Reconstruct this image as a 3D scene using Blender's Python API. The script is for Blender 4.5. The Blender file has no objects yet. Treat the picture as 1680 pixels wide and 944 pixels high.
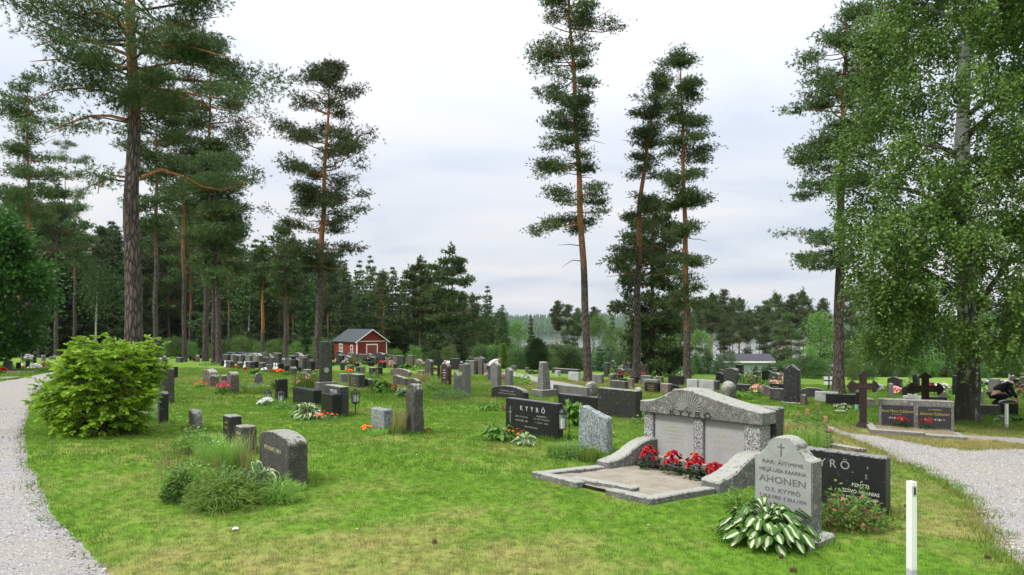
import bpy, bmesh, math, random
import numpy as np
from mathutils import Vector, Matrix, noise as mnoise

S = bpy.context.scene
COL = S.collection
R = math.radians
# ------------------------------------------------------------------ camera
F, CX, HOR, EYE = 1115.0, 840.0, 535.0, 1.75      # focal length in photo pixels, image centre, horizon row, eye height
cam_d = bpy.data.cameras.new('camera'); cam = bpy.data.objects.new('camera', cam_d); COL.objects.link(cam)
cam_d.sensor_width = 36.0; cam_d.lens = F/1680*36; cam_d.shift_y = (HOR-472)/1680
cam_d.clip_start = 0.05; cam_d.clip_end = 9000
cam.location = (0, 0, EYE); cam.rotation_euler = (R(90), 0, 0)
S.camera = cam
# ------------------------------------------------------------------ sky and sun (bright overcast)
SUN_EL, SUN_AZ = 52.0, 235.0                       # azimuth clockwise from +Y: sun behind the left shoulder
W = bpy.data.worlds.new('World'); S.world = W; W.use_nodes = True
nt = W.node_tree; nt.nodes.clear()
def wn(t, **k):
    n = nt.nodes.new(t)
    for a, b in k.items(): setattr(n, a, b)
    return n
def wmath(op, a, b=None, clamp=False):
    n = wn('ShaderNodeMath', operation=op, use_clamp=clamp)
    for i, v in enumerate((a, b)):
        if v is None: continue
        if isinstance(v, (int, float)): n.inputs[i].default_value = v
        else: nt.links.new(v, n.inputs[i])
    return n.outputs[0]
tc = wn('ShaderNodeTexCoord'); sep = wn('ShaderNodeSeparateXYZ'); nt.links.new(tc.outputs['Generated'], sep.inputs[0])
zc = wmath('MAXIMUM', sep.outputs[2], 0.0)
den = wmath('ADD', zc, 0.16)
comb = wn('ShaderNodeCombineXYZ')
nt.links.new(wmath('DIVIDE', sep.outputs[0], den), comb.inputs[0])
nt.links.new(wmath('MULTIPLY', wmath('DIVIDE', sep.outputs[1], den), 1.5), comb.inputs[1])
n1 = wn('ShaderNodeTexNoise'); n1.inputs['Scale'].default_value = 0.62; n1.inputs['Detail'].default_value = 5; n1.inputs['Roughness'].default_value = 0.5; n1.inputs['Distortion'].default_value = 0.35
nt.links.new(comb.outputs[0], n1.inputs['Vector'])
rmp = wn('ShaderNodeValToRGB'); cr = rmp.color_ramp
cr.elements[0].position = 0.30; cr.elements[0].color = (0.60, 0.70, 0.85, 1)
cr.elements[1].position = 0.66; cr.elements[1].color = (1.0, 0.99, 0.985, 1)
e = cr.elements.new(0.47); e.color = (0.84, 0.88, 0.955, 1)
nt.links.new(n1.outputs[0], rmp.inputs[0])
grad = wmath('ADD', wmath('ADD', wmath('MULTIPLY', zc, 0.2), wmath('MULTIPLY', wmath('MULTIPLY', zc, zc), 1.75)), 0.78)      # overcast sky brightens to the zenith
sky = wn('ShaderNodeTexSky', sky_type='NISHITA', sun_disc=False, sun_elevation=R(SUN_EL), sun_rotation=R(SUN_AZ))
sky.air_density = 1.0; sky.dust_density = 2.0
bg1 = wn('ShaderNodeBackground'); nt.links.new(sky.outputs[0], bg1.inputs[0]); bg1.inputs[1].default_value = 0.10
bg2 = wn('ShaderNodeBackground'); nt.links.new(rmp.outputs[0], bg2.inputs[0]); nt.links.new(grad, bg2.inputs[1])
mx = wn('ShaderNodeMixShader'); mx.inputs[0].default_value = 0.88
nt.links.new(bg1.outputs[0], mx.inputs[1]); nt.links.new(bg2.outputs[0], mx.inputs[2])
wo = wn('ShaderNodeOutputWorld'); nt.links.new(mx.outputs[0], wo.inputs[0])

sd = bpy.data.lights.new('sun', 'SUN'); sd.energy = 2.6; sd.angle = R(10); sd.color = (1.0, 0.95, 0.88)
sun = bpy.data.objects.new('sun', sd); COL.objects.link(sun)
az = R(SUN_AZ); el = R(SUN_EL)
sdir = Vector((math.sin(az)*math.cos(el), math.cos(az)*math.cos(el), math.sin(el)))
sun.rotation_euler = sdir.to_track_quat('Z', 'Y').to_euler(); sun.location = (0, -20, 40)
vs = S.view_settings; vs.view_transform = 'Standard'; vs.look = 'None'; vs.gamma = 1.0; vs.exposure = 0.25; vs.use_curve_mapping = False
S.cycles.max_bounces = 6; S.cycles.diffuse_bounces = 3; S.cycles.glossy_bounces = 2; S.cycles.transmission_bounces = 3
S.cycles.transparent_max_bounces = 6; S.cycles.volume_bounces = 0

# ------------------------------------------------------------------ terrain function and pixel -> ground
def sm(a, b, x):
    t = min(1.0, max(0.0, (x-a)/(b-a))); return t*t*(3-2*t)
LAKE = -13.5
def T(x, y):
    xe = 26*math.tanh(x/26.0)
    z = -0.025*max(y, -5) - 0.03*xe*min(1.0, max(0.0, y)/10.0) - 0.00022*max(0.0, min(y, 100.0)-20)**2
    if y > 45:
        s = x/y
        z -= sm(-0.24, 0.04, s)*11.5*sm(45, 210, y)
    if y < 60:
        k = 1-sm(35, 60, y)
        z += k*0.05*mnoise.noise((x*0.35, y*0.35, 3.1)) + k*0.02*mnoise.noise((x*1.1, y*1.1, 7.7))
    if z < LAKE-2.5: z = LAKE-2.5
    return z
def at(px, py):
    kx = (px-CX)/F; kz = (HOR-py)/F
    d0, d = 1.0, 1.0
    while d < 400:
        if EYE+kz*d <= T(kx*d, d): break
        d0 = d; d *= 1.03
    lo, hi = d0, d
    for _ in range(30):
        m = (lo+hi)/2
        if EYE+kz*m <= T(kx*m, m): hi = m
        else: lo = m
    return Vector((kx*hi, hi, T(kx*hi, hi)))
def ray(px, py, D): return Vector(((px-CX)*D/F, D, EYE+(HOR-py)*D/F))
def onground(px, D):
    x = (px-CX)*D/F; return Vector((x, D, T(x, D)))

# ------------------------------------------------------------------ object helpers
def link(o, parent=None):
    COL.objects.link(o)
    if parent is not None: o.parent = parent
    return o
def tag(o, label=None, cat=None, group=None, kind=None):
    if label: o['label'] = label
    if cat: o['category'] = cat
    if group: o['group'] = group
    if kind: o['kind'] = kind
    return o
def empty(name, loc, rz=0.0, label=None, cat=None, group=None):
    o = bpy.data.objects.new(name, None); o.location = loc; o.rotation_euler = (0, 0, rz); o.empty_display_size = 0.1
    link(o); return tag(o, label, cat, group)
def obj(name, me, parent=None, mat=None):
    o = bpy.data.objects.new(name, me)
    if mat is not None and not me.materials:
        for m in (mat if isinstance(mat, (list, tuple)) else [mat]): me.materials.append(m)
    return link(o, parent)
def copy_tree(o, parent=None):
    c = o.copy(); COL.objects.link(c)
    if parent is not None: c.parent = parent
    for ch in KIDS.get(o.name, []): copy_tree(ch, c)
    return c
KIDS = {}
def remember(o):
    for ch in o.children:
        KIDS.setdefault(o.name, []).append(ch); remember(ch)
def mesh_np(name, V, Fc, smooth=False, attrs=None):
    """mesh from arrays; Fc is (n,3) or (n,4)"""
    V = np.asarray(V, dtype=np.float32); Fc = np.asarray(Fc, dtype=np.int32)
    me = bpy.data.meshes.new(name)
    n, k = Fc.shape
    me.vertices.add(len(V)); me.vertices.foreach_set('co', V.ravel())
    me.loops.add(n*k); me.loops.foreach_set('vertex_index', Fc.ravel())
    me.polygons.add(n); me.polygons.foreach_set('loop_start', np.arange(0, n*k, k, dtype=np.int32))
    try: me.polygons.foreach_set('loop_total', np.full(n, k, dtype=np.int32))
    except Exception: pass
    me.polygons.foreach_set('use_smooth', np.full(n, bool(smooth)))
    for an, av in (attrs or {}).items():
        a = me.attributes.new(an, 'FLOAT', 'POINT'); a.data.foreach_set('value', np.asarray(av, dtype=np.float32))
    me.update(); me.validate()
    return me
class MB:
    """collects simple shapes for ONE mesh"""
    def __init__(s): s.v = []; s.f = []
    def add(s, vs, fs):
        o = len(s.v); s.v += [tuple(p) for p in vs]; s.f += [tuple(i+o for i in f) for f in fs]; return s
    def box(s, x0, x1, y0, y1, z0, z1):
        return s.add([(x0,y0,z0),(x1,y0,z0),(x1,y1,z0),(x0,y1,z0),(x0,y0,z1),(x1,y0,z1),(x1,y1,z1),(x0,y1,z1)],
                     [(3,2,1,0),(4,5,6,7),(0,1,5,4),(1,2,6,5),(2,3,7,6),(3,0,4,7)])
    def tube(s, pts, rad, n=6, caps=True):
        pts = [Vector(p) for p in pts]; rings = []
        if isinstance(rad, (int, float)): rad = [rad]*len(pts)
        for i, p in enumerate(pts):
            d = (pts[min(i+1, len(pts)-1)]-pts[max(i-1, 0)])
            d = d.normalized() if d.length > 1e-9 else Vector((0,0,1))
            a = d.cross(Vector((0.31, 0.95, 0.05)) if abs(d.z) > 0.9 else Vector((0,0,1))).normalized(); b = d.cross(a)
            rings.append([p+rad[i]*(a*math.cos(2*math.pi*k/n)+b*math.sin(2*math.pi*k/n)) for k in range(n)])
        vs = [q for r in rings for q in r]; fs = []
        for i in range(len(rings)-1):
            for k in range(n): fs.append((i*n+k, (i+1)*n+k, (i+1)*n+(k+1) % n, i*n+(k+1) % n))
        if caps: fs += [tuple(range(n)), tuple(reversed(range((len(rings)-1)*n, len(rings)*n)))]
        return s.add(vs, fs)
    def lathe(s, prof, n=12, c=(0,0,0), caps=True):
        vs = []; fs = []
        for r, z in prof:
            for k in range(n): vs.append((c[0]+r*math.cos(2*math.pi*k/n), c[1]+r*math.sin(2*math.pi*k/n), c[2]+z))
        for i in range(len(prof)-1):
            for k in range(n): fs.append((i*n+k, i*n+(k+1) % n, (i+1)*n+(k+1) % n, (i+1)*n+k))
        if caps: fs += [tuple(reversed(range(n))), tuple(range((len(prof)-1)*n, len(prof)*n))]
        return s.add(vs, fs)
    def prism(s, poly, y0, y1):
        """polygon in (x,z), counter-clockwise seen from -y, extruded along y"""
        n = len(poly)
        vs = [(x, y0, z) for x, z in poly]+[(x, y1, z) for x, z in poly]
        fs = [tuple(range(n)), tuple(reversed(range(n, 2*n)))]+[(i, i+n, (i+1) % n+n, (i+1) % n) for i in range(n)]
        return s.add(vs, fs)
    def mesh(s, name, bevel=0.0, seg=1, smooth=False):
        me = bpy.data.meshes.new(name)
        if bevel > 0:
            bm = bmesh.new(); bv = [bm.verts.new(v) for v in s.v]
            for f in s.f:
                try: bm.faces.new([bv[i] for i in f])
                except ValueError: pass
            bmesh.ops.recalc_face_normals(bm, faces=bm.faces[:])
            es = [e for e in bm.edges if len(e.link_faces) == 2 and e.calc_face_angle(0) > 0.5]
            bmesh.ops.bevel(bm, geom=es, offset=bevel, segments=seg, affect='EDGES', profile=0.6, clamp_overlap=True)
            bm.to_mesh(me); bm.free()
        else:
            me.from_pydata(s.v, [], s.f)
            bm = bmesh.new(); bm.from_mesh(me); bmesh.ops.recalc_face_normals(bm, faces=bm.faces[:]); bm.to_mesh(me); bm.free()
        if smooth: me.polygons.foreach_set('use_smooth', [True]*len(me.polygons))
        me.update(); return me
    def build(s, name, mat, parent=None, bevel=0.0, seg=1, smooth=False):
        return obj(name, s.mesh(name, bevel, seg, smooth), parent, mat)

# ------------------------------------------------------------------ materials
class NM:
    def __init__(s, name):
        s.m = bpy.data.materials.new(name); s.m.use_nodes = True; s.t = s.m.node_tree; s.t.nodes.clear()
        s.out = s.n('ShaderNodeOutputMaterial'); s.p = s.n('ShaderNodeBsdfPrincipled'); s.l(s.p.outputs[0], s.out.inputs[0])
        s.p.inputs['Specular IOR Level'].default_value = 0.3
        s._co = None
    def n(s, t, **k):
        n = s.t.nodes.new(t)
        for a, b in k.items(): setattr(n, a, b)
        return n
    def l(s, a, b): s.t.links.new(a, b)
    def inp(s, sock, v):
        if isinstance(v, (int, float)): sock.default_value = v
        elif isinstance(v, tuple): sock.default_value = v if len(v) == 4 or sock.type == 'VECTOR' else v+(1,)
        else: s.l(v, sock)
    def co(s, kind='Object'):
        n = s.n('ShaderNodeTexCoord'); return n.outputs[kind]
    def pos(s): return s.n('ShaderNodeNewGeometry').outputs['Position']
    def scale(s, v, sc):
        n = s.n('ShaderNodeMapping'); s.l(v, n.inputs[0]); n.inputs['Scale'].default_value = sc; return n.outputs[0]
    def noise(s, v, scale, detail=3, rough=0.55, dist=0.0):
        n = s.n('ShaderNodeTexNoise'); s.l(v, n.inputs['Vector']); n.inputs['Scale'].default_value = scale
        n.inputs['Detail'].default_value = detail; n.inputs['Roughness'].default_value = rough; n.inputs['Distortion'].default_value = dist
        return n.outputs[0]
    def voro(s, v, scale, feature='F1', out=0):
        n = s.n('ShaderNodeTexVoronoi', feature=feature); s.l(v, n.inputs['Vector']); n.inputs['Scale'].default_value = scale; return n.outputs[out]
    def ramp(s, fac, stops):
        n = s.n('ShaderNodeValToRGB'); cr = n.color_ramp; s.l(fac, n.inputs[0])
        while len(cr.elements) < len(stops): cr.elements.new(0.5)
        for e, (p, c) in zip(cr.elements, stops):
            e.position = p; e.color = (c, c, c, 1) if isinstance(c, (int, float)) else tuple(c)+(1,)
        return n.outputs[0]
    def math(s, op, a, b=0.0, clamp=False):
        n = s.n('ShaderNodeMath', operation=op, use_clamp=clamp); s.inp(n.inputs[0], a); s.inp(n.inputs[1], b); return n.outputs[0]
    def mix(s, fac, a, b, mode='MIX'):
        n = s.n('ShaderNodeMix', data_type='RGBA', blend_type=mode); s.inp(n.inputs[0], fac); s.inp(n.inputs[6], a); s.inp(n.inputs[7], b); return n.outputs[2]
    def bump(s, h, strength=0.3, dist=0.02):
        n = s.n('ShaderNodeBump'); s.l(h, n.inputs['Height']); n.inputs['Strength'].default_value = strength; n.inputs['Distance'].default_value = dist
        s.l(n.outputs[0], s.p.inputs['Normal'])
    def col(s, c): s.inp(s.p.inputs['Base Color'], c)
    def rough(s, r): s.inp(s.p.inputs['Roughness'], r)
    def translucent(s, c, fac):
        tr = s.n('ShaderNodeBsdfTranslucent'); s.inp(tr.inputs[0], c); mxn = s.n('ShaderNodeMixShader'); mxn.inputs[0].default_value = fac
        s.l(s.p.outputs[0], mxn.inputs[1]); s.l(tr.outputs[0], mxn.inputs[2]); s.l(mxn.outputs[0], s.out.inputs[0])
MAT = {}
def plain(name, c, rough=0.6, metal=0.0, var=0.15, sc=12.0):
    m = NM(name); v = m.co(); n = m.noise(v, sc, 4)
    m.col(m.mix(n, tuple(x*(1-var) for x in c), tuple(min(1, x*(1+var)) for x in c))); m.rough(rough); m.p.inputs['Metallic'].default_value = metal
    MAT[name] = m.m; return m.m
def leaf(name, a, b, trans=0.3, rough=0.5, big=0.5):
    m = NM(name); g = m.n('ShaderNodeNewGeometry')
    rnd = g.outputs['Random Per Island']; nz = m.noise(g.outputs['Position'], big, 2)
    f = m.math('ADD', m.math('MULTIPLY', rnd, 0.6), m.math('MULTIPLY', nz, 0.5), True)
    oi = m.n('ShaderNodeObjectInfo').outputs['Random']
    c = m.mix(f, a, b); hv = m.n('ShaderNodeHueSaturation'); m.l(c, hv.inputs['Color'])
    m.l(m.math('ADD', m.math('MULTIPLY', oi, 0.70), 0.66), hv.inputs['Value']); m.l(m.math('ADD', m.math('MULTIPLY', oi, 0.03), 0.485), hv.inputs['Hue'])
    m.col(hv.outputs[0]); m.rough(rough); m.translucent(hv.outputs[0], trans)
    MAT[name] = m.m; return m.m
def granite(name, dark, light, speck=90.0, rough=0.7, lichen=0.0, lcol=(0.42,0.43,0.36), bump=0.3, stain=0.35, grain=1.0):
    m = NM(name); v = m.co()
    f = m.ramp(m.noise(v, speck, 3, 0.7), [(0.5-0.14*grain, 0.0), (0.5+0.14*grain, 1.0)])
    c = m.mix(f, dark, light)
    st = m.ramp(m.noise(v, 4.0, 5, 0.65), [(0.35, 1-stain), (0.65, 1.0)])
    c = m.mix(1.0, c, st, 'MULTIPLY')
    if lichen > 0:
        li = m.noise(v, 16.0, 6, 0.72, 0.4)
        nz = m.n('ShaderNodeSeparateXYZ'); m.l(m.n('ShaderNodeNewGeometry').outputs['Normal'], nz.inputs[0])
        up = m.math('MULTIPLY', m.math('MAXIMUM', nz.outputs[2], 0.0), 0.22)
        k = m.math('ADD', li, up); k = m.ramp(k, [(0.64-0.2*lichen, 0.0), (0.70-0.2*lichen, 1.0)])
        c = m.mix(m.math('MULTIPLY', k, 0.85), c, m.mix(m.noise(v, 40, 3), tuple(x*0.65 for x in lcol), lcol))
        dk = m.ramp(m.noise(v, 42.0, 4, 0.8), [(0.57, 0.0), (0.62, 1.0)])
        c = m.mix(m.math('MULTIPLY', dk, 0.8*min(1, lichen+0.3)), c, (0.03, 0.03, 0.028))
        m.rough(m.mix(k, (rough,)*3, (0.9,)*3))
    else: m.rough(rough)
    m.col(c)
    if bump > 0: m.bump(m.noise(v, speck*0.5, 5, 0.7), bump, 0.01)
    MAT[name] = m.m; return m.m
granite('granite_grey', (0.085,0.085,0.08), (0.25,0.25,0.235), 90, 0.8, 0.12)
granite('granite_pale', (0.22,0.23,0.225), (0.40,0.41,0.40), 160, 0.7, 0.0, bump=0.12, stain=0.2, grain=1.4)
granite('granite_weathered', (0.075,0.075,0.07), (0.27,0.265,0.245), 80, 0.9, 0.36, (0.42,0.42,0.365), 0.6)
granite('granite_mossy', (0.030,0.032,0.026), (0.125,0.125,0.105), 70, 0.9, 0.16, (0.36,0.36,0.30), 0.6)
granite('granite_black', (0.012,0.012,0.013), (0.035,0.036,0.038), 140, 0.22, 0.0, bump=0.0, stain=0.3)
granite('granite_black_old', (0.013,0.013,0.013), (0.048,0.048,0.046), 90, 0.5, 0.20, (0.35,0.35,0.32), 0.2)
granite('granite_dark', (0.022,0.023,0.023), (0.085,0.085,0.086), 90, 0.5, 0.10, bump=0.2)
granite('granite_brown', (0.065,0.05,0.04), (0.20,0.165,0.135), 60, 0.85, 0.25, (0.42,0.41,0.36), 0.5)
granite('granite_pink', (0.13,0.095,0.08), (0.30,0.235,0.205), 90, 0.7, 0.06)
granite('granite_blue', (0.115,0.135,0.14), (0.36,0.40,0.40), 30, 0.75, 0.0, bump=0.4, stain=0.3, grain=0.7)
granite('granite_white', (0.32,0.33,0.33), (0.52,0.53,0.53), 60, 0.6, 0.0, bump=0.1, stain=0.25)
granite('slate', (0.09,0.095,0.105), (0.17,0.175,0.19), 40, 0.6, 0.05, bump=0.2)
granite('granite_black_plain', (0.010,0.010,0.011), (0.032,0.032,0.033), 120, 0.38, 0.06, (0.30,0.30,0.28), 0.15)
granite('granite_red', (0.030,0.012,0.011), (0.10,0.05,0.045), 80, 0.4, 0.16, (0.35,0.34,0.30), 0.2)
granite('soil', (0.025,0.018,0.012), (0.10,0.075,0.05), 60, 0.95, 0.0, bump=0.8)
granite('sand', (0.21,0.18,0.135), (0.41,0.365,0.285), 170, 0.95, 0.0, bump=0.5, stain=0.3)
granite('granite_speckled', (0.05,0.05,0.05), (0.50,0.49,0.48), 70, 0.85, 0.0, bump=0.3, stain=0.25, grain=0.5)
granite('granite_panel', (0.27,0.27,0.26), (0.44,0.44,0.425), 150, 0.6, 0.0, bump=0.05, stain=0.12, grain=1.2)
granite('granite_dark_panel', (0.022,0.022,0.024), (0.06,0.06,0.063), 90, 0.4, 0.0, bump=0.0)
granite('dry_soil', (0.20,0.15,0.09), (0.36,0.30,0.19), 30, 0.95, 0.0, bump=0.8)
plain('gold', (0.42,0.33,0.10), 0.45, 0.3); plain('carved_dark', (0.125,0.125,0.118), 0.8, var=.4, sc=30); plain('carved_black', (0.012,0.012,0.012), 0.7)
plain('carved_pale', (0.50,0.50,0.49), 0.7); plain('carved_faded', (0.42,0.40,0.20), 0.8); plain('carved_grey', (0.26,0.26,0.26), 0.7); plain('carved_faint', (0.36,0.355,0.25), 0.8); plain('carved_ray', (0.27,0.27,0.24), 0.85); plain('lead_white', (0.62,0.62,0.60), 0.6)
plain('iron', (0.012,0.012,0.013), 0.5); plain('rust_iron', (0.030,0.019,0.016), 0.75, var=0.5, sc=25)
plain('white_paint', (0.74,0.74,0.72), 0.55, var=0.06); plain('grey_band', (0.42,0.43,0.44), 0.7)
plain('white_wax', (0.75,0.75,0.72), 0.5, var=0.05); plain('plastic_blue', (0.018,0.028,0.05), 0.5); plain('plastic_green', (0.012,0.07,0.03), 0.5)
plain('plastic_teal', (0.02,0.25,0.12), 0.5); plain('plastic_darkgreen', (0.02,0.04,0.035), 0.5); plain('plastic_white', (0.7,0.72,0.74), 0.5, var=0.05)
plain('lichen_pale', (0.36,0.37,0.32), 0.95, var=.3, sc=30); plain('zinc', (0.35,0.36,0.37), 0.45, 0.4); plain('paper', (0.78,0.78,0.76), 0.8, var=0.03); plain('orange_paper', (0.7,0.3,0.05), 0.8)
plain('yellow_paint', (0.75,0.5,0.04), 0.6)
def boards(name, c, sc, var=0.25):
    m = NM(name); v = m.co(); sx = m.n('ShaderNodeSeparateXYZ'); m.l(v, sx.inputs[0])
    u = m.math('ADD', m.math('MULTIPLY', sx.outputs[0], sc), m.math('MULTIPLY', sx.outputs[1], sc))
    fr = m.math('FRACT', u); ln = m.ramp(fr, [(0.0, 0.45), (0.08, 1.0), (0.94, 1.0), (1.0, 0.45)])
    w = m.n('ShaderNodeTexWhiteNoise', noise_dimensions='1D'); m.l(m.math('FLOOR', u), w.inputs['W'])
    nz = m.noise(m.scale(v, (18, 18, 1.5)), 1.0, 4)
    f = m.math('ADD', m.math('MULTIPLY', w.outputs[0], 0.5), m.math('MULTIPLY', nz, 0.5))
    cc = m.mix(f, tuple(x*(1-var) for x in c), tuple(x*(1+var) for x in c)); m.col(m.mix(1.0, cc, ln, 'MULTIPLY')); m.rough(0.85)
    m.bump(ln, 0.4, 0.01); MAT[name] = m.m
boards('red_boards', (0.185,0.022,0.015), 7.0); boards('red_door_boards', (0.23,0.052,0.045), 7.0); boards('house_boards', (0.50,0.55,0.62), 6.0, 0.06); boards('brown_boards', (0.085,0.05,0.045), 6.0)
plain('roof_felt', (0.055,0.06,0.068), 0.8); plain('roof_metal', (0.45,0.45,0.45), 0.5, 0.2); plain('black_trim', (0.012,0.013,0.02), 0.5)
m = NM('window_glass'); m.col((0.02,0.025,0.03)); m.rough(0.08); MAT['glass'] = m.m
m = NM('lantern_glass'); m.col((0.8,0.82,0.82)); m.rough(0.05); m.p.inputs['Transmission Weight'].default_value = 0.85; m.p.inputs['IOR'].default_value = 1.1; MAT['lglass'] = m.m
# plants
leaf('needles', (0.034,0.066,0.019), (0.115,0.172,0.050), 0.25, 0.42)
leaf('needles_dark', (0.042,0.080,0.026), (0.125,0.192,0.060), 0.28, 0.5)
leaf('needles_young', (0.045,0.11,0.045), (0.14,0.235,0.105), 0.25, 0.5)
leaf('leaves_birch', (0.066,0.150,0.022), (0.175,0.300,0.060), 0.38, 0.42, 0.9)
leaf('leaves_far', (0.040,0.095,0.022), (0.10,0.18,0.045), 0.35)
leaf('leaves_light', (0.08,0.17,0.03), (0.16,0.28,0.06), 0.35)
leaf('leaves_maple', (0.019,0.062,0.011), (0.070,0.150,0.028), 0.3, 0.4)
leaf('leaves_bush', (0.17,0.39,0.014), (0.35,0.59,0.045), 0.46, 0.42, 1.6)
leaf('leaves_dark', (0.012,0.04,0.010), (0.04,0.09,0.02), 0.2)
leaf('leaves_herb', (0.085,0.19,0.022), (0.21,0.36,0.06), 0.4)
leaf('leaves_herb2', (0.075,0.16,0.05), (0.17,0.28,0.10), 0.4)
leaf('leaves_dark2', (0.03,0.085,0.015), (0.085,0.18,0.03), 0.35)
leaf('leaves_straw', (0.055,0.13,0.018), (0.16,0.27,0.05), 0.35)
leaf('leaves_red', (0.20,0.07,0.04), (0.42,0.20,0.14), 0.3)
leaf('leaves_rust', (0.10,0.13,0.03), (0.20,0.10,0.05), 0.3)
leaf('leaves_conebush', (0.09,0.20,0.012), (0.17,0.32,0.03), 0.3)
leaf('grass_dry', (0.20,0.16,0.06), (0.36,0.30,0.13), 0.3)
leaf('grass_tall', (0.13,0.25,0.03), (0.27,0.41,0.09), 0.4)
for nm, a, b in (('petal_red', (0.27,0.001,0.006), (0.46,0.003,0.012)), ('petal_orange', (0.75,0.07,0.012), (0.85,0.15,0.03)), ('petal_pink', (0.62,0.18,0.22), (0.78,0.42,0.44)),
                 ('petal_white', (0.72,0.70,0.68), (0.80,0.79,0.77)), ('petal_rose', (0.35,0.03,0.07), (0.6,0.12,0.16)), ('petal_yellow', (0.7,0.45,0.03), (0.8,0.6,0.06))):
    leaf(nm, a, b, 0.15, 0.5)
def hosta_mat(name, edge, mid, lo, hi):
    m = NM(name); a = m.n('ShaderNodeAttribute', attribute_name='across'); v = m.co('Object')
    f = m.math('ADD', a.outputs['Fac'], m.math('MULTIPLY', m.math('SUBTRACT', m.noise(v, 14, 3), 0.5), 0.5))
    k = m.ramp(f, [(lo, mid), (hi, edge)])
    oi = m.n('ShaderNodeObjectInfo').outputs['Random']; hv = m.n('ShaderNodeHueSaturation'); m.l(k, hv.inputs['Color']); m.l(m.math('ADD', m.math('MULTIPLY', oi, 0.35), 0.8), hv.inputs['Value'])
    m.col(hv.outputs[0]); m.rough(0.4); m.translucent(hv.outputs[0], 0.25); m.bump(m.noise(m.scale(v, (60,6,6)), 1.0, 2), 0.3, 0.004); MAT[name] = m.m
hosta_mat('hosta_white', (0.07,0.17,0.018), (0.56,0.60,0.42), 0.24, 0.42)      # green edge, white heart
hosta_mat('hosta_edge', (0.55,0.60,0.38), (0.08,0.19,0.03), 0.55, 0.75)       # green heart, pale edge
hosta_mat('hosta_green', (0.08,0.19,0.02), (0.11,0.25,0.03), 0.3, 0.7)
hosta_mat('hosta_lime', (0.14,0.30,0.02), (0.20,0.40,0.035), 0.3, 0.7)
leaf('hydrangea', (0.10,0.22,0.04), (0.5,0.52,0.42), 0.3)
def bark(name, low, high, crack, sc):
    m = NM(name); v = m.co(); a = m.n('ShaderNodeAttribute', attribute_name='upper')
    vs_ = m.scale(v, (1, 1, 0.22)); vo = m.voro(vs_, sc, 'DISTANCE_TO_EDGE'); nz = m.noise(vs_, sc*2.0, 5, 0.7)
    plate = m.ramp(m.math('ADD', vo, m.math('MULTIPLY', m.math('SUBTRACT', nz, 0.5), 0.25)), [(0.02, 0.0), (0.22, 1.0)])
    f = m.math('ADD', a.outputs['Fac'], m.math('MULTIPLY', m.math('SUBTRACT', m.noise(v, 1.3, 4), 0.5), 0.55), True)
    f = m.ramp(f, [(0.35, 0.0), (0.65, 1.0)])
    c = m.mix(f, m.mix(nz, tuple(x*0.75 for x in low), tuple(x*1.3 for x in low)), m.mix(nz, tuple(x*0.75 for x in high), tuple(x*1.25 for x in high)))
    cr_ = m.math('MULTIPLY', m.math('SUBTRACT', 1.0, plate), m.math('SUBTRACT', 1.0, m.math('MULTIPLY', f, 0.75)))
    m.col(m.mix(cr_, c, crack)); m.rough(0.9); m.bump(plate, 0.8, 0.03); MAT[name] = m.m
bark('bark_pine', (0.125,0.098,0.085), (0.36,0.155,0.062), (0.035,0.026,0.023), 14.0)
bark('bark_pine_far', (0.125,0.098,0.085), (0.36,0.155,0.062), (0.05,0.036,0.03), 5.0)
m = NM('bark_birch'); v = m.co(); a = m.n('ShaderNodeAttribute', attribute_name='upper')
lent = m.ramp(m.noise(m.scale(v, (2.2,2.2,11)), 1.0, 4, 0.6), [(0.50, 1.0), (0.62, 0.0)]); vf = m.noise(m.scale(v, (1,1,0.25)), 11, 6, 0.75)
f = m.ramp(m.math('ADD', a.outputs['Fac'], m.math('MULTIPLY', m.math('SUBTRACT', vf, 0.5), 1.6), True), [(0.44, 0.0), (0.58, 1.0)])
c = m.mix(f, m.mix(vf, (0.02,0.017,0.014), (0.10,0.085,0.07)), m.mix(lent, (0.05,0.045,0.04), (0.50,0.49,0.46)))
m.col(c); m.rough(0.85); m.bump(vf, 0.8, 0.03); MAT['bark_birch'] = m.m
bark('bark_broadleaf', (0.07,0.058,0.045), (0.09,0.075,0.055), (0.025,0.02,0.016), 12.0)
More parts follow.
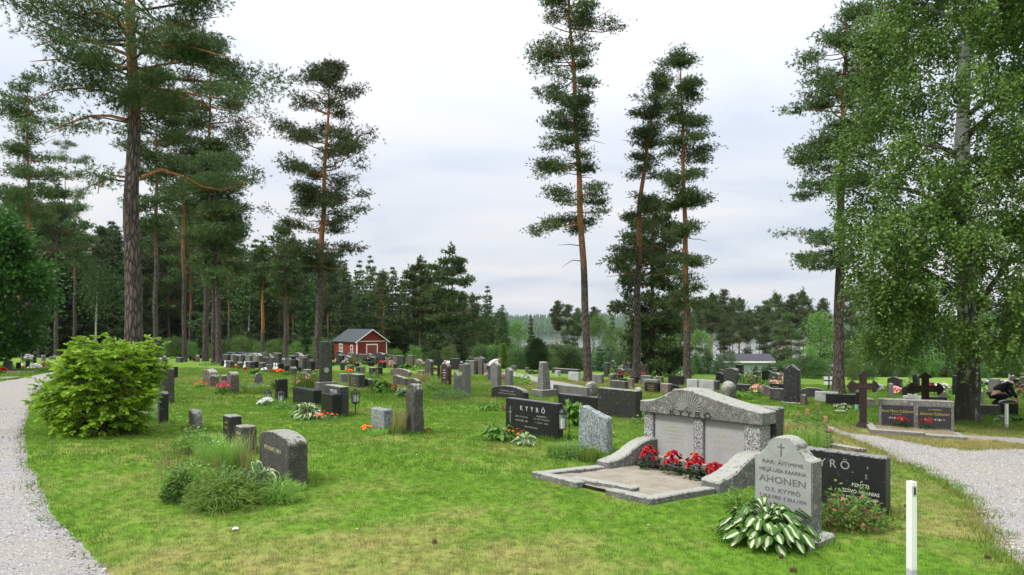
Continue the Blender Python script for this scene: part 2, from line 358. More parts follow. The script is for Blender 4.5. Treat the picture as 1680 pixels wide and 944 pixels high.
# ------------------------------------------------------------------ ground, paths, water, hills
def grassmask(m, P):
    """dryness 0..1 of the lawn from world position (dry worn patches of the lawn)"""
    big = m.noise(P, 0.33, 4, 0.6); mid = m.noise(P, 1.9, 4, 0.65)
    sx = m.n('ShaderNodeSeparateXYZ'); m.l(P, sx.inputs[0])
    X, Y = sx.outputs[0], sx.outputs[1]
    def blob(cx, cy, rx, ry):
        a = m.math('DIVIDE', m.math('SUBTRACT', X, cx), rx); b = m.math('DIVIDE', m.math('SUBTRACT', Y, cy), ry)
        d = m.math('ADD', m.math('MULTIPLY', a, a), m.math('MULTIPLY', b, b))
        return m.math('SUBTRACT', 1.0, d, True)
    dry = m.math('MULTIPLY', blob(-0.9, 5.4, 2.8, 2.0), 0.42)
    dry = m.math('ADD', dry, m.math('MULTIPLY', blob(-2.4, 4.6, 1.9, 1.3), 0.42))
    dry = m.math('ADD', dry, m.math('MULTIPLY', blob(9.0, 12.5, 6.5, 5.5), 0.68))
    dry = m.math('ADD', dry, m.math('MULTIPLY', blob(4.9, 6.3, 1.7, 3.0), 0.42))
    dry = m.math('ADD', dry, m.math('MULTIPLY', blob(3.0, 30.0, 9.0, 9.0), 0.40))
    dry = m.math('ADD', dry, m.math('MULTIPLY', blob(-9.0, 26.0, 7.0, 5.0), 0.25))
    k = m.math('ADD', m.math('MULTIPLY', dry, 0.95), m.math('ADD', m.math('MULTIPLY', m.math('SUBTRACT', big, 0.47), 1.7), m.math('MULTIPLY', m.math('SUBTRACT', mid, 0.47), 1.5)))
    return m.math('MULTIPLY', k, 1.0, True), mid
GREEN_A, GREEN_B, DRY = (0.074,0.176,0.012), (0.178,0.318,0.030), (0.36,0.32,0.12)
m = NM('lawn'); P = m.pos(); dry, mid = grassmask(m, P)
fine = m.noise(P, 34, 4, 0.8); sxy = m.scale(P, (1, 1, 1))
c = m.mix(m.math('ADD', m.math('MULTIPLY', fine, 0.75), m.math('MULTIPLY', mid, 0.3), True), tuple(x*0.70 for x in GREEN_A), GREEN_B)
c = m.mix(m.ramp(dry, [(0.05, 0.0), (0.80, 0.9)]), c, m.mix(fine, (0.24,0.20,0.07), DRY))
sY = m.n('ShaderNodeSeparateXYZ'); m.l(P, sY.inputs[0])
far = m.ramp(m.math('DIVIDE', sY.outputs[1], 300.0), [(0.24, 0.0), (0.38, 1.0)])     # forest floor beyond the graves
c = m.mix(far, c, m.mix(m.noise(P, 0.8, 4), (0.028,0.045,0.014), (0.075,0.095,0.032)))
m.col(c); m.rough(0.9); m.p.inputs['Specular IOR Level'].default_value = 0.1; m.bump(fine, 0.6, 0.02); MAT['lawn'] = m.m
m = NM('grass_blades'); P = m.pos(); dry, mid = grassmask(m, P); rn = m.n('ShaderNodeObjectInfo').outputs['Random']
c = m.mix(m.math('ADD', m.math('MULTIPLY', rn, 0.75), m.math('MULTIPLY', mid, 0.3), True), GREEN_A, GREEN_B)
dk = m.ramp(m.math('ADD', dry, m.math('MULTIPLY', m.math('SUBTRACT', rn, 0.5), 0.5)), [(0.12, 0.0), (0.80, 1.0)])
c = m.mix(dk, c, m.mix(rn, (0.28,0.24,0.085), DRY)); m.col(c); m.rough(0.6); m.translucent(c, 0.45); MAT['grass_blades'] = m.m

def axis(lo, hi, near_lo, near_hi, step, grow):
    a = list(np.arange(near_lo, near_hi+1e-6, step)); d = step
    while a[-1] < hi: d *= grow; a.append(a[-1]+d)
    d = step
    while a[0] > lo: d *= grow; a.insert(0, a[0]-d)
    return a
xs = axis(-260, 420, -13, 15, 0.3, 1.09); ys = axis(-14, 420, -2, 24, 0.3, 1.055)
V = [(x, y, T(x, y)) for y in ys for x in xs]; nx = len(xs); Fq = []
for j in range(len(ys)-1):
    for i in range(nx-1): a = j*nx+i; Fq.append((a, a+1, a+nx+1, a+nx))
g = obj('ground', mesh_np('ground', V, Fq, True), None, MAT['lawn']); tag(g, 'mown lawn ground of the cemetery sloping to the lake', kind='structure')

# gravel
m = NM('gravel'); P = m.pos(); v1 = m.voro(P, 95, 'F1', 0); vcol = m.n('ShaderNodeTexVoronoi'); m.l(P, vcol.inputs['Vector']); vcol.inputs['Scale'].default_value = 75
big = m.noise(P, 0.9, 5, 0.65); sv = m.n('ShaderNodeSeparateColor'); m.l(vcol.outputs['Color'], sv.inputs[0])
c = m.mix(sv.outputs[0], (0.23,0.218,0.205), (0.46,0.445,0.425)); c = m.mix(m.ramp(m.math('MULTIPLY', v1, 1.0), [(0.3, 0.0), (0.75, 0.35)]), c, (0.16,0.155,0.15))
c = m.mix(m.ramp(big, [(0.42, 0.0), (0.66, 0.75)]), c, (0.34,0.30,0.235)); m.col(c); m.rough(0.95); m.bump(v1, 0.7, 0.015); MAT['gravel'] = m.m
def resample(pts, n):
    P = [Vector(p) for p in pts]; L = [0.0]
    for a, b in zip(P, P[1:]): L.append(L[-1]+(b-a).length)
    out = []
    for i in range(n):
        t = L[-1]*i/(n-1); k = 0
        while k < len(L)-2 and L[k+1] < t: k += 1
        out.append(P[k].lerp(P[k+1], (t-L[k])/max(1e-9, L[k+1]-L[k])))
    return out
PATHS = []
def path_sheet(name, ledge, redge, n, mcols, label, rag=0.10):
    A = resample([(p.x, p.y, 0) for p in ledge], n); B = resample([(p.x, p.y, 0) for p in redge], n)
    rg = random.Random(len(label)); V = []; Fq = []; pa = []; pb = []
    for i in range(n):
        a, b = A[i], B[i]; d = (b-a).normalized()
        ra = rag*(mnoise.noise((a.x*1.3, a.y*1.3, 1.0))*1.6+mnoise.noise((a.x*5, a.y*5, 2.0))*0.8+rg.uniform(-.3,.3)); rb = rag*(mnoise.noise((b.x*1.3, b.y*1.3, 4.0))*1.6+mnoise.noise((b.x*5, b.y*5, 5.0))*0.8+rg.uniform(-.3,.3))
        a2 = a+d*ra; b2 = b+d*rb; pa.append(a2); pb.append(b2)
        for j in range(mcols+1):
            p = a2.lerp(b2, j/mcols); edge = 0 if j in (0, mcols) else 1
            V.append((p.x, p.y, T(p.x, p.y)+(0.012+0.0009*p.y if edge else 0.0)))
    for i in range(n-1):
        for j in range(mcols): q = i*(mcols+1)+j; Fq.append((q, q+1, q+mcols+2, q+mcols+1))
    o = obj(name, mesh_np(name, V, Fq, True), None, MAT['gravel']); tag(o, label, kind='structure')
    PATHS.append([(p.x, p.y) for p in pa]+[(p.x, p.y) for p in reversed(pb)])
    return o
def pix(l): return [at(*p) for p in l]
path_sheet('gravel_path', pix([(-900,1010),(-760,900),(-520,780),(-300,700),(-120,652),(0,627),(80,612),(150,597),(285,584)]),
           pix([(215,1010),(186,944),(150,905),(100,860),(46,760),(40,700),(56,650),(88,624),(160,603),(285,588.5)]), 220, 16, 'pale gravel path curving along the left edge of the lawn', 0.07)
path_sheet('gravel_path', pix([(1352,697),(1400,713),(1450,718),(1510,730),(1600,741),(1720,736),(1900,740)]),
           pix([(1362,708),(1420,728),(1475,757),(1545,788),(1596,828),(1640,905),(1760,1010)]), 150, 14, 'worn gravel track crossing behind the dark plain stone', 0.16)
path_sheet('gravel_path', pix([(830,610),(842,612),(870,616),(912,626),(990,640)]), pix([(826,613),(842,617.5),(870,626),(905,640),(960,655)]), 60, 6, 'narrow gravel path between the far graves', 0.15)
path_sheet('gravel_path', pix([(1560,715),(1610,716),(1720,722)]), pix([(1560,716.5),(1610,721),(1720,733)]), 50, 5, 'faint gravel strip in the grass under the birch', 0.10)
def inside(poly, x, y):
    c = False; n = len(poly); j = n-1
    for i in range(n):
        xi, yi = poly[i]; xj, yj = poly[j]
        if (yi > y) != (yj > y) and x < (xj-xi)*(y-yi)/(yj-yi)+xi: c = not c
        j = i
    return c
def inside_np(poly, X, Y):
    c = np.zeros(len(X), bool); n = len(poly); j = n-1
    for i in range(n):
        xi, yi = poly[i]; xj, yj = poly[j]
        if yi != yj: c ^= ((yi > Y) != (yj > Y)) & (X < (xj-xi)*(Y-yi)/(yj-yi)+xi)
        j = i
    return c
# lake
m = NM('lake_water'); P = m.pos(); m.col((0.012,0.02,0.025)); m.rough(0.06); m.p.inputs['Specular IOR Level'].default_value = 0.5
m.bump(m.noise(m.scale(P, (0.05,0.25,1)), 1.0, 3), 0.10, 0.4); MAT['lake_water'] = m.m
w = obj('lake_water', mesh_np('lake_water', [(-1500,120,LAKE),(2600,120,LAKE),(2600,3200,LAKE),(-1500,3200,LAKE)], [(0,1,2,3)]), None, MAT['lake_water']); tag(w, 'calm lake water beyond the trees', kind='structure')
# hills on the far shore with their forest
def hill(x, y):
    k = sm(1400, 1560, y); k2 = sm(1700, 2900, y)
    h = k*(9+8*mnoise.noise((x*0.0016, y*0.0011, 0.4)))+k2*(38+24*mnoise.noise((x*0.0011, 2.2, y*0.0006)))
    return LAKE-1.5+k*2.5+h
hx = np.linspace(-1500, 2600, 110); hy = np.concatenate([np.linspace(1330, 1700, 24), np.linspace(1760, 3100, 26)])
V = [(x, y, hill(x, y)) for y in hy for x in hx]; n_ = len(hx)
Fq = [(j*n_+i, j*n_+i+1, (j+1)*n_+i+1, (j+1)*n_+i) for j in range(len(hy)-1) for i in range(n_-1)]
m = NM('hill_ground'); m.col((0.05,0.08,0.03)); m.rough(0.95); MAT['hill_ground'] = m.m
h = obj('hills', mesh_np('hills', V, Fq, True), None, MAT['hill_ground']); tag(h, 'wooded hills along the far shore', kind='structure')
rg = np.random.default_rng(5); Vt = []; Ft = []
def far_tree(x, y, z, hgt, r, o):
    k = 6; a0 = rg.uniform(0, 6)
    for f, zz in ((1.0, 0.12), (0.75, 0.45), (0.35, 0.8)):
        for q in range(k): a = a0+q*2*math.pi/k; Vt.append((x+r*f*rg.uniform(.75,1.25)*math.cos(a), y+r*f*rg.uniform(.75,1.25)*math.sin(a), z+hgt*zz))
    Vt.append((x, y, z+hgt))
    for L in range(2):
        for q in range(k):
            a, b = o+L*k+q, o+L*k+(q+1) % k; Ft.append((a, b, b+k)); Ft.append((a, b+k, a+k))
    for q in range(k): Ft.append((o+2*k+q, o+2*k+(q+1) % k, o+3*k))
cnt = 0
for i in range(5200):
    y = 1440+1500*rg.random()**2.2; kx = rg.uniform(-0.12, 0.62); x = kx*y
    far_tree(x, y, hill(x, y)-1, rg.uniform(11, 19)*(1+0.2*(y > 1800)), rg.uniform(3, 5.5), cnt*19); cnt += 1
leaf('far_forest', (0.022,0.055,0.022), (0.055,0.095,0.04), 0.0, 0.9, 0.01)
fo = obj('far_forest', mesh_np('far_forest', Vt, Ft, True), None, MAT['far_forest']); tag(fo, 'forest covering the hills across the lake', kind='stuff')
# ------------------------------------------------------------------ tree builders
def unit(a): return a/np.maximum(1e-9, np.linalg.norm(a, axis=-1, keepdims=True))
class Tubes:
    def __init__(s): s.v = []; s.f = []; s.a = []; s.o = 0
    def add(s, pts, rad, n=7, attr=0.0, rough=0.0, seed=0):
        pts = np.asarray(pts, float); m_ = len(pts); rad = np.broadcast_to(np.asarray(rad, float), (m_,)); at_ = np.broadcast_to(np.asarray(attr, float), (m_,))
        d = np.gradient(pts, axis=0); d = unit(d)
        ref = np.where(np.abs(d[:, 2:3]) > 0.9, np.array([[1.0, 0.2, 0]]), np.array([[0, 0, 1.0]]))
        a = unit(np.cross(d, ref)); b = np.cross(d, a)
        th = np.linspace(0, 2*np.pi, n, endpoint=False); r = rad[:, None]*np.ones((1, n))
        if rough > 0:
            for i in range(m_):
                for k in range(n): r[i, k] *= 1+rough*mnoise.noise((math.cos(th[k])*2.2+seed, math.sin(th[k])*2.2, pts[i, 2]*1.3))
        V = pts[:, None, :]+r[:, :, None]*(a[:, None, :]*np.cos(th)[None, :, None]+b[:, None, :]*np.sin(th)[None, :, None])
        i = np.arange(m_-1)[:, None]*n; k = np.arange(n)[None, :]; k2 = (k+1) % n
        Fq = np.stack([i+k, i+k2, i+n+k2, i+n+k], -1).reshape(-1, 4)+s.o
        s.v.append(V.reshape(-1, 3)); s.f.append(Fq); s.a.append(np.repeat(at_, n)); s.o += m_*n
    def mesh(s, name, smooth=True):
        return mesh_np(name, np.concatenate(s.v), np.concatenate(s.f), smooth, {'upper': np.concatenate(s.a)})
def tufts(P, D, k, ln, wd, spread, rng):
    n = len(P); Pr = np.repeat(P, k, 0); d = unit(np.repeat(D, k, 0)+spread*rng.normal(size=(n*k, 3)))
    s = unit(np.cross(d, rng.normal(size=(n*k, 3)))); L = ln*rng.uniform(.6, 1.2, (n*k, 1)); w = wd*rng.uniform(.7, 1.3, (n*k, 1))
    V = np.stack([Pr-s*w*0.5+d*L*0.1, Pr+s*w*0.5+d*L*0.1, Pr+d*L], 1).reshape(-1, 3)
    return V, np.arange(n*k*3).reshape(-1, 3)
def leafquads(P, D, ln, wd, rng, flat=None):
    """one folded-looking rhombic leaf per point"""
    n = len(P); d = unit(D); nrm = rng.normal(size=(n, 3)) if flat is None else flat
    s = unit(np.cross(d, nrm)); L = ln*rng.uniform(.65, 1.2, (n, 1)); w = wd*rng.uniform(.7, 1.2, (n, 1))
    V = np.stack([P, P+d*L*0.45+s*w*0.5, P+d*L, P+d*L*0.45-s*w*0.5], 1).reshape(-1, 3)
    return V, np.arange(n*4).reshape(-1, 4)
def interp(xs_, ys_, x): return float(np.interp(x, xs_, ys_))

def pine(loc, path, r0, levels, seed, label, group=None, bl=0.30, tl=0.22, tw=0.055, dens=1.0, nbr=7, orange=0.45, mats=('bark_pine', 'needles'), dead=6,
         limbs=(), name='pine_tree', up=0.25, thick=0.10, kt=5, sparse=0.0, ntr=14, near=False, ntuft=46, csp=1.0, tmin=.45, gap=-.12):
    """path: [(dx,dz)] trunk offsets from loc; levels: [(z, left, right)] crown reach at heights, metres; limbs: explicit [(pts...)]"""
    rng = np.random.default_rng(seed)
    root = empty(name, loc, 0, label, 'tree', group)
    px_ = np.array(path, float); Ht = px_[-1, 1]
    def tr(z): return np.array([interp(px_[:, 1], px_[:, 0], z), 0.0, z])
    def rad(z): t = min(1, max(0, z/Ht)); return r0*((1-t)**0.75*0.88+0.05)*(1+0.35*math.exp(-z/0.35))
    tb = Tubes(); zs_ = np.concatenate([np.linspace(-0.25, 1.2, 6), np.linspace(1.8, Ht*0.99, 30)])
    tpts = np.array([tr(z)+np.array([0.03*math.sin(z*1.3+seed), 0.03*math.cos(z*1.1+seed), 0])*min(1, max(0, z/4)) for z in zs_])
    tb.add(tpts, [rad(z) for z in zs_], ntr, [min(1, max(0, (z/Ht-orange)*2.2+0.5)) for z in zs_], 0.10 if near else 0.05, seed)
    obj('trunk', tb.mesh('trunk'), root, MAT[mats[0]])
    br = Tubes(); Pt = []; Dt = []
    lz = np.array([l[0] for l in levels]); lL = np.array([l[1] for l in levels]); lR = np.array([l[2] for l in levels])
    def branch(z, phi, L, el, explicit=None):
        base = tr(z); c, s_ = math.cos(phi), math.sin(phi); h = np.array([c, s_, 0])
        if explicit is not None: pts = np.array(explicit)
        else:
            t = np.linspace(0, 1, 6)[:, None]; sag = rng.uniform(-0.05, 0.12)
            side = np.array([-s_, c, 0])*rng.normal()*0.12
            pts = base+h*L*t+np.array([0, 0, 1])*(L*(math.tan(el)*t - sag*np.sin(t*3.1)+0.10*t**2))+side*L*t**2+rng.normal(size=(6, 3))*0.03*L*t
        Lr = np.linalg.norm(np.diff(pts, axis=0), axis=1).sum(); rb = 0.012+0.013*Lr; q = len(pts)
        br.add(pts, np.linspace(rb, 0.010, q), 5, 0.15 if near and explicit is None else 0.9)
        nsub = int((1.2+Lr*1.35)*dens); seglen = np.linspace(0, 1, q)
        for i in range(nsub):
            t = rng.uniform(tmin, 1.0)
            p0 = np.array([np.interp(t, seglen, pts[:, a]) for a in range(3)])
            off = rng.normal(size=3)*np.array([1, 1, 0.42])*Lr*0.16*(1.15-0.5*t)+np.array([0, 0, 0.05*Lr*0.5])
            p1 = p0+off+np.array([0, 0, abs(rng.normal())*0.12])
            if mnoise.noise((p1[0]*.8+seed, p1[1]*.8, p1[2]*.8)) < gap: continue
            if i % 2 == 0: br.add(np.array([p0, (p0+p1)/2+np.array([0, 0, -0.03]), p1]), [0.012, 0.008, 0.005], 3, 0.5)
            nq = int(rng.uniform(0.7, 1.3)*ntuft)
            pp = p1+rng.normal(size=(nq, 3))*np.array([bl, bl, thick])*(0.50+0.06*Lr)*csp
            Pt.append(pp); Dt.append(unit(pp-p1-np.array([0, 0, 0.12]))*0.8+np.array([0, 0, up])+h*0.25)
    for z, L, Rr in levels:
        for b in range(nbr):
            if rng.random() < sparse: continue
            phi = b*2*math.pi/nbr+rng.uniform(-.45, .45); c = math.cos(phi)
            reach = (L*(1-c)/2+Rr*(1+c)/2) if abs(c) < 0.75 else (Rr if c > 0 else L)
            if abs(c) < 0.75: reach = min(reach, 0.9*max(L, Rr))
            reach *= rng.uniform(.70, 1.0)
            if reach < 0.25: continue
            zf = z/Ht; el = R(-6+38*max(0, zf-0.55)*1.6)+rng.normal()*0.10
            branch(z-math.tan(el)*reach*0.5+rng.normal()*0.26, phi, reach, el+rng.normal()*0.10)
    for lm in limbs: branch(lm[0][2], 0, 1, 0, lm)
    # leader tip
    for zz in np.linspace(lz.max(), Ht, 4):
        p1 = tr(zz); pp = p1+rng.normal(size=(14, 3))*np.array([.16, .16, .2]); Pt.append(pp); Dt.append(unit(pp-p1)+np.array([0, 0, .6]))
    zlow = lz.min()
    for i in range(dead):                                  # dead snags below the crown
        z = rng.uniform(zlow*0.72, zlow+0.35*(Ht-zlow)); phi = rng.uniform(0, 6.28); L = rng.uniform(.5, 1.9); b = tr(z)
        h = np.array([math.cos(phi), math.sin(phi), 0]); br.add(np.array([b, b+h*L*.5+[0, 0, .06*L], b+h*L+[0, 0, rng.uniform(-.3, .1)*L]]), [.028, .018, .006], 4, 0.25)
    obj('branches', br.mesh('branches'), root, MAT[mats[0]])['kind'] = 'stuff'
    Vv, Ff = tufts(np.concatenate(Pt), np.concatenate(Dt), kt, tl, tw, 0.55, rng)
    obj('crown', mesh_np('crown', Vv, Ff), root, MAT[mats[1]])
    return root
def pxpine(base, path, levels, r0, seed, label, D=None, **k):
    """same, from photo rows: base px, trunk path px, levels (row, left px, right px) measured from the trunk"""
    loc = at(*base) if D is None else onground(base[0], D); D = loc.y; s = D/F
    Z = lambda py: EYE+(HOR-py)*s-loc.z
    pth = [(((px-CX)*s-loc.x), Z(py)) for px, py in path[::1]]; pth[0] = (0.0, -0.3)
    lv = [(Z(y), l*s, r*s) for y, l, r in levels]
    if 'limbs' in k:
        out = []
        for lm in k['limbs']:
            pts = [np.array([(px-CX)*(D+dy)/F-loc.x, dy, EYE+(HOR-py)*(D+dy)/F-loc.z]) for px, py, dy in lm]; out.append(pts)
        k['limbs'] = out
    return pine(loc, pth, r0, lv, seed, label, **k)
def place_copy(src, loc, rz, sc, label, group=None):
    c = copy_tree(src); c.location = loc; c.rotation_euler = (0, 0, rz); c.scale = (sc[0], sc[0], sc[1]) if isinstance(sc, tuple) else (sc,)*3
    c['label'] = label
    if group: c['group'] = group
    elif 'group' in c: del c['group']
    return c

def spruce(seed, H, Rb, mats=('bark_pine_far', 'needles_dark'), tl=0.42, tw=0.16, dens=1.0, low=0.06, droop=0.25, name='spruce_tree', nl=None, kt=4, fill=1.0):
    rng = np.random.default_rng(seed); root = empty(name, (0, 0, 0)); tb = Tubes()
    zs_ = np.linspace(-0.3, H, 9); tb.add([(0, 0, z) for z in zs_], [max(0.015, H*0.011*(1-max(0, z)/H)) for z in zs_], 7, 0.1); obj('trunk', tb.mesh('trunk'), root, MAT[mats[0]])
    Pt = []; Dt = []; nl = nl or int(H*2.0); br = Tubes()
    for i in range(nl):
        t = (i+rng.uniform(0, .8))/nl; z = H*(low+(1-low)*t); r = Rb*(1-t)**0.8*rng.uniform(.72, 1.08)+0.12; nb = max(4, int(5+r*2.2))
        for b in range(nb):
            phi = b*6.283/nb+rng.uniform(-.5, .5); rr = r*rng.uniform(.55, 1.1); h = np.array([math.cos(phi), math.sin(phi), 0]); nq = max(3, int(rr*9*dens))
            u = rng.uniform(0.15, 1, nq)**0.7; pp = h*rr*u[:, None]+np.array([0, 0, 1])*(z-droop*rr*np.sin(u*2.2)+0.22*rr*u**3)[:, None]+rng.normal(size=(nq, 3))*np.array([.13, .13, .06])*(0.5+rr*.4)*fill
            Pt.append(pp); Dt.append(h*0.7+rng.normal(size=(nq, 3))*.35+np.array([0, 0, .12]))
            if b % 2 == 0: br.add([(0, 0, z), tuple(h*rr*.5+np.array([0, 0, z-droop*rr*.8])), tuple(h*rr*.85+np.array([0, 0, z-droop*rr*.7]))], [.03, .02, .008], 3, 0.1)
    obj('branches', br.mesh('branches'), root, MAT[mats[0]])['kind'] = 'stuff'
    Vv, Ff = tufts(np.concatenate(Pt), np.concatenate(Dt), kt, tl, tw, 0.5, rng); obj('crown', mesh_np('crown', Vv, Ff), root, MAT[mats[1]])
    remember(root); return root
def broadleaf(seed, H, Rx, mats=('bark_broadleaf', 'leaves_far'), nclump=60, per=90, ll=0.16, lw=0.11, low=0.12, shape=1.0, name='broadleaf_tree', trunk=True, cl=0.30, multi=1, droop=0.0, jag=(.85, 1.1)):
    """crown of many leaf clumps in an uneven envelope"""
    rng = np.random.default_rng(seed); root = empty(name, (0, 0, 0)); tb = Tubes()
    stems = []
    for s_ in range(multi):
        a = rng.uniform(0, 6.28); sp = 0 if multi == 1 else Rx*0.5*rng.uniform(.3, 1)
        zs_ = np.linspace(-0.2, H*0.85, 7); pts = [(math.cos(a)*sp*(z/H)+0.04*H*.3*math.sin(z+seed), math.sin(a)*sp*(z/H), z) for z in zs_]
        tb.add(pts, [max(0.012, H*0.014/math.sqrt(multi)*(1-max(0, z)/H)) for z in zs_], 7, 0.8); stems.append(pts)
    Pt = []; Dt = []
    for i in range(nclump):
        t = rng.uniform(low, 1.0); prof = math.sin(math.pi*min(1, (t-low*0.6)/(1.04-low*0.6))**shape)**0.65; a = rng.uniform(0, 6.28); rr = Rx*prof*math.sqrt(rng.uniform(.12, 1))*rng.uniform(*jag)
        c = np.array([rr*math.cos(a), rr*math.sin(a), H*t]); cs = cl*rng.uniform(.7, 1.3)
        pp = c+rng.normal(size=(per, 3))*np.array([cs, cs, cs*0.7]); Pt.append(pp)
        Dt.append(unit(pp-c)+np.array([math.cos(a), math.sin(a), 0.1-droop])*0.6+rng.normal(size=(per, 3))*.3)
        st = stems[i % multi]; zz = max(0.1, c[2]-rr*0.7); sb = np.array(st[min(6, max(0, int(zz/(H*.85)*6)))])
        if i % 2 == 0: tb.add([sb, (sb+c)/2+[0, 0, .05*H*.2], c], [H*.004+.006, H*.003+.004, .004], 4, 0.8)
    obj('trunk', tb.mesh('trunk'), root, MAT[mats[0]])
    P = np.concatenate(Pt); P[:, 2] = np.maximum(P[:, 2], 0.04)
    Vv, Ff = leafquads(P, np.concatenate(Dt), ll, lw, rng); obj('crown', mesh_np('crown', Vv, Ff), root, MAT[mats[1]])
    remember(root); return root
# ------------------------------------------------------------------ hero trees
pxpine((218,648), [(218,648),(218,400),(217,100),(216,-150),(214,-300)],
       [(185,20,120),(165,50,150),(125,60,235),(95,140,190),(60,190,150),(25,200,190),(-15,170,150),(-60,170,170),(-110,150,150),(-160,110,120),(-210,80,80),(-255,45,45)],
       0.245, 11, 'tall thick-trunked pine rising behind the bright green bush', D=17.2, orange=0.54, bl=0.36, tl=0.115, tw=0.019, dens=1.45, nbr=5, thick=0.17, kt=7, ntuft=100, tmin=.62, gap=-.06, dead=9, ntr=36, near=True,
       limbs=[[(233,291,0),(265,279,.1),(300,290,.2),(330,306,.5),(362,312,.8),(415,300,1.0)], [(206,290,0),(185,288,-.1),(168,283,-.2),(163,300,-.3),(161,318,-.3)],
              [(208,197,0),(180,190,.2),(150,190,.4),(110,203,.6),(76,219,.8)], [(208,158,0),(175,149,0),(130,145,-.2),(90,149,-.3),(64,158,-.4)],
              [(208,113,0),(170,102,.2),(130,97,.4),(90,98,.6),(50,101,.9)], [(209,90,0),(185,80,.1),(150,69,.2),(110,66,.3),(82,68,.4),(55,78,.5)],
              [(210,50,0),(192,33,.1),(165,20,.2),(140,22,.3),(115,38,.5),(60,60,.8)], [(231,174,0),(255,162,.2),(285,157,.3),(315,165,.5),(345,177,.6),(392,186,.8)],
              [(230,150,0),(255,146,-.2),(290,150,-.3),(330,157,-.5),(400,168,-.8)], [(230,116,0),(262,107,.3),(300,102,.5),(340,112,.7),(385,138,1.0)],
              [(229,88,0),(250,79,-.1),(285,74,-.3),(320,79,-.4),(390,100,-.8)], [(228,70,0),(245,55,.2),(270,47,.4),(305,35,.6),(360,28,.9)], [(229,130,0),(262,131,.2),(305,128,.5),(420,150,.9)]])
pxpine((520,606), [(520,606),(524,480),(530,350),(536,220),(541,140),(544,105)],
       [(112,16,18),(128,38,34),(150,60,58),(182,62,56),(230,50,72),(246,86,64),(280,90,92),(315,70,58),(335,60,40),(366,58,78),(382,30,30),(409,68,86),(440,34,60)],
       0.235, 21, 'tall slender pine with layered crown left of the red shed', orange=0.38, bl=0.44, tl=0.19, tw=0.038, dens=1.75, nbr=6, thick=0.17, ntuft=58, up=0.3)
pxpine((965,627), [(965,627),(961,520),(955,400),(948,260),(940,100),(933,0),(929,-110)],
       [(-95,18,18),(-60,36,36),(-25,46,60),(10,45,66),(28,46,88),(54,52,84),(76,60,40),(105,72,22),(137,88,42),(160,62,30),(184,74,8),(203,70,14),(229,82,22),(262,88,5),(284,68,26),(322,74,48),(348,70,40),(360,90,20)],
       0.215, 32, 'very tall bare-stemmed pine standing alone in the middle', orange=0.30, bl=0.40, tl=0.15, tw=0.034, dens=1.8, nbr=5, tmin=.35, ntuft=64, dead=12, thick=0.16)
pxpine((1044,624), [(1044,624),(1046,480),(1050,330),(1062,235),(1076,165),(1088,112)],
       [(125,16,14),(145,24,18),(165,30,22),(190,34,22),(212,32,26),(232,40,30),(258,36,32),(290,30,45),(325,32,55),(360,34,58),(395,40,60),(425,46,50),(448,58,56)],
       0.235, 43, 'leaning pine in the pair, the trunk bent to the right', orange=0.42, bl=0.40, tl=0.15, tw=0.034, dens=1.8, nbr=5, tmin=.35, ntuft=64, thick=0.17)
pxpine((1128,630), [(1128,630),(1125,430),(1121,270),(1118,150),(1117,82)],
       [(92,10,10),(108,16,16),(130,24,24),(150,32,32),(172,36,28),(192,36,42),(215,38,36),(238,40,54),(258,36,54),(292,42,46),(325,40,48),(340,20,30),(392,16,44),(430,12,50),(468,12,36),(492,26,46)],
       0.195, 54, 'straight orange-stemmed pine right of the leaning pine', orange=0.22, bl=0.40, tl=0.15, tw=0.034, dens=1.8, nbr=5, tmin=.35, ntuft=64, thick=0.16)
pxpine((1069,622), [(1069,622),(1070,500),(1071,330)],
       [(345,16,18),(370,36,36),(400,50,46),(425,58,50),(450,74,46),(470,52,44),(495,56,50),(520,60,52),(548,58,55),(575,56,60),(598,50,56)],
       0.20, 65, 'dark bushy pine between the leaning pine and the orange-stemmed pine', D=44, orange=0.7, bl=0.42, tl=0.26, tw=0.075, dens=1.4, nbr=8, mats=('bark_pine', 'needles_dark'), thick=0.2, dead=4)
pxpine((1375,647), [(1375,647),(1377,500),(1380,330),(1384,180),(1387,80),(1389,15)],
       [(25,32,30),(50,62,50),(72,66,56),(92,74,58),(118,70,50),(142,80,56),(166,84,60),(190,78,60),(212,78,60),(234,92,60),(252,90,50),(285,84,50),(310,78,44),(400,70,16),(436,76,14)],
       0.245, 76, 'big pine half hidden by the birch on the right', orange=0.62, bl=0.40, tl=0.15, tw=0.034, dens=1.8, nbr=5, tmin=.35, ntuft=64, thick=0.13)
# pines of the left group
GL = dict(bl=0.55, tl=0.22, tw=0.050, dens=1.55, ntuft=64, tmin=.35, nbr=5, thick=0.24, kt=5)
pxpine((255,594), [(255,594),(256,350),(258,120)], [(135,20,20),(165,42,45),(195,52,50),(230,60,55),(262,62,60),(300,48,55),(335,45,40),(370,25,30)], 0.19, 81, 'pine right behind the thick-trunked pine on its right side', D=46, orange=0.42, **GL)
pxpine((303,594), [(304,594),(301,430),(300,300),(297,150)], [(165,24,24),(195,45,45),(225,55,55),(255,58,58),(285,52,52),(318,40,40),(345,28,22)], 0.175, 82, 'pine with bent lower trunk right of the thick-trunked pine', orange=0.36, **GL)
pxpine((337,593), [(337,593),(339,420),(344,200),(346,60)], [(80,25,25),(110,45,45),(140,58,62),(175,62,75),(205,60,82),(235,62,95),(268,60,90),(300,66,92),(335,52,66),(370,45,62),(400,36,60),(430,20,62)], 0.235, 83, 'stout orange-topped pine at the end of the left pine group', orange=0.36, **GL)
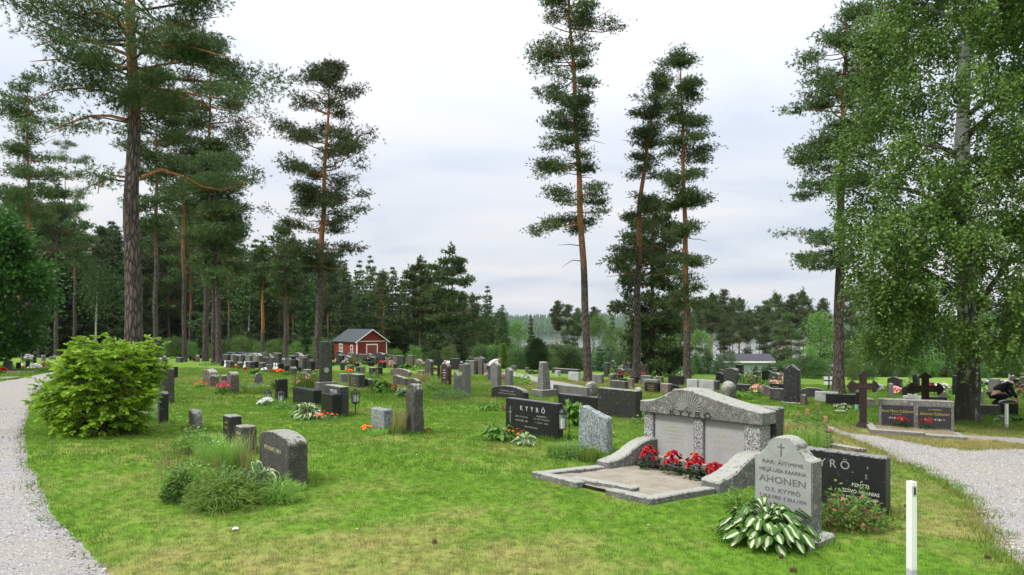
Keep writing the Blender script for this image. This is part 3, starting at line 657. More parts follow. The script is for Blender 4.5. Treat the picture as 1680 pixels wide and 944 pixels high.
pxpine((351,596), [(351,596),(350,450),(349,230)], [(250,20,20),(285,40,46),(320,45,50),(360,42,50),(400,40,48),(440,34,46)], 0.165, 84, 'grey-trunked pine touching the stout orange-topped pine', D=43, orange=0.8, mats=('bark_pine', 'needles_dark'), **{k: v for k, v in GL.items()})
pxpine((360,597), [(360,597),(356,470),(352,250)], [(270,20,26),(310,34,48),(350,36,48),(390,36,46),(420,30,50),(450,25,40)], 0.20, 85, 'dark grey pine trunk at the right end of the left pine group', D=42, orange=0.85, mats=('bark_pine', 'needles_dark'), **GL)
pxpine((45,592), [(54,592),(48,420),(46,280),(45,128)], [(140,14,14),(165,30,32),(190,42,52),(222,42,42),(255,55,48),(285,62,54),(318,60,48),(345,40,45)], 0.20, 86, 'orange-stemmed pine above the dark leafy tree at the left edge', D=48, orange=0.34, **GL)
pxpine((102,584), [(103,584),(100,500),(104,380),(110,225)], [(238,16,16),(262,34,34),(290,46,45),(320,54,48),(350,58,52),(385,60,50),(420,56,50),(455,50,45)], 0.21, 87, 'grey-trunked pine behind the gravel path on the left', orange=0.8, mats=('bark_pine', 'needles_dark'), **GL)
pxpine((92,568), [(92,568),(92,420),(95,300)], [(320,16,16),(350,32,32),(380,38,38),(410,40,40),(440,40,40)], 0.30, 88, 'distant grey trunk beside the grey-trunked pine', D=88, orange=0.8, mats=('bark_pine', 'needles_dark'), bl=0.8, tl=0.5, tw=0.14, dens=0.8, nbr=6, thick=0.35)
pxpine((122,562), [(122,562),(123,430),(125,330)], [(345,12,12),(370,24,24),(395,28,28),(425,26,26)], 0.28, 89, 'slim pine with a patch of orange bark at mid height', D=95, orange=0.5, bl=0.8, tl=0.5, tw=0.14, dens=0.8, nbr=6, thick=0.35, mats=('bark_pine', 'needles_dark'))
pxpine((431,573), [(431,573),(431,480),(432,400)], [(412,12,12),(428,24,24),(445,30,30),(462,28,26),(478,16,20)], 0.30, 90, 'orange-stemmed pine in front of the dark forest beyond the bins', D=88, orange=0.25, bl=0.7, tl=0.45, tw=0.12, dens=0.9, nbr=6, thick=0.3)
pxpine((468,576), [(468,576),(469,480),(471,372)], [(384,12,12),(400,24,24),(420,32,30),(440,36,30),(462,34,30),(480,20,24)], 0.29, 91, 'pine with greyish upper stem between the bins and the tall slender pine', D=84, orange=0.5, bl=0.7, tl=0.45, tw=0.12, dens=0.9, nbr=6, thick=0.3)
# pines standing round the red shed and to its right
for i, (px, top, D, lab) in enumerate([(689,424,92,'orange-stemmed pine behind the rows right of the red shed'), (741,406,84,'tall dark pine with a long tapering crown right of the red shed')]):
    hgt = 590-top; lv = [(top+hgt*f, hgt*w*0.5, hgt*w*0.5) for f, w in ((.06,.10),(.14,.22),(.23,.32),(.33,.40),(.43,.44),(.53,.42),(.63,.40),(.72,.30))]
    pxpine((px,590), [(px,590),(px+1,500),(px,top)], lv, 0.20, 101+i, lab, D=D, orange=0.3+0.3*i, bl=0.55, tl=0.42, tw=0.12, dens=0.9, nbr=7, thick=0.22, mats=('bark_pine_far', 'needles'))

# ---- birch: thick old weeping birch on the right
def birch():
    rng = np.random.default_rng(9); loc = at(1588, 692); D = loc.y; s = D/F
    root = empty('birch_tree', loc, 0, 'huge weeping birch with rough two-tone trunk covering the right side', 'tree')
    P2 = lambda px, py, dy=0.0: np.array([(px-CX)*(D+dy)/F-loc.x, dy, EYE+(HOR-py)*(D+dy)/F-loc.z])
    tb = Tubes(); main = [P2(1588,706), P2(1588,690), P2(1588,660), P2(1589,600), P2(1587,500), P2(1584,400), P2(1578,280), P2(1580,150), P2(1586,0), P2(1590,-200), P2(1592,-420)]
    zz = np.array([p[2] for p in main]); rr = [0.36,0.31,0.27,0.245,0.21,0.19,0.165,0.14,0.11,0.07,0.02]
    fz = np.concatenate([np.linspace(zz[0], 3, 24), np.linspace(3.2, zz[-1], 22)])
    mp = np.array([[np.interp(z, zz, [p[a] for p in main]) for a in (0, 1)]+[z] for z in fz])
    tb.add(mp, np.interp(fz, zz, rr), 28, [min(1, max(0, 0.30+0.055*z)) for z in fz], 0.35, 3)
    limbs = []
    for i in range(22):
        z = rng.uniform(3.0, zz[-1]*0.92); phi = i*2.4+rng.uniform(-.4, .4); L = rng.uniform(2.2, 4.2)*(1 if z < 9 else max(.35, 1-(z-9)/12)); b = np.array([np.interp(z, fz, mp[:, 0]), 0, z])
        h = np.array([math.cos(phi), math.sin(phi), 0]); t = np.linspace(0, 1, 6)[:, None]
        pts = b+h*L*t+np.array([0, 0, 1])*(L*(0.75*t-0.55*t**2)); limbs.append(pts); tb.add(pts, np.linspace(0.075, 0.012, 6), 6, [min(1, max(0, .25+.03*z))]*6)
    for pts in ([P2(1594,520), P2(1625,470,-.4), P2(1660,425,-.7), P2(1700,400,-.9)], [P2(1584,230), P2(1600,210,-.3), P2(1640,175,-.6), P2(1675,150,-.8)], [P2(1586,430), P2(1540,380,.3), P2(1480,350,.5), P2(1430,340,.7)]):
        tb.add(pts, [.09,.07,.045,.015], 7, 0.15)
    obj('trunk', tb.mesh('trunk'), root, MAT['bark_birch'])
    # envelope of the crown: left reach per row as in the photograph
    ey = [-420,-330,-200,-80,0,60,130,200,250,300,350,400,450,500,545,590,640]
    eL = [1585,1530,1470,1435,1424,1414,1402,1392,1386,1378,1378,1388,1402,1424,1424,1430,1452]
    eR = [1600,1660,1730,1790,1830,1850,1870,1880,1885,1885,1880,1870,1850,1830,1800,1770,1730]
    Pt = []; Dt = []; Nt = []; tw = Tubes(); n = 0
    ks = rng.uniform(0, 50, 3)
    ns = 0
    while ns < 900:
        py = rng.uniform(-410, 575); xl = np.interp(py, ey, eL)+14; xr = np.interp(py, ey, eR)-10; px = rng.uniform(xl, xr)
        u = (px-1590)/(((1590-xl) if px < 1590 else (xr-1590))+1e-6); dmax = 3.5*math.sqrt(max(0.02, 1-u*u))*(0.35 if py < -330 else 1)
        dy = rng.uniform(-1, 1)*dmax
        if abs(u)**2+(dy/3.5)**2 < 0.20 and rng.random() < .7: continue
        p = P2(px, py, dy)
        if mnoise.noise((p[0]*0.62+ks[0], p[1]*0.62, p[2]*0.5)) < -0.24: continue      # gaps between sprays
        if 70 < py < 240 and 1562 < px < 1600 and dy < 0.3 and rng.random() < .55: continue
        if py > 530 and px > 1570 and rng.random() < .5: continue
        ns += 1; ang = rng.uniform(0, 6.28); ho = np.array([u*1.2+math.cos(ang)*.6, dy/3+math.sin(ang)*.6, 0]); ho = ho/np.linalg.norm(ho)
        bl_ = rng.uniform(.6, 1.1); zmin = EYE+(HOR-np.interp(px, [1380,1450,1500,1560,1590,1680,1800], [480,640,656,648,622,626,604]))*s-loc.z
        tb_ = np.linspace(0, 1, 5)[:, None]; barc = p-ho*bl_*.5+ho*bl_*tb_+np.array([0, 0, 1])*(.30*bl_*np.sin(tb_*2.2)-.15*bl_*tb_); tw.add(barc, [.016,.013,.010,.007,.004], 4, .1)
        for k in range(rng.integers(9, 14)):
            t0 = rng.uniform(.1, 1); q0 = np.array([np.interp(t0, tb_[:, 0], barc[:, a]) for a in range(3)])+rng.normal(size=3)*np.array([.16,.16,.08])
            L = min(rng.uniform(.35, 1.0), max(.15, q0[2]-zmin)); a2 = rng.uniform(0, 6.28); h = np.array([math.cos(a2), math.sin(a2), 0])*.7+ho*.6
            t = np.linspace(0, 1, 4)[:, None]; pts = q0+h*L*.38*t*(1.3-.5*t)+np.array([0, 0, 1])*(.10*L*t-L*.95*t**2)
            if k % 2 == 0: tw.add(pts, [.006,.005,.004,.002], 3, .1)
            m_ = int(36*L+8); tt = rng.uniform(.02, 1, m_); q = np.stack([np.interp(tt, t[:, 0], pts[:, a]) for a in range(3)], 1)+rng.normal(size=(m_, 3))*.065
            Pt.append(q); Dt.append(rng.normal(size=(m_, 3))*.55+np.array([0, 0, -.55])+h*.7); Nt.append(np.cross(rng.normal(size=(m_, 3)), [0, 0, 1.0])*.8+np.array([0, 0, 1.0])+h*.5)
    obj('twigs', tw.mesh('twigs'), root, MAT['bark_broadleaf'])['kind'] = 'stuff'
    Vv, Ff = leafquads(np.concatenate(Pt), np.concatenate(Dt), 0.085, 0.068, rng, np.concatenate(Nt)); obj('crown', mesh_np('crown', Vv, Ff), root, MAT['leaves_birch'])
birch()

# ---- dark leafy tree at the left edge
mp = broadleaf(301, 7.2, 2.5, ('bark_broadleaf', 'leaves_maple'), 96, 250, 0.21, 0.16, 0.13, 0.9, 'maple_tree', cl=0.36, jag=(.62, 1.22)); mp.location = onground(-6, 29.0); mp.rotation_euler = (0, 0, 1.0); mp.scale = (0.84, 0.84, 0.90)
tag(mp, 'dark leafy tree hanging low at the left edge', 'tree')

# ---- forest stock and copies
ss = [spruce(401+i, H, Rb, low=lo, dens=dn) for i, (H, Rb, lo, dn) in enumerate([(18,3.3,.07,1.0),(16,2.7,.10,1.0),(19,3.6,.16,1.0)])]
def fpine(seed, H, cs, wf):
    levels = [(H*(cs+(1-cs)*t), H*wf*w, H*wf*w*v) for t, w, v in ((0,.55,.8),(.14,.9,1.1),(.28,1.0,.85),(.42,1.0,1.1),(.56,.9,.9),(.70,.75,1.1),(.82,.55,.9),(.92,.32,1.0))]
    r = pine((0,0,0), [(0,-.3),(0.15,H*.5),(0.0,H)], 0.19, levels, seed, 'x', bl=0.62, tl=0.36, tw=0.085, dens=1.0, nbr=5, ntuft=34, orange=0.3, mats=('bark_pine_far', 'needles'), thick=0.24, dead=5, ntr=8)
    remember(r); return r
ps = [fpine(451, 18, .55, .15), fpine(452, 17, .48, .16), fpine(453, 19, .62, .12), fpine(454, 15, .30, .19), fpine(455, 18, .70, .105), fpine(456, 17, .66, .115)]
bs = [broadleaf(471, 9, 1.9, ('bark_broadleaf','leaves_light'), 80, 80, 0.20, 0.14, 0.10, 1.25, 'birch_sapling', cl=0.36), broadleaf(472, 7, 2.4, ('bark_broadleaf','leaves_far'), 90, 80, 0.22, 0.15, 0.05, 0.85, 'broadleaf_tree', cl=0.42)]
sh = [broadleaf(481, 2.6, 1.5, ('bark_broadleaf','leaves_far'), 70, 80, 0.11, 0.075, 0.05, 0.8, 'shrub', cl=0.24, multi=4), broadleaf(482, 3.2, 1.4, ('bark_broadleaf','leaves_light'), 70, 80, 0.11, 0.075, 0.05, 0.9, 'shrub', cl=0.24, multi=4)]
yp = [spruce(491, 3.0, 1.25, ('bark_pine_far','needles_young'), 0.26, 0.05, 2.6, 0.04, -0.25, 'young_pine', 12, 6, 0.9), spruce(492, 3.6, 1.2, ('bark_pine_far','needles_young'), 0.26, 0.05, 2.4, 0.05, -0.3, 'young_pine', 13, 6, 0.9)]
protos = {o.name: 0 for o in ss+ps+bs+sh+yp}
def put(src, loc, top=None, H=None, label='', cat='tree', group=None, rz=None, wide=1.0):
    """first use moves the prototype itself"""
    z = loc.z-0.1
    sc = (top-z)/H if top is not None else 1.0
    first = protos[src.name] == 0; protos[src.name] += 1
    rz = rz if rz is not None else (protos[src.name]*2.1+loc.x) % 6.28
    o = src if first else copy_tree(src)
    o.location = (loc.x, loc.y, z); o.rotation_euler = (0, 0, rz); o.scale = (sc*wide, sc*wide, sc)
    tag(o, label, cat)
    if group: o['group'] = group
    elif 'group' in o: del o['group']
    return o
HS = {**{o.name: h for o, h in zip(ss, (18,16,19))}, **{o.name: h for o, h in zip(ps, (18,17,19,15,18,17))}, **{o.name: h for o, h in zip(bs, (9,7))}, **{o.name: h for o, h in zip(sh, (2.6,3.2))}, **{o.name: h for o, h in zip(yp, (3.0,3.6))}}
def putpx(src, px, top, D, label, cat='tree', group=None, wide=1.0):
    return put(src, onground(px, D), EYE+(HOR-top)*D/F, HS[src.name], label, cat, group, None, wide)
rg = random.Random(77)
def seg(px):
    return ('at the far left edge' if px < 60 else 'left of the thick-trunked pine' if px < 210 else 'beside the thick-trunked pine' if px < 330 else 'behind the waste bins' if px < 445 else 'just left of the slender pine' if px < 525 else 'left of the red shed')
def wall_tree(src, px, top, D, rank, **k):
    kind = 'spruce' if src in ss else 'pine' if src in ps else 'leafy tree'; s_ = seg(px)
    return putpx(src, px, top, D, ('dark '+kind+' in the front forest ' if rank == 0 else 'dark '+kind+' deep in the forest ')+s_, group=('front' if rank == 0 else 'deeper')+' forest '+kind+'s '+s_, **k)
# forest wall on the left: three ranks
for rank, (D0, n) in enumerate([(104, 20), (118, 22), (134, 22)]):
    for i in range(n):
        px = -70+(640)*(i+rg.uniform(-.3,.3))/n
        if px > 560: continue
        top = np.interp(px, [-80,60,150,260,330,400,440,500,560], [330,330,385,350,350,405,415,425,440])+rg.uniform(-18,22)-rank*4
        src = rg.choice([ss[0], ss[1], ss[2], ps[1], ps[3], ss[0]])
        wall_tree(src, px, top, D0+rg.uniform(-5,5), rank, wide=1.0 if src in ps else 1.25)
for i in range(70):
    px = rg.uniform(-120, 560); D = rg.uniform(150, 250)
    wall_tree(rg.choice(ss), px, rg.uniform(410,450), D, 1, wide=1.3)
# row behind and right of the shed
for i, (px, top, D, k, lab) in enumerate([(566,432,100,'s1','dark spruce directly behind the left end of the shed'),(590,428,104,'s0','broad dark conifer behind the shed roof'),(607,420,108,'s0','pointed conifer above the shed gable'),(628,446,100,'p3','round-topped pine just right of the shed gable'),
        (645,438,104,'s1','pointed dark conifer right of the shed'),(664,452,108,'s2','low conifer between the shed and the orange-stemmed pine'),(697,428,104,'s0','dense conifer behind the orange-stemmed pine'),(716,440,100,'s1','slim conifer left of the tall dark pine'),
        (757,478,100,'s1','short conifer right of the tall dark pine'),(776,484,108,'s0','small pointed conifer in the gap of the tree row'),(800,470,92,'s0','broad bushy conifer at the right end of the tree row'),(824,500,96,'s1','last low conifer of the tree row'),(783,505,86,'p3','short round pine before the broad bushy conifer')]):
    src = {'s0': ss[0], 's1': ss[1], 's2': ss[2], 'p3': ps[3]}[k]
    putpx(src, px, top, D, lab, wide=1.05)
for i in range(26):
    px = rg.uniform(545, 830); D = rg.uniform(112, 170)
    w_ = 'behind the red shed' if px < 640 else 'between shed and tall dark pine' if px < 740 else 'right of the tall dark pine'
    putpx(rg.choice(ss+[ps[3]]), px, np.interp(px, [545,700,830],[440,452,512])+rg.uniform(-6,22), D, 'dark conifer at the back of the tree row '+w_, group='back conifers of the tree row '+w_, wide=1.2)
for px, base in ((157,556),(408,572)):
    tb = Tubes(); D = 98; l = onground(px, D); tb.add([(0,0,-.2),(0.05,0,5),(0.2,0,9),(0.3,0,13)], [.16,.13,.09,.03], 7, 1.0)
    r_ = empty('birch_tree', l, 0, 'thin white birch stem against the dark forest, '+('left of the thick-trunked pine' if px < 200 else 'above the waste bins'), 'tree'); obj('trunk', tb.mesh('trunk'), r_, MAT['bark_birch'])
    q = np.random.default_rng(px); P = q.normal(size=(3200,3))*np.array([1.3,1.3,2.2])+np.array([.2,0,10.5]); Vv, Ff = leafquads(P, q.normal(size=(3200,3))+np.array([0,0,-.8]), .3, .2, q); obj('crown', mesh_np('crown', Vv, Ff), r_, MAT['leaves_far'])
# far trees in the middle gap and on the right, down towards the lake
for i, (px, top, D, k, lab) in enumerate([(849,528,112,'b0','pale leafy tree in the gap before the lake'),(871,518,120,'s1','pointed dark spruce in front of the lake'),(915,496,118,'p4','first of two slim pines left of the very tall pine'),(932,502,120,'p1','second of two slim pines left of the very tall pine'),(948,508,124,'p4','slim pine hidden behind the very tall trunk'),
        (983,520,104,'b0','bright leafy tree right of the very tall trunk'),(1004,516,122,'s1','dark conifer before the hills, left of the leaning pine'),(975,506,126,'p4','slim far pine just right of the very tall trunk'),(1018,540,100,'b0','light leafy tree beside the leaning trunk')]):
    putpx({'b0': bs[0], 'b1': bs[1], 's1': ss[1], 'p0': ps[0], 'p1': ps[1], 'p4': ps[4]}[k], px, top, D, lab, wide=0.8)
for i, (px, top) in enumerate([(1098,500),(1112,492),(1142,500),(1152,494),(1168,482),(1188,480),(1203,492),(1213,490),(1246,506),(1258,496),(1272,482),(1283,500),(1300,486),(1317,478),(1330,505),(1350,492),(1395,470),(1412,480),(1440,470),(1620,490),(1660,500)]):
    putpx([ps[4],ps[5],ps[2]][i % 3], px, top, 150+17*((i*5) % 4), 'slim orange-stemmed pine on the slope '+('above the pale house' if px < 1345 else 'behind the birch and the big pine'), group='pines on the slope '+('above the pale house' if px < 1345 else 'behind the birch'), wide=.85)
for i in range(9):
    px = rg.choice([rg.uniform(1085, 1340), rg.uniform(1150, 1460)]); putpx(rg.choice([ps[4], ps[5]]), px, rg.uniform(500, 526), rg.uniform(175, 205), 'slim orange-stemmed pine on the slope before the lake', group='pines on the slope before the lake', wide=.85)
for px, top, D, lab in ((1150,545,78,'light leafy tree right of the orange-stemmed pine'),(1100,552,70,'feathery leafy tree behind the orange-stemmed pine'),(1345,515,62,'tall leafy sapling left of the big pine'),(1330,570,58,'bushy leafy tree behind the tall black stone'),(1392,560,60,'bright shrubby tree right of the big pine trunk'),(1450,590,62,'leafy tree behind the left iron cross'),(1560,610,60,'leafy tree seen behind the birch trunk'),(1615,600,55,'leafy tree right of the birch trunk'),(1425,545,75,'tall leafy tree behind the gap between big pine and birch'),(1480,550,80,'leafy tree behind the left part of the birch crown'),(1530,560,72,'leafy tree left of the birch trunk'),(1580,575,84,'leafy tree straight behind the birch trunk'),(1645,560,78,'leafy tree behind the brown hut'),(1690,570,70,'leafy tree at the right edge behind the brown hut')):
    putpx(bs[0] if top < 580 else bs[1], px, top, D, lab, wide=1.15)
for i in range(13):
    px = rg.uniform(1090, 1345); putpx(rg.choice([ps[1], ps[3], ps[5]]), px, rg.uniform(512, 545), rg.uniform(120, 150), 'low dark pine under the slim pines on the slope above the pale house', group='low pines on the slope above the pale house', wide=.9)
for i in range(18):
    px = 1385+i*18+rg.uniform(-8, 8); putpx(rg.choice([bs[0], bs[1], bs[1], ps[3]]), px, rg.uniform(520, 590), rg.uniform(62, 95), 'green tree of the thicket behind the birch', group='trees of the thicket behind the birch', wide=1.3)
# shrub belt behind the last graves
belt = [(846,575,60,'s0'),(862,570,62,'s0'),(900,575,58,'s1'),(916,566,60,'s0'),(940,568,62,'y0'),(985,568,58,'y0'),(1003,572,56,'y1'),(1022,578,54,'s0'),(1090,575,54,'y0'),(1108,568,56,'y1'),(1142,580,50,'y0'),(1160,572,54,'y1'),(1178,584,50,'y0'),(1196,580,48,'s1'),(1213,596,50,'y0'),(1240,600,48,'y1'),(1262,596,46,'y0'),(1280,598,46,'y0'),(1303,590,47,'s0'),(1325,585,46,'s0'),(1345,590,45,'s0'),(1400,590,44,'s1'),(1425,600,46,'s0'),(1470,610,44,'y0'),(1500,612,45,'s0'),(1655,625,36,'y0'),(1625,612,40,'y1'),(832,580,70,'s0'),(960,580,66,'s1'),(1130,590,48,'s1')]
for i, (px, top, D, k) in enumerate(belt):
    src = {'s0': sh[0], 's1': sh[1], 'y0': yp[0], 'y1': yp[1]}[k]; pine_ = k[0] == 'y'
    putpx(src, px, top, D, ('young bushy pine in the green belt behind the last graves' if pine_ else 'leafy shrub in the green belt behind the last graves'), 'young pine' if pine_ else 'shrub', 'young pines in the green belt' if pine_ else 'shrubs in the green belt', wide=1.05)
for i in range(34):
    px = rg.uniform(835, 1345); D = rg.uniform(60, 84); src = rg.choice(sh+yp); pine_ = src in yp
    putpx(src, px, rg.uniform(562, 588) if px < 1150 else rg.uniform(596, 608), D, ('young bushy pine in the green belt behind the last graves' if pine_ else 'leafy shrub in the green belt behind the last graves'), 'young pine' if pine_ else 'shrub', 'young pines in the green belt' if pine_ else 'shrubs in the green belt', wide=1.2)
for i in range(30):
    px = rg.uniform(130, 560); D = rg.uniform(86, 100)
    putpx(rg.choice(sh), px, rg.uniform(553, 566), D, 'low shrub along the forest edge '+seg(px), 'shrub', 'forest edge shrubs '+seg(px), wide=1.0)
for i in range(14):
    px = rg.uniform(640, 835); D = rg.uniform(76, 88)
    putpx(rg.choice(sh), px, rg.uniform(566, 580), D, 'low shrub at the foot of the tree row right of the shed', 'shrub', 'shrubs at the foot of the tree row', wide=1.0)
# round clipped dark tree, thuja column
o = broadleaf(501, 3.2, 1.75, ('bark_broadleaf','leaves_dark'), 260, 90, 0.12, 0.08, 0.10, 0.7, 'round_shrub', cl=0.22); D = 56; l = onground(881, D); o.location = l; sc = (EYE+(HOR-558)*D/F-l.z)/3.25; o.scale = (sc*.72, sc*.72, sc); tag(o, 'round clipped dark green tree behind the weathered obelisk', 'shrub')
o = broadleaf(502, 2.4, 0.42, ('bark_broadleaf','leaves_conebush'), 130, 70, 0.09, 0.05, 0.03, 0.55, 'thuja', cl=0.10); D = 58; l = onground(826, D); o.location = l; sc = (EYE+(HOR-564)*D/F-l.z)/2.5; o.scale = (sc*.85, sc*.85, sc); tag(o, 'slim bright green column-shaped thuja', 'shrub')

# ---- foreground bush: pinnate bright green leaves
def bush():
    rng = np.random.default_rng(6); loc = at(158, 716); D = loc.y+0.35; s = D/F; loc = Vector(((160-CX)*D/F, D, T((160-CX)*D/F, D)))
    root = empty('bush', loc, 0, 'bright green leafy bush beside the gravel path', 'bush'); tb = Tubes(); Pt = []; Dt = []; Nt = []
    ey = [562,585,610,640,660,690,705,716]; eL = [128,122,110,88,84,116,126,130]; eR = [226,234,238,238,234,222,212,200]
    tops = [(158,566),(120,572),(246,565),(200,577),(175,562),(140,580),(235,575),(112,580)]
    def spray(p, h, L):
        """a twig with opposite leaflets"""
        t = np.linspace(0, 1, 4)[:, None]; pts = p+h*L*t+np.array([0, 0, 1])*(-0.28*L*t**2); tb.add(pts, [.004,.0035,.003,.0015], 3, 0.8)
        for k in range(4):
            for sgn in (-1, 1):
                c = np.array([np.interp(.22+.2*k, t[:, 0], pts[:, a]) for a in range(3)]); sd_ = unit(np.cross(h, [0, 0, 1.0]))*sgn
                Pt.append(c); Dt.append(h*.6+sd_*.8+np.array([0, 0, -.25])+rng.normal(size=3)*.18); Nt.append(np.array([0, 0, 1.0])+rng.normal(size=3)*.65)
        Pt.append(pts[-1]); Dt.append(h+np.array([0, 0, -.5])); Nt.append(np.array([0, 0, 1.0])+rng.normal(size=3)*.3)
    base = np.array([0, 0, 0.0]); n = 0
    while n < 1080:
        py = rng.uniform(572, 712); xl = np.interp(py, ey, eL); xr = np.interp(py, ey, eR); px = rng.uniform(xl, xr); u = (px-(xl+xr)/2)/((xr-xl)/2)
        if py < 590 and min(abs(px-a)+(0 if py > b-3 else 99) for a, b in tops) > 14+ (py-563)*.8: continue
        dm = 0.75*math.sqrt(max(.03, 1-u*u)); dy = rng.uniform(-1, 1)*dm
        p = np.array([(px-CX)*D/F-loc.x, dy, EYE+(HOR-py)*D/F-loc.z])
        if mnoise.noise((p[0]*3.1, p[1]*3.1, p[2]*3.1)) < -0.06 and rng.random() < .9: continue
        if p[2] < .03: continue
        out = unit(np.array([p[0], p[1], 0.25*(p[2]-.5)])+rng.normal(size=3)*np.array([.25,.25,.12])); spray(p, out, rng.uniform(.11, .20)); n += 1
        if n % 14 == 0:
            b = base+np.array([rng.normal()*.14, rng.normal()*.1, 0]); mid = b*.4+p*.55+np.array([0, 0, .12]); tb.add([b, mid, p], [.012,.008,.003], 5, 0.8)
    for (tx, ty) in tops+[(90,600),(70,625),(256,600),(62,650),(132,570),(188,568),(222,566),(258,640)]:      # loose shoots breaking the outline
        for rep in range(4):
            top = np.array([(tx+rng.uniform(-10,10)-CX)*D/F-loc.x, rng.uniform(-.4,.4), EYE+(HOR-ty+rng.uniform(-9,11))*D/F-loc.z]); b0 = top*np.array([.72,.8,.55]); h0 = unit(top-b0); tb.add([b0, (b0+top)/2, top], [.006,.004,.002], 4, .8)
            for q in np.linspace(.25, 1, 6):
                a = rng.uniform(0, 6.28); spray(b0+(top-b0)*q, unit(np.array([math.cos(a), math.sin(a), .35])+h0*.5), rng.uniform(.08,.15))
    obj('stems', tb.mesh('stems'), root, MAT['bark_broadleaf'])['kind'] = 'stuff'
    Vv, Ff = leafquads(np.array(Pt), np.array(Dt), 0.098, 0.056, rng, np.array(Nt)); obj('foliage', mesh_np('foliage', Vv, Ff), root, MAT['leaves_bush'])
bush()
# ------------------------------------------------------------------ gravestones
YAW = 50.0
GRAVES = []
def uv(a): a = R(a); return Vector((math.cos(a), -math.sin(a), 0)), Vector((math.sin(a), math.cos(a), 0))
def outline(shape, w, h, rng):
    a = w/2
    def arc(x0, x1, z0, z1, n=9): return [(x0+(x1-x0)*(1-math.cos(math.pi*i/n))/2, z0+(z1-z0)*math.sin(math.pi*i/n)) for i in range(n+1)]
    if shape == 'rect': p = [(-a,0),(a,0),(a,h),(-a,h)]
    elif shape == 'arch': p = [(-a,0),(a,0)]+arc(a, -a, h*0.84, h)
    elif shape == 'low_arch': p = [(-a,0),(a,0)]+arc(a, -a, h*0.66, h)
    elif shape == 'round': r = min(a*0.9, h*0.42); p = [(-a,0),(a,0)]+arc(a, -a, h-r, h, 12)
    elif shape == 'gable': p = [(-a,0),(a,0),(a,h*0.86),(0,h),(-a,h*0.86)]
    elif shape == 'slant': p = [(-a,0),(a,0),(a*.96,h*0.80),(a*.55,h*0.84),(-a*.2,h*0.93),(-a*.6,h),(-a*.97,h*.97)]
    elif shape == 'shoulder': p = [(-a,0),(a,0),(a,h*.80),(a*.80,h*.815),(a*.62,h*.865)]+[(a*.55*math.cos(math.pi*i/8), h*.895+h*.105*math.sin(math.pi*i/8)) for i in range(9)]+[(-a*.62,h*.865),(-a*.80,h*.815),(-a,h*.80)]
    elif shape == 'steps': p = [(-a,0),(a,0),(a,h*.82),(a*.55,h*.82),(a*.5,h),(-a*.5,h),(-a*.55,h*.82),(-a,h*.82)]
    else:   # rough
        p = [(-a*.96,0),(a*.96,0),(a*1.0,h*.3),(a*rng.uniform(.86,.98),h*.65),(a*rng.uniform(.7,.9),h*.88),(a*rng.uniform(.2,.5),h*rng.uniform(.94,1)),(-a*rng.uniform(.1,.5),h),(-a*rng.uniform(.75,.92),h*rng.uniform(.84,.95)),(-a*rng.uniform(.9,1),h*.5)]
    return p
def roughen(me, amp, cuts, seed, sc=4.0, zkeep=0.0):
    bm = bmesh.new(); bm.from_mesh(me)
    bmesh.ops.triangulate(bm, faces=[f for f in bm.faces if len(f.verts) > 4])
    bmesh.ops.subdivide_edges(bm, edges=[e for e in bm.edges if e.calc_length() > 0.12], cuts=cuts, use_grid_fill=True)
    for v in bm.verts:
        d = mnoise.noise_vector((v.co.x*sc+seed*3.1, v.co.y*sc, v.co.z*sc)); d2 = mnoise.noise_vector((v.co.x*sc*3+seed, v.co.y*sc*3, v.co.z*sc*3))
        if v.co.z > zkeep: v.co += (d+d2*0.4)*amp
    bm.to_mesh(me); bm.free(); return me
def stone_mesh(shape, w, h, t, seed):
    rng = random.Random(seed)
    if shape in ('obelisk', 'pillar', 'shaft', 'crag'):
        k = {'obelisk': .84, 'pillar': .92, 'shaft': .62, 'crag': .62}[shape]; a, b = w/2, t/2; zt = h*(.93 if shape == 'obelisk' else .985)
        mb = MB(); A = [(-a,-b,0),(a,-b,0),(a,b,0),(-a,b,0)]; B = [(x*k, y*k, zt) for x, y, z in A]
        fs = [(3,2,1,0),(0,1,5,4),(1,2,6,5),(2,3,7,6),(3,0,4,7)]
        if shape == 'obelisk': mb.add(A+B+[(0,0,h)], fs+[(4,5,8),(5,6,8),(6,7,8),(7,4,8)])
        else: mb.add(A+B, fs+[(4,5,6,7)])
        me = mb.mesh('stone', 0.015)
        if shape in ('crag', 'shaft'): roughen(me, 0.035 if shape == 'shaft' else 0.06, 3, seed, 5.0)
        return me
    if shape == 'boulder':
        bm = bmesh.new(); bmesh.ops.create_icosphere(bm, subdivisions=3, radius=1.0)
        for v in bm.verts:
            n = mnoise.noise_vector((v.co.x*1.3+seed, v.co.y*1.3, v.co.z*1.3))+mnoise.noise_vector((v.co.x*4+seed, v.co.y*4, v.co.z*4))*.25
            c = v.co+n*0.22; v.co = Vector((max(-1, min(1, c.x*1.1))*w/2, max(-1, min(1, c.y*1.1))*t/2, h*0.46+c.z*h*0.52))
        me = bpy.data.meshes.new('stone'); bm.to_mesh(me); bm.free(); me.polygons.foreach_set('use_smooth', [True]*len(me.polygons)); return me
    mb = MB(); mb.prism(outline(shape, w, h, rng), -t/2, t/2); me = mb.mesh('stone', 0.012 if shape not in ('rough', 'slant') else 0.02)
    if shape in ('rough', 'slant'): roughen(me, 0.022 if shape == 'rough' else 0.012, 3, seed, 5.0)
    return me
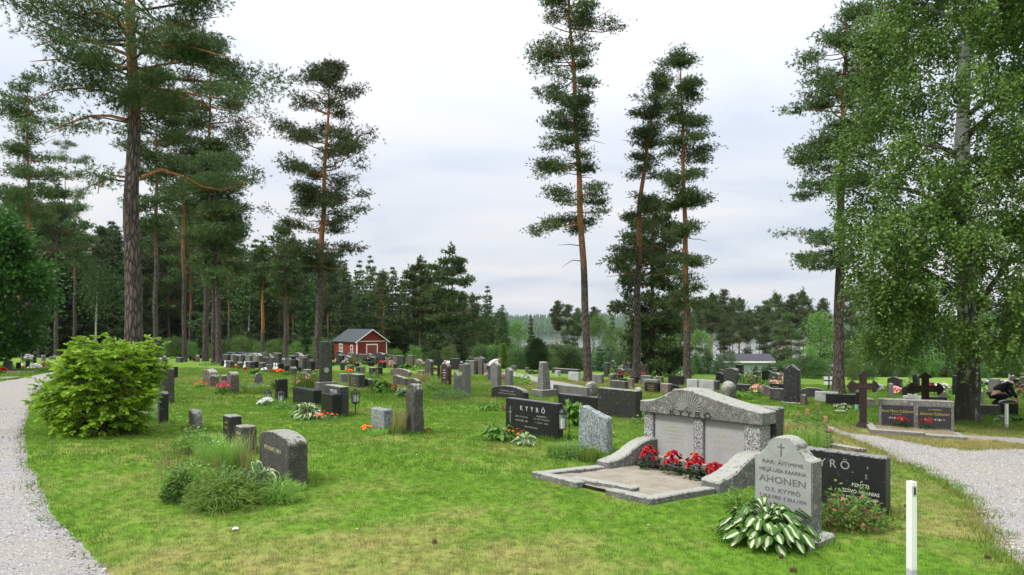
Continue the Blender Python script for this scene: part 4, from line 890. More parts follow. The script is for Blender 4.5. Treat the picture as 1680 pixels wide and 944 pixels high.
def text_mesh(s, size, extrude=0.002):
    cu = bpy.data.curves.new('t', 'FONT'); cu.body = s; cu.size = size; cu.align_x = 'CENTER'; cu.extrude = extrude; cu.resolution_u = 3
    o = bpy.data.objects.new('t', cu); COL.objects.link(o); dg = bpy.context.evaluated_depsgraph_get()
    me = bpy.data.meshes.new_from_object(o.evaluated_get(dg)); bpy.data.objects.remove(o); bpy.data.curves.remove(cu); return me
def add_text(root, s, size, x, z, y, mat, xs=1.0, name='inscription', bold=0.0):
    me = text_mesh(s, size); me.materials.clear(); me.materials.append(MAT[mat])
    o = bpy.data.objects.new(name, me); link(o, root); o.rotation_euler = (R(90), 0, 0); o.location = (x, y-0.002, z); o.scale = (xs, 1, 1); return o
def worn_lines(root, w, z0, z1, y, mat, n, seed, cover=0.75, x0=0.0):
    """lines of lettering too worn or far to read: rows of small uneven strokes"""
    rg = random.Random(seed); mb = MB(); hgt = (z1-z0)/n*0.52
    for i in range(n):
        z = z1-(i+0.8)*(z1-z0)/n; L = w*rg.uniform(.5, 1.0)*cover; x = -L/2+x0
        while x < L/2+x0:
            ww = hgt*rg.uniform(.25, .7)
            if rg.random() > .14: mb.box(x, x+ww*.45, y-.003, y+.001, z, z+hgt*rg.uniform(.8, 1)); 
            if rg.random() > .5: mb.box(x, x+ww, y-.0035, y+.001, z+hgt*rg.choice((0, .4, .78)), z+hgt*(rg.choice((.2, .58, .98))))
            x += ww+hgt*.28
    if mb.v: mb.build('inscription', MAT[mat], root)['kind'] = 'stuff'
def grave(x0, x1, yt, yb, shape, mat, label, t=0.18, yaw=YAW, plinth=None, ins=None, cat='gravestone', group=None, name='headstone', sink=0.05, w=None, lean=0.0):
    seed = int(x0*7+yb*13) % 9973
    u, b = uv(yaw); s = ((x0+x1)/2-CX)/F
    up_, tp = u.x-s*u.y, b.x-s*b.y
    C = at((x0+x1)/2, yb); D = C.y
    if w is None: w = ((x1-x0)*D/F-t*max(0, tp))/max(0.2, up_); w = max(w, 0.10)
    for _ in range(3):
        xr = x1-max(0, tp)*t*F/D; C = at(xr, yb); D = C.y
        w2 = ((x1-x0)*(D+w*.35)/F-t*max(0, tp))/max(0.2, up_); w = max(0.10, w2)
    ctr = C-u*w/2+b*t/2; ctr.z = T(ctr.x, ctr.y)
    Dt = (ctr-u*w*0.42).y if shape in ('rect', 'slant') else ctr.y
    h = EYE+(HOR-yt)*Dt/F-ctr.z
    h = max(0.12, h)
    ph = 0.0; single = plinth is None and ins is None
    me = stone_mesh(shape, w, h+sink, t, seed)
    rot = -R(yaw); GRAVES.append((ctr.x, ctr.y, w, t, yaw))
    if single:
        o = obj(name, me, None, MAT[mat]); o.location = (ctr.x, ctr.y, ctr.z-sink); o.rotation_euler = (0, lean, rot); tag(o, label, cat, group); return o
    root = empty(name, ctr, rot, label, cat, group); root.rotation_euler = (0, lean, rot)
    st = obj('stone', me, root, MAT[mat]); st.location.z = -sink
    if plinth:
        ph, ov, pm = plinth; mb = MB(); mb.box(-w/2-ov, w/2+ov, -t/2-ov, t/2+ov, -.06, ph); pl = mb.build('plinth', MAT[pm], root, 0.012)
    if ins:
        kind = ins[0]
        if kind == 'worn': worn_lines(root, w*.8, h*ins[3], h*ins[4], -t/2, ins[1], ins[2], seed)
        elif kind == 'text':
            for (s_, size, x, zf, mm) in ins[1]: add_text(root, s_, size*h, x*w, zf*h, -t/2, mm)
    root['_w'] = w; root['_h'] = h; root['_t'] = t
    return root
WG = lambda n=3, lo=.3, hi=.85, m='gold': ('worn', m, n, lo, hi)
# --- near and mid graves, each on its own
grave(425, 506, 707, 802, 'arch', 'granite_mossy', 'large arched mossy stone at the front end of the overgrown flower bed', t=0.24, ins=('worn','carved_faded',1,.58,.74))
grave(386, 422, 697, 746, 'rect', 'granite_mossy', 'middle lichen-topped block of the three dark stones by the overgrown bed', t=0.22, ins=('worn','carved_faded',2,.5,.85))
grave(365.5, 397, 680, 728, 'rect', 'granite_black_old', 'rear black block of the three dark stones by the overgrown bed', t=0.20, ins=('worn','gold',2,.5,.85))
grave(309, 333, 672, 708, 'rough', 'granite_weathered', 'rounded rough stone at the back end of the overgrown bed', t=0.16, lean=0.06)
grave(263, 286.5, 605, 663, 'rect', 'granite_mossy', 'tall dark speckled stele with pale top right of the green bush', t=0.30)
grave(259, 277, 643, 697, 'round', 'granite_black_old', 'dark round-topped stone half hidden by the green bush', t=0.16)
grave(285, 292, 602, 622, 'rect', 'granite_black', 'narrow black stone just behind the tall speckled stele', t=0.16)
grave(332, 360, 606, 636, 'rough', 'granite_brown', 'brownish rough stone with stepped top on the left lawn', t=0.3, ins=None)
grave(362, 373, 615, 630, 'round', 'granite_brown', 'small brownish stone behind the rounded pair stone')
grave(372, 392.5, 610, 647, 'arch', 'granite_brown', 'rounded brownish stone with pale edge beside the pink flowers', t=0.24)
grave(419, 433, 611, 642, 'crag', 'granite_weathered', 'little craggy obelisk on a rough base on the left lawn', t=0.3, plinth=(0.16, 0.16, 'granite_weathered'))
grave(451, 472.5, 622, 657, 'rect', 'granite_black', 'glossy black upright stone behind the two candle lanterns', t=0.30)
grave(480, 528, 635, 668, 'rect', 'granite_black', 'long glossy black stone behind the pale-edged hosta', t=0.22)
grave(527, 562, 644, 687, 'rect', 'granite_black', 'glossy black block with a bright grey side, right of the pale-edged hosta', t=0.24)
grave(532, 573, 631, 684, 'rect', 'granite_dark', 'broad grey stone with carved name along its top edge', t=0.22, ins=('text',[('MYLLER',.15,.1,.78,'carved_pale')]))
tp = grave(524, 546, 559, 645, 'pillar', 'granite_mossy', 'tallest dark pillar stone with a round pale spot in front of the slender pine', t=0.42, plinth=(0.34, 0.10, 'granite_weathered'))
grave(556, 571.5, 613, 629, 'rect', 'granite_grey', 'small grey block left of the gold-lettered grey stone', t=0.3)
grave(572, 599, 613, 638, 'rect', 'granite_dark', 'grey stone with dull gold lines behind the lawn lantern', ins=WG(4,.2,.8), t=0.25)
grave(598, 612, 621, 638, 'arch', 'granite_mossy', 'low rounded stone right of the gold-lettered grey stone')
grave(605, 617, 603, 616, 'rect', 'granite_dark', 'small dark stone, left of two side by side beyond the lawn lantern'); grave(617, 628, 603, 617, 'rect', 'granite_black', 'small black stone, right of two side by side beyond the lawn lantern', ins=WG(2,.4,.8))
grave(640, 676, 605, 619, 'low_arch', 'granite_brown', 'long low brown stone with humped top behind the red begonias')
grave(644, 673, 615, 635, 'slant', 'granite_mossy', 'dark slanting stone behind the dark-leaved hosta'); grave(668, 691, 621, 637, 'low_arch', 'granite_mossy', 'low curved-top stone behind the leaning grey pillar stone')
grave(664.5, 696.5, 629, 714, 'rough', 'granite_mossy', 'tall leaning rough grey pillar stone alone on the lawn', t=0.22)
grave(608, 645, 669, 708, 'rect', 'granite_blue', 'small blue-grey stone with faint gold name left of the rough pillar stone', t=0.20, ins=('text',[('VALKIN',.19,0,.62,'carved_faded'),('PERHE',.15,0,.38,'carved_faded')]))
grave(697, 711.5, 590, 618, 'arch', 'granite_mossy', 'dark round-topped stone left of the small iron cross')
grave(723, 741, 596, 634, 'round', 'granite_red', 'dark reddish round-topped stone with white letters', ins=('worn','carved_pale',4,.3,.75))
grave(744, 758, 609, 642, 'slant', 'granite_grey', 'pale slanted stone leaning close to the pointed obelisk'); grave(756.5, 773.5, 594, 651, 'obelisk', 'granite_grey', 'pale grey obelisk with a pyramid tip', t=0.26)
grave(804.5, 823, 595, 636, 'arch', 'granite_grey', 'pale grey round-topped stele in front of the bending person', t=0.22); grave(828, 842.5, 603, 637, 'gable', 'granite_grey', 'pointed-top grey stele right of the bending person', t=0.2)
grave(879, 905, 593, 652, 'shaft', 'granite_weathered', 'weathered tapering obelisk on a block base beside the narrow path', t=0.42, plinth=(0.24, 0.12, 'granite_grey'))
grave(806, 868, 633, 659, 'low_arch', 'granite_black_old', 'dark arched low stone behind the polished black family stone', t=0.2, ins=('worn','carved_grey',2,.35,.75))
kb = grave(829, 925, 653, 724, 'rect', 'granite_black', 'polished black family stone with large grey letters and lantern at its right end', t=0.16, ins=('text', []))
grave(948, 1006.5, 664, 747, 'slant', 'granite_blue', 'blue-grey rough-edged slab standing left of the kerbed double monument', t=0.15)
grave(907, 968, 631, 657, 'rect', 'granite_grey', 'long plain grey stone right of the weathered obelisk', t=0.16)
grave(915, 990, 646, 676, 'rect', 'granite_black', 'long low black stone with pale top edge behind the bright hosta', t=0.22)
grave(957, 984, 625, 652, 'boulder', 'granite_weathered', 'pale natural boulder between the grey stone and the mottled stone', t=0.5)
grave(980, 1054.5, 636, 690, 'rect', 'granite_black_old', 'big black stone with white lichen streaks behind the blue-grey slab', t=0.25)
grave(932, 953, 610, 627, 'rect', 'granite_white', 'small whitish block near the very tall pine'); grave(905, 953, 604, 615, 'rect', 'granite_dark', 'long dark flat-topped stone behind the whitish block', t=0.3)
grave(971, 991, 614, 631, 'rect', 'granite_grey', 'grey block right at the foot of the very tall pine'); grave(1000, 1031, 624, 642, 'rect', 'granite_mossy', 'greenish grey slab between the two pine trunks', t=0.2)
grave(1029, 1041, 621, 637, 'rect', 'granite_pink', 'pinkish block right of the greenish grey slab'); grave(1006, 1023, 614, 624, 'rect', 'granite_black', 'small black gold-lettered stone beyond the greenish grey slab', ins=WG(2,.3,.8)); grave(1015, 1029, 621, 629, 'rect', 'granite_black', 'tiny black stone squeezed behind the greenish grey slab', ins=WG(1,.4,.7))
grave(1033, 1048, 618, 631, 'rect', 'granite_black', 'black stone at the foot of the leaning pine'); grave(1051, 1072, 616, 632, 'rect', 'slate', 'bluish slate stone right of the leaning pine'); grave(1054, 1083, 622, 641, 'rect', 'granite_grey', 'grey stone behind the black and gold stone', t=0.2)
grave(1057, 1084.5, 627, 646, 'rect', 'granite_black', 'black stone with gold letters above the left roof of the monument', ins=WG(4,.2,.85)); grave(1083, 1104, 629, 647, 'rect', 'granite_pink', 'pale pink block beside the black and gold stone', t=0.3); grave(1096, 1122, 632, 648, 'low_arch', 'granite_black', 'black oval-topped stone with yellow lettering behind the monument', ins=WG(2,.3,.7))
grave(1096, 1122, 616, 634, 'rect', 'granite_black', 'broad black stone at the foot of the orange-stemmed pine'); grave(1075, 1089, 618, 629, 'rect', 'granite_brown', 'brown stone left of the broad black stone')
grave(1126.5, 1145.5, 622, 645, 'rect', 'granite_white', 'white stone, left one of the pale pair behind the monument peak', yaw=25); grave(1145.5, 1172, 623, 646, 'rect', 'granite_white', 'white stone, right one of the pale pair behind the monument peak', yaw=25, ins=('worn','carved_grey',2,.4,.8)); grave(1171, 1181, 625, 642, 'rect', 'granite_dark', 'dark stone right next to the pale pair')
grave(1179, 1212, 625, 658, 'boulder', 'granite_weathered', 'lichen-covered natural boulder stone right of the pale pair', t=0.5); grave(1207, 1231, 630, 645, 'rect', 'granite_black_old', 'low dark stone with a white top behind the leafy bush'); grave(1231, 1243, 616, 633, 'round', 'granite_mossy', 'dome-shaped mossy stone among the young pines')
grave(1250, 1265, 631, 652, 'slant', 'slate', 'grey slate stone with slanted edge left of the dark lettered stone', yaw=20); grave(1262, 1287, 629, 646, 'rect', 'granite_black', 'black gold-lettered stone left of the tall black stele', ins=WG(2,.4,.8)); grave(1263, 1287, 637, 660, 'rect', 'granite_dark', 'dark lettered stone on a grey plinth left of the tall black stele', ins=('worn','carved_grey',4,.3,.8), plinth=(0.03,0.04,'granite_grey'), yaw=30)
grave(1285, 1314, 598, 664, 'gable', 'granite_black_old', 'tall black stele with gabled lichen top', t=0.30, yaw=35, plinth=(0.06,0.05,'granite_white'), ins=('worn','granite_dark',7,.30,.75)); grave(1312, 1326, 647, 665, 'rough', 'granite_brown', 'rough brown stone at the right foot of the tall black stele')
grave(1312, 1355, 636, 655, 'low_arch', 'granite_dark', 'wide low-arched dark grey stone right of the tall black stele', yaw=30); grave(1337, 1376, 642, 663, 'rect', 'granite_white', 'pale stone with dark carved corner left of the long black stone', yaw=30, ins=('worn','carved_black',1,.7,.95)); grave(1355, 1406, 646, 668, 'rect', 'granite_black', 'long plain black stone behind the low pale-edged hosta', yaw=25)
grave(1404, 1421, 643, 672, 'rect', 'granite_black', 'black upright stone partly behind the left iron cross', yaw=25); grave(1418, 1438, 654, 670, 'rough', 'granite_grey', 'low rough grey stone right of the left iron cross', yaw=25); grave(1392, 1405, 625, 648, 'round', 'granite_mossy', 'dark rounded stone behind the left arm of the iron cross')
grave(1523, 1554, 651, 668, 'rect', 'granite_black', 'black stone with a gold name behind the right iron cross', yaw=30, ins=('text',[('JAKONEN',.30,0,.60,'gold')])); grave(1539, 1554, 637, 665, 'slant', 'granite_weathered', 'slanted rough grey stone left of the birch trunk', yaw=30)
grave(1481, 1513, 647, 661, 'steps', 'granite_white', 'pale grey stepped stone behind the twin-panel stone', yaw=30); grave(1471, 1514, 653.5, 665, 'low_arch', 'granite_black', 'black arched stone peeping above the twin-panel stone', yaw=30); grave(1457, 1466.5, 628, 653, 'obelisk', 'granite_grey', 'slim grey pedestal stone left of the right iron cross', yaw=30)
grave(1602, 1642, 664, 684, 'rect', 'granite_mossy', 'long low mossy stone right of the birch trunk', yaw=15, t=0.25); grave(1641, 1671, 656.5, 683, 'arch', 'granite_black', 'black arched gold-lettered stone at the right edge', yaw=20, ins=('text',[('LUKANEN',.19,0,.76,'gold')])); grave(1606, 1615.5, 640, 668, 'obelisk', 'granite_white', 'small pale obelisk right of the birch trunk', yaw=20)
# left edge
grave(5, 22, 589, 609, 'slant', 'granite_grey', 'plain grey stone under the dark leafy tree at the left edge', yaw=-15); grave(29, 34.5, 595, 607, 'rect', 'granite_black', 'thin black stone with a white candle at the far left'); grave(44, 49.5, 591, 605, 'rect', 'granite_black', 'thin black stone beside the white flowers at the far left'); grave(54, 60, 585, 596, 'rect', 'granite_black_old', 'dark little stone behind the white flowers at the far left'); grave(66, 75, 583, 596, 'rect', 'granite_grey', 'grey little stone behind the red flowers at the far left'); grave(85, 92, 585, 590, 'boulder', 'granite_grey', 'low boulder beside the gravel path on the far left', t=0.5)
grave(265, 274, 584, 595, 'round', 'granite_dark', 'dark rounded stone left of the bent pine trunk'); grave(288, 301, 586, 595, 'rect', 'granite_dark', 'wide grey stone just left of the bent pine trunk'); grave(311, 314.5, 584, 592, 'rect', 'granite_black', 'slim black stone right of the bent pine trunk'); grave(320, 328, 583, 594, 'rough', 'granite_brown', 'rough stone left of the stout pine trunk')
# middle-left rows
ML = [(363,370,591,601,'rect','granite_black_old','small dark stone at the left end of the bin-side row'),(370,385,592,604,'rect','granite_mossy','wide dark stone with a white ornament at its left in the bin-side row'),(389,398.5,593,606,'slant','granite_dark','slanted stone behind the red flowers in the bin-side row'),(390,399,587,596,'rect','granite_dark','square stone directly below the dark blue bins'),(364,372,582,592,'boulder','granite_grey','grey boulder left of the dark blue bins'),
 (402,418,593,606,'rect','granite_dark','broad dark stone with a white ornament in the bin-side row'),(418,424.5,594,604,'rect','granite_black','black narrow stone in the middle of the bin-side row'),(424,438,595,608,'rect','granite_mossy','broad mossy stone with pale top in the bin-side row'),(438,446,598,611,'rect','granite_grey','grey block at the right end of the bin-side row'),
 (452,466,596,609,'rect','granite_black','black stone with white ornaments above the orange-red flowers'),(466,475.5,599,611,'rect','granite_black_old','black stone right above the orange-red flowers'),(474,487,602,618,'round','granite_mossy','round mossy stone with pale pink flowers showing above it'),(489,494.5,603,611,'rect','granite_black','tiny black stone right of the round mossy stone'),(492.5,505,610,624,'rough','granite_mossy','rough stone left of the tallest pillar stone'),(497,512,606,618,'rect','granite_brown','brown stone behind the rough stone'),(513,521,612,626,'rough','granite_mossy','small rough stone at the left foot of the tallest pillar stone'),
 (456,473,588,597,'rough','granite_brown','brown stone behind the black ornamented stone'),(478,489,588,597,'arch','granite_black_old','dark arched stone near the lime green hosta'),(490,506,586,596,'rect','granite_grey','wide grey stone behind the lime green hosta'),
 (552,560,589,597,'rect','granite_dark','dark stone below the shed window'),(558,566,595,608,'rect','granite_dark','grey stone in front of the shed near its narrow window'),(569,581,599,610,'rect','granite_brown','brown stone above the orange flowers'),(581,590,594,603,'slant','granite_black','black slanted stone with bright top below the shed corner'),(583,593,602,611,'rect','granite_mossy','mossy block right of the orange flowers'),(593,600,602,613,'rect','granite_grey','speckled grey block below the shed corner'),(604,614,594,601,'rect','granite_black','black stone just below the shed door'),(620,634,594,604,'rect','granite_black','black stone behind the orange flowers below the shed'),
 (646,652.5,597,605,'rect','granite_dark','small grey stone right of the shed'),(653,660,594,601,'arch','granite_mossy','small arched stone right of the shed'),(680,696,589,600,'boulder','granite_grey','broad grey boulder in the rows right of the shed'),(685,698,608,614,'rect','granite_brown','flat low brown stone before the dark round-topped stone'),
 (773,785,600,613,'rect','granite_grey','grey stone behind the pointed obelisk on its right'),(838,848,600,608,'rect','granite_grey','grey stone beside the thuja'),(861,868,603,612,'rect','granite_grey','low grey block beside the narrow gravel path'),(910,920,608,618,'rect','granite_white','little white block right of the weathered obelisk'),(998,1007.5,615,625,'rect','granite_grey','grey stone left of the small black gold-lettered stone')]
for x0,x1,a,b,sh_,mt,lb in ML:
    o = grave(x0,x1,a,b,sh_,mt,lb,t=0.25)
    if 'white ornament' in lb:      # little white angel figures leaning on the stone
        for xo in ((-.22, .12) if 'ornaments' in lb else (-.2,)):
            mb = MB(); mb.lathe([(.05,0),(.085,.03),(.06,.16),(.035,.24),(.055,.30),(.05,.36),(.012,.40)], 8, (xo, -.20, .06)); mb.add([(xo-.13,-.17,.30),(xo-.02,-.17,.14),(xo+.02,-.17,.14),(xo+.13,-.17,.30),(xo,-.165,.22)], [(0,1,4),(2,3,4)]); mb.build('ornament', MAT['white_wax'], o)
mb = MB(); mb.tube([(tp['_w']*.455,0,tp['_h']*.43),(tp['_w']*.47+.012,0,tp['_h']*.43)], [.085,.08], 14); mb.build('lichen_spot', MAT['lichen_pale'], tp)
# crowded far rows: small stones no one can tell apart
rg = random.Random(31)
CROWD = []
def crowd(n, x0, x1, yf, yl, label, group, hh=(.45,.95)):
    for i in range(n):
        px = rg.uniform(x0, x1); py = rg.uniform(yf(px), yl(px)); l = at(px, py); s_ = F/l.y; h = rg.uniform(*hh); w = rg.uniform(.4, 1.1)
        if any(inside(p, l.x, l.y) for p in PATHS): continue
        CROWD.append((w*h*s_*s_, (px-w*.35*s_, px+w*.35*s_, py-h*s_, py, rg.choice(('rect','rect','arch','rough','gable')), rg.choice(('granite_dark','granite_black','granite_grey','granite_mossy','granite_brown','granite_black_old','granite_dark')), label), dict(t=.22, group=group, yaw=YAW+rg.uniform(-8,8))))
def crowd_build(keep):
    """the largest as objects of their own, the rest joined into one far mass"""
    CROWD.sort(key=lambda c: -c[0]); bm = bmesh.new(); mats = []
    for k, (_, a, kw) in enumerate(CROWD):
        o = grave(*a, **kw)
        if k >= keep:
            m_ = o.data.materials[0]
            if m_ not in mats: mats.append(m_)
            n0 = len(bm.faces); me = o.data; me.transform(Matrix.LocRotScale(o.location, o.rotation_euler, o.scale)); bm.from_mesh(me); bm.faces.ensure_lookup_table()
            for f in bm.faces[n0:]: f.material_index = mats.index(m_)
            bpy.data.objects.remove(o); bpy.data.meshes.remove(me)
    me = bpy.data.meshes.new('far_headstones'); bm.to_mesh(me); bm.free()
    for m_ in mats: me.materials.append(m_)
    tag(obj('far_headstones', me), 'countless tiny headstones of the farthest rows', kind='stuff')
crowd(80, 425, 548, lambda x: 574, lambda x: 590, 'small headstone in the crowded far rows between the bins and the shed', 'small headstones of the far rows left of the shed')
crowd(36, 555, 640, lambda x: 592.5, lambda x: 600, 'small headstone in the rows right in front of the red shed', 'small headstones in front of the shed')
crowd(64, 636, 845, lambda x: 589, lambda x: 603, 'small headstone in the crowded rows under the tree row right of the shed', 'small headstones of the far rows right of the shed')
crowd(34, 370, 512, lambda x: 594+(x-385)*.06, lambda x: 600+(x-385)*.12, 'low dark headstone in the crowded bin-side rows', 'low headstones of the bin-side rows', (.55,.95))
crowd(18, 740, 800, lambda x: 602, lambda x: 616, 'small headstone behind the pale grey obelisk', 'small headstones behind the pale obelisk')
crowd(22, 985, 1130, lambda x: 611, lambda x: 619, 'small headstone in the last row before the green belt', 'small headstones before the green belt')
crowd(16, 1170, 1300, lambda x: 622, lambda x: 634, 'small headstone in front of the young pines', 'small headstones in front of the young pines')
crowd(20, 255, 420, lambda x: 567, lambda x: 580, 'small headstone on the far lawn between the pine trunks', 'small headstones between the left pine trunks')
crowd(16, 30, 110, lambda x: 574, lambda x: 590, 'small headstone beyond the gravel path at the far left', 'small headstones at the far left')

crowd(16, 1400, 1690, lambda x: 642, lambda x: 655, 'small headstone on the lawn behind the iron crosses and the birch', 'small headstones behind the iron crosses')
crowd_build(172)
# lettering of the polished black family stone
w_, h_, t_ = kb['_w'], kb['_h'], kb['_t']
add_text(kb, 'K  Y  Y  R  Ö', h_*.19, w_*.04, h_*.70, -t_/2, 'carved_pale')
for (s_, x, z) in (('JUHO KUSTAA', -.17, .50), ('* 1902  † 1969', -.17, .39), ('AINO MARIA', .22, .50), ('ALISA', .22, .58), ('* 1908  † 1981', .22, .40), ('PERHE', .02, .24)): worn_lines(kb, w_*.30, h_*(z-.02), h_*(z+.07), -t_/2, 'carved_grey', 1, int(z*100+x*10), 1.0, x*w_)
mb = MB(); mb.box(-w_*.40-.008, -w_*.40+.008, -t_/2-.004, -t_/2+.002, h_*.30, h_*.78); mb.box(-w_*.40-.05, -w_*.40+.05, -t_/2-.005, -t_/2+.002, h_*.60, h_*.62); mb.build('cross', MAT['carved_grey'], kb)

# --- pale arched stone of the hosta (front right)
u, b = uv(YAW); C = at(1318, 893); t = 0.17
ah = grave(1237, 1350, 715, 893, 'shoulder', 'granite_pale', 'pale arched stone with carved cross and black letters behind the big variegated hosta', t=0.185, sink=0.04, ins=('text', [('RAK. ÄITIMME',.052,.0,.715,'carved_dark'),('HELJÄ LIISA KAARINA',.052,0,.635,'carved_dark'),('AHONEN',.094,.0,.525,'carved_dark'),('O.S. KYYRÖ',.054,0,.435,'carved_dark'),('* 28.8.1905  † 20.6.1954',.047,0,.365,'carved_dark')]))
w_, h_, t_ = ah['_w'], ah['_h'], ah['_t']; st = [c for c in ah.children if c.name.startswith('stone')][0]; st.data.materials.append(MAT['granite_weathered'])
for p in st.data.polygons:
    if p.normal.y > -0.75: p.material_index = 1
for c in ah.children:
    if c.name.startswith('inscription'): bw = max(v.co.x for v in c.data.vertices)-min(v.co.x for v in c.data.vertices); c.scale.x = min(1.35, w_*.80/max(1e-3, bw))
mb = MB(); y = -t_/2; mb.box(-.006-.02*w_, .006-.02*w_, y-.003, y+.001, h_*.80, h_*.93); mb.box(-.034-.02*w_, .034-.02*w_, y-.0035, y+.001, h_*.888, h_*.898); mb.build('cross', MAT['carved_dark'], ah)
mb = MB(); mb.box(-w_/2-.02, w_/2+.10, -t_/2-.10, t_/2+.05, -.08, .07); roughen(mb.mesh('x'), 0, 1, 0); obj('plinth', roughen(mb.mesh('plinth', .02), .012, 2, 4, 6), ah, MAT['granite_weathered'])
# --- dark stone with grey letters right of it
yr = grave(1294, 1463, 732, 852, 'rect', 'granite_black_plain', 'dark granite stone with grey letters standing right of the pale arched stone', t=0.17, sink=0.05, yaw=46, ins=('text', []))
w_, h_, t_ = yr['_w'], yr['_h'], yr['_t']
add_text(yr, 'K Y Y R Ö', h_*.20, -w_*.12, h_*.73, -t_/2, 'carved_grey'); add_text(yr, 'PENTTI', h_*.085, w_*.26, h_*.46, -t_/2, 'carved_pale'); add_text(yr, 'TOIVO-ANANIAS', h_*.085, w_*.26, h_*.35, -t_/2, 'carved_pale', 0.9); add_text(yr, '* 9.9.1921 † 10.10.1969', h_*.07, w_*.26, h_*.25, -t_/2, 'carved_pale', 0.8)
add_text(yr, 'HILMA', h_*.085, -w_*.25, h_*.46, -t_/2, 'carved_pale')

# --- kerbed double monument
u, b = uv(YAW)
K1 = at(872, 784); K2 = at(1062, 831); Wm = (K2-K1).dot(u)
KR = at(1184, 813); dep1 = (KR-K2).dot(b)
def proj(p): return CX+p.x*F/p.y, HOR-(p.z-EYE)*F/p.y
dep2 = dep1
while proj(K1+b*dep2)[0] < 1056 and dep2 < 6: dep2 += 0.01
mroot = empty('double_grave_monument', K1, -R(YAW), 'large lichen-grey double monument with curved pediment, two pale panels and a kerbed plot', 'grave monument')
zg = lambda x, y: T(*( (K1+u*x+b*y).xy ))-K1.z      # ground height in the monument's own frame
print('MON', Wm, dep1, dep2, proj(K1+u*Wm+b*dep2), K1, K2)
D2 = (K1+b*dep2).y; ztop_end = EYE+(HOR-652)*D2/F-K1.z
pk = K1+u*(Wm*.36)+b*dep2; zpk = EYE+(HOR-638)*pk.y/F-K1.z
rend = K1+u*(Wm*.99)+b*dep2; zr_end = EYE+(HOR-682)*rend.y/F-K1.z
zcb = EYE+(HOR-669)*D2/F-K1.z; zcb_r = EYE+(HOR-702)*(K1+u*Wm*.87+b*dep2).y/F-K1.z
print('MONZ', ztop_end, zpk, zr_end, zcb, zcb_r)
zb = zg(Wm*.5, dep2)-.05; hcap = (zcb+zcb_r)/2; hend = (ztop_end+zr_end)/2; y0 = dep2
def part(mb, nm, mat, bev=.01, rough=0, cuts=2, sc=5, smooth=False):
    me = mb.mesh(nm, bev, 1, smooth)
    if rough: roughen(me, rough, cuts, len(nm), sc, -9)
    return obj(nm, me, mroot, MAT[mat])
mb = MB(); mb.box(-.03, Wm+.03, y0-.03, y0+.42, zb-.1, zb+.20); part(mb, 'plinth', 'granite_weathered', .015, .006)
for (xa, xb, dp) in ((.0,.085,.0),(.455,.535,.0),(.865,.985,.02)): mb = MB(); mb.box(Wm*xa, Wm*xb, y0-.0+dp*0, y0+.26, zb+.201, hcap-.002); part(mb, 'pillar', 'granite_speckled', .008)
for k, (xa, xb) in enumerate(((.088,.452),(.538,.862))):
    mb = MB(); mb.box(Wm*xa, Wm*xb, y0+.05, y0+.2, zb+.202, hcap-.003); pn = part(mb, 'panel', 'granite_panel', .004)
    worn_lines(pn, Wm*.22, zb+.20+(hcap-zb)*.25, hcap-.16, y0+.05, 'carved_faint', 5 if k == 0 else 3, 40+k, .9, Wm*(xa+xb)/2)
cap = [(-.04,hcap),(Wm+.03,hcap),(Wm+.03,hend+.0)]
for i in range(9): f = i/8; cap.append((Wm*(.97-.46*f), hend+.012+(zpk-hend-.05)*(f**1.25)))
cap += [(Wm*.475,zpk-.01),(Wm*.36,zpk),(Wm*.30,zpk-.01)]
for i in range(7): f = i/6; cap.append((Wm*(.27-.24*f), hend+(zpk-hend-.05)*((1-f)**1.6)))
cap += [(-.04,hend)]
mb = MB(); mb.prism(cap, y0-.05, y0+.36); part(mb, 'pediment', 'granite_weathered', .012, .005, 1, 6)
mb = MB(); mb.box(Wm*.60, Wm+.05, y0+.30, y0+.48, zb, hend+.04); part(mb, 'back_slab', 'granite_mossy', .02, .012)
mb = MB(); mb.box(Wm*.0, Wm*.6, y0+.265, y0+.40, zb, hcap-.01); part(mb, 'back_slab', 'granite_mossy', .02)
mb = MB(); cx_, cz_ = Wm*.43, hcap+.085
for i in range(17):
    a = math.pi*(i+.5)/17; ca, sa = math.cos(a), math.sin(a); r0_, r1_ = .06, .19+.06*math.sin(a)
    p = [(cx_+ca*r0_-sa*.003, cz_+sa*r0_+ca*.003),(cx_+ca*r0_+sa*.003, cz_+sa*r0_-ca*.003),(cx_+ca*r1_+sa*.008, cz_+sa*r1_-ca*.008),(cx_+ca*r1_-sa*.008, cz_+sa*r1_+ca*.008)]
    mb.prism(p, y0-.06, y0-.045)
part(mb, 'sunburst', 'carved_ray', 0)
add_text(mroot, 'K Y Y R Ö', .112, Wm*.445, hcap+.012, y0-.052, 'carved_black', 1.45)
def wing(x0, x1, nm='wing'):
    L = dep2-dep1+.06; f = dep1; z0 = zg((x0+x1)/2, f)
    pr = [(0,.13),(.10,.15),(.20,.16),(.35,.20),(.50,.28),(.65,.36),(.80,.395),(1,.40)]
    mb = MB(); n = len(pr); poly = [(f, z0-.06)]+[(f+t_*L, z0+.04+h_*0.85) for t_, h_ in pr]+[(f+L, z0-.06)]; k = len(poly)
    vs = [(x0, y, z) for y, z in poly]+[(x1, y, z) for y, z in poly]; mb.add(vs, [tuple(range(k)), tuple(reversed(range(k, 2*k)))]+[(i, (i+1) % k, (i+1) % k+k, i+k) for i in range(k)])
    part(mb, nm, 'granite_weathered', .02, .012, 2, 6)
wing(-.02, .22); wing(Wm-.24, Wm+.03)
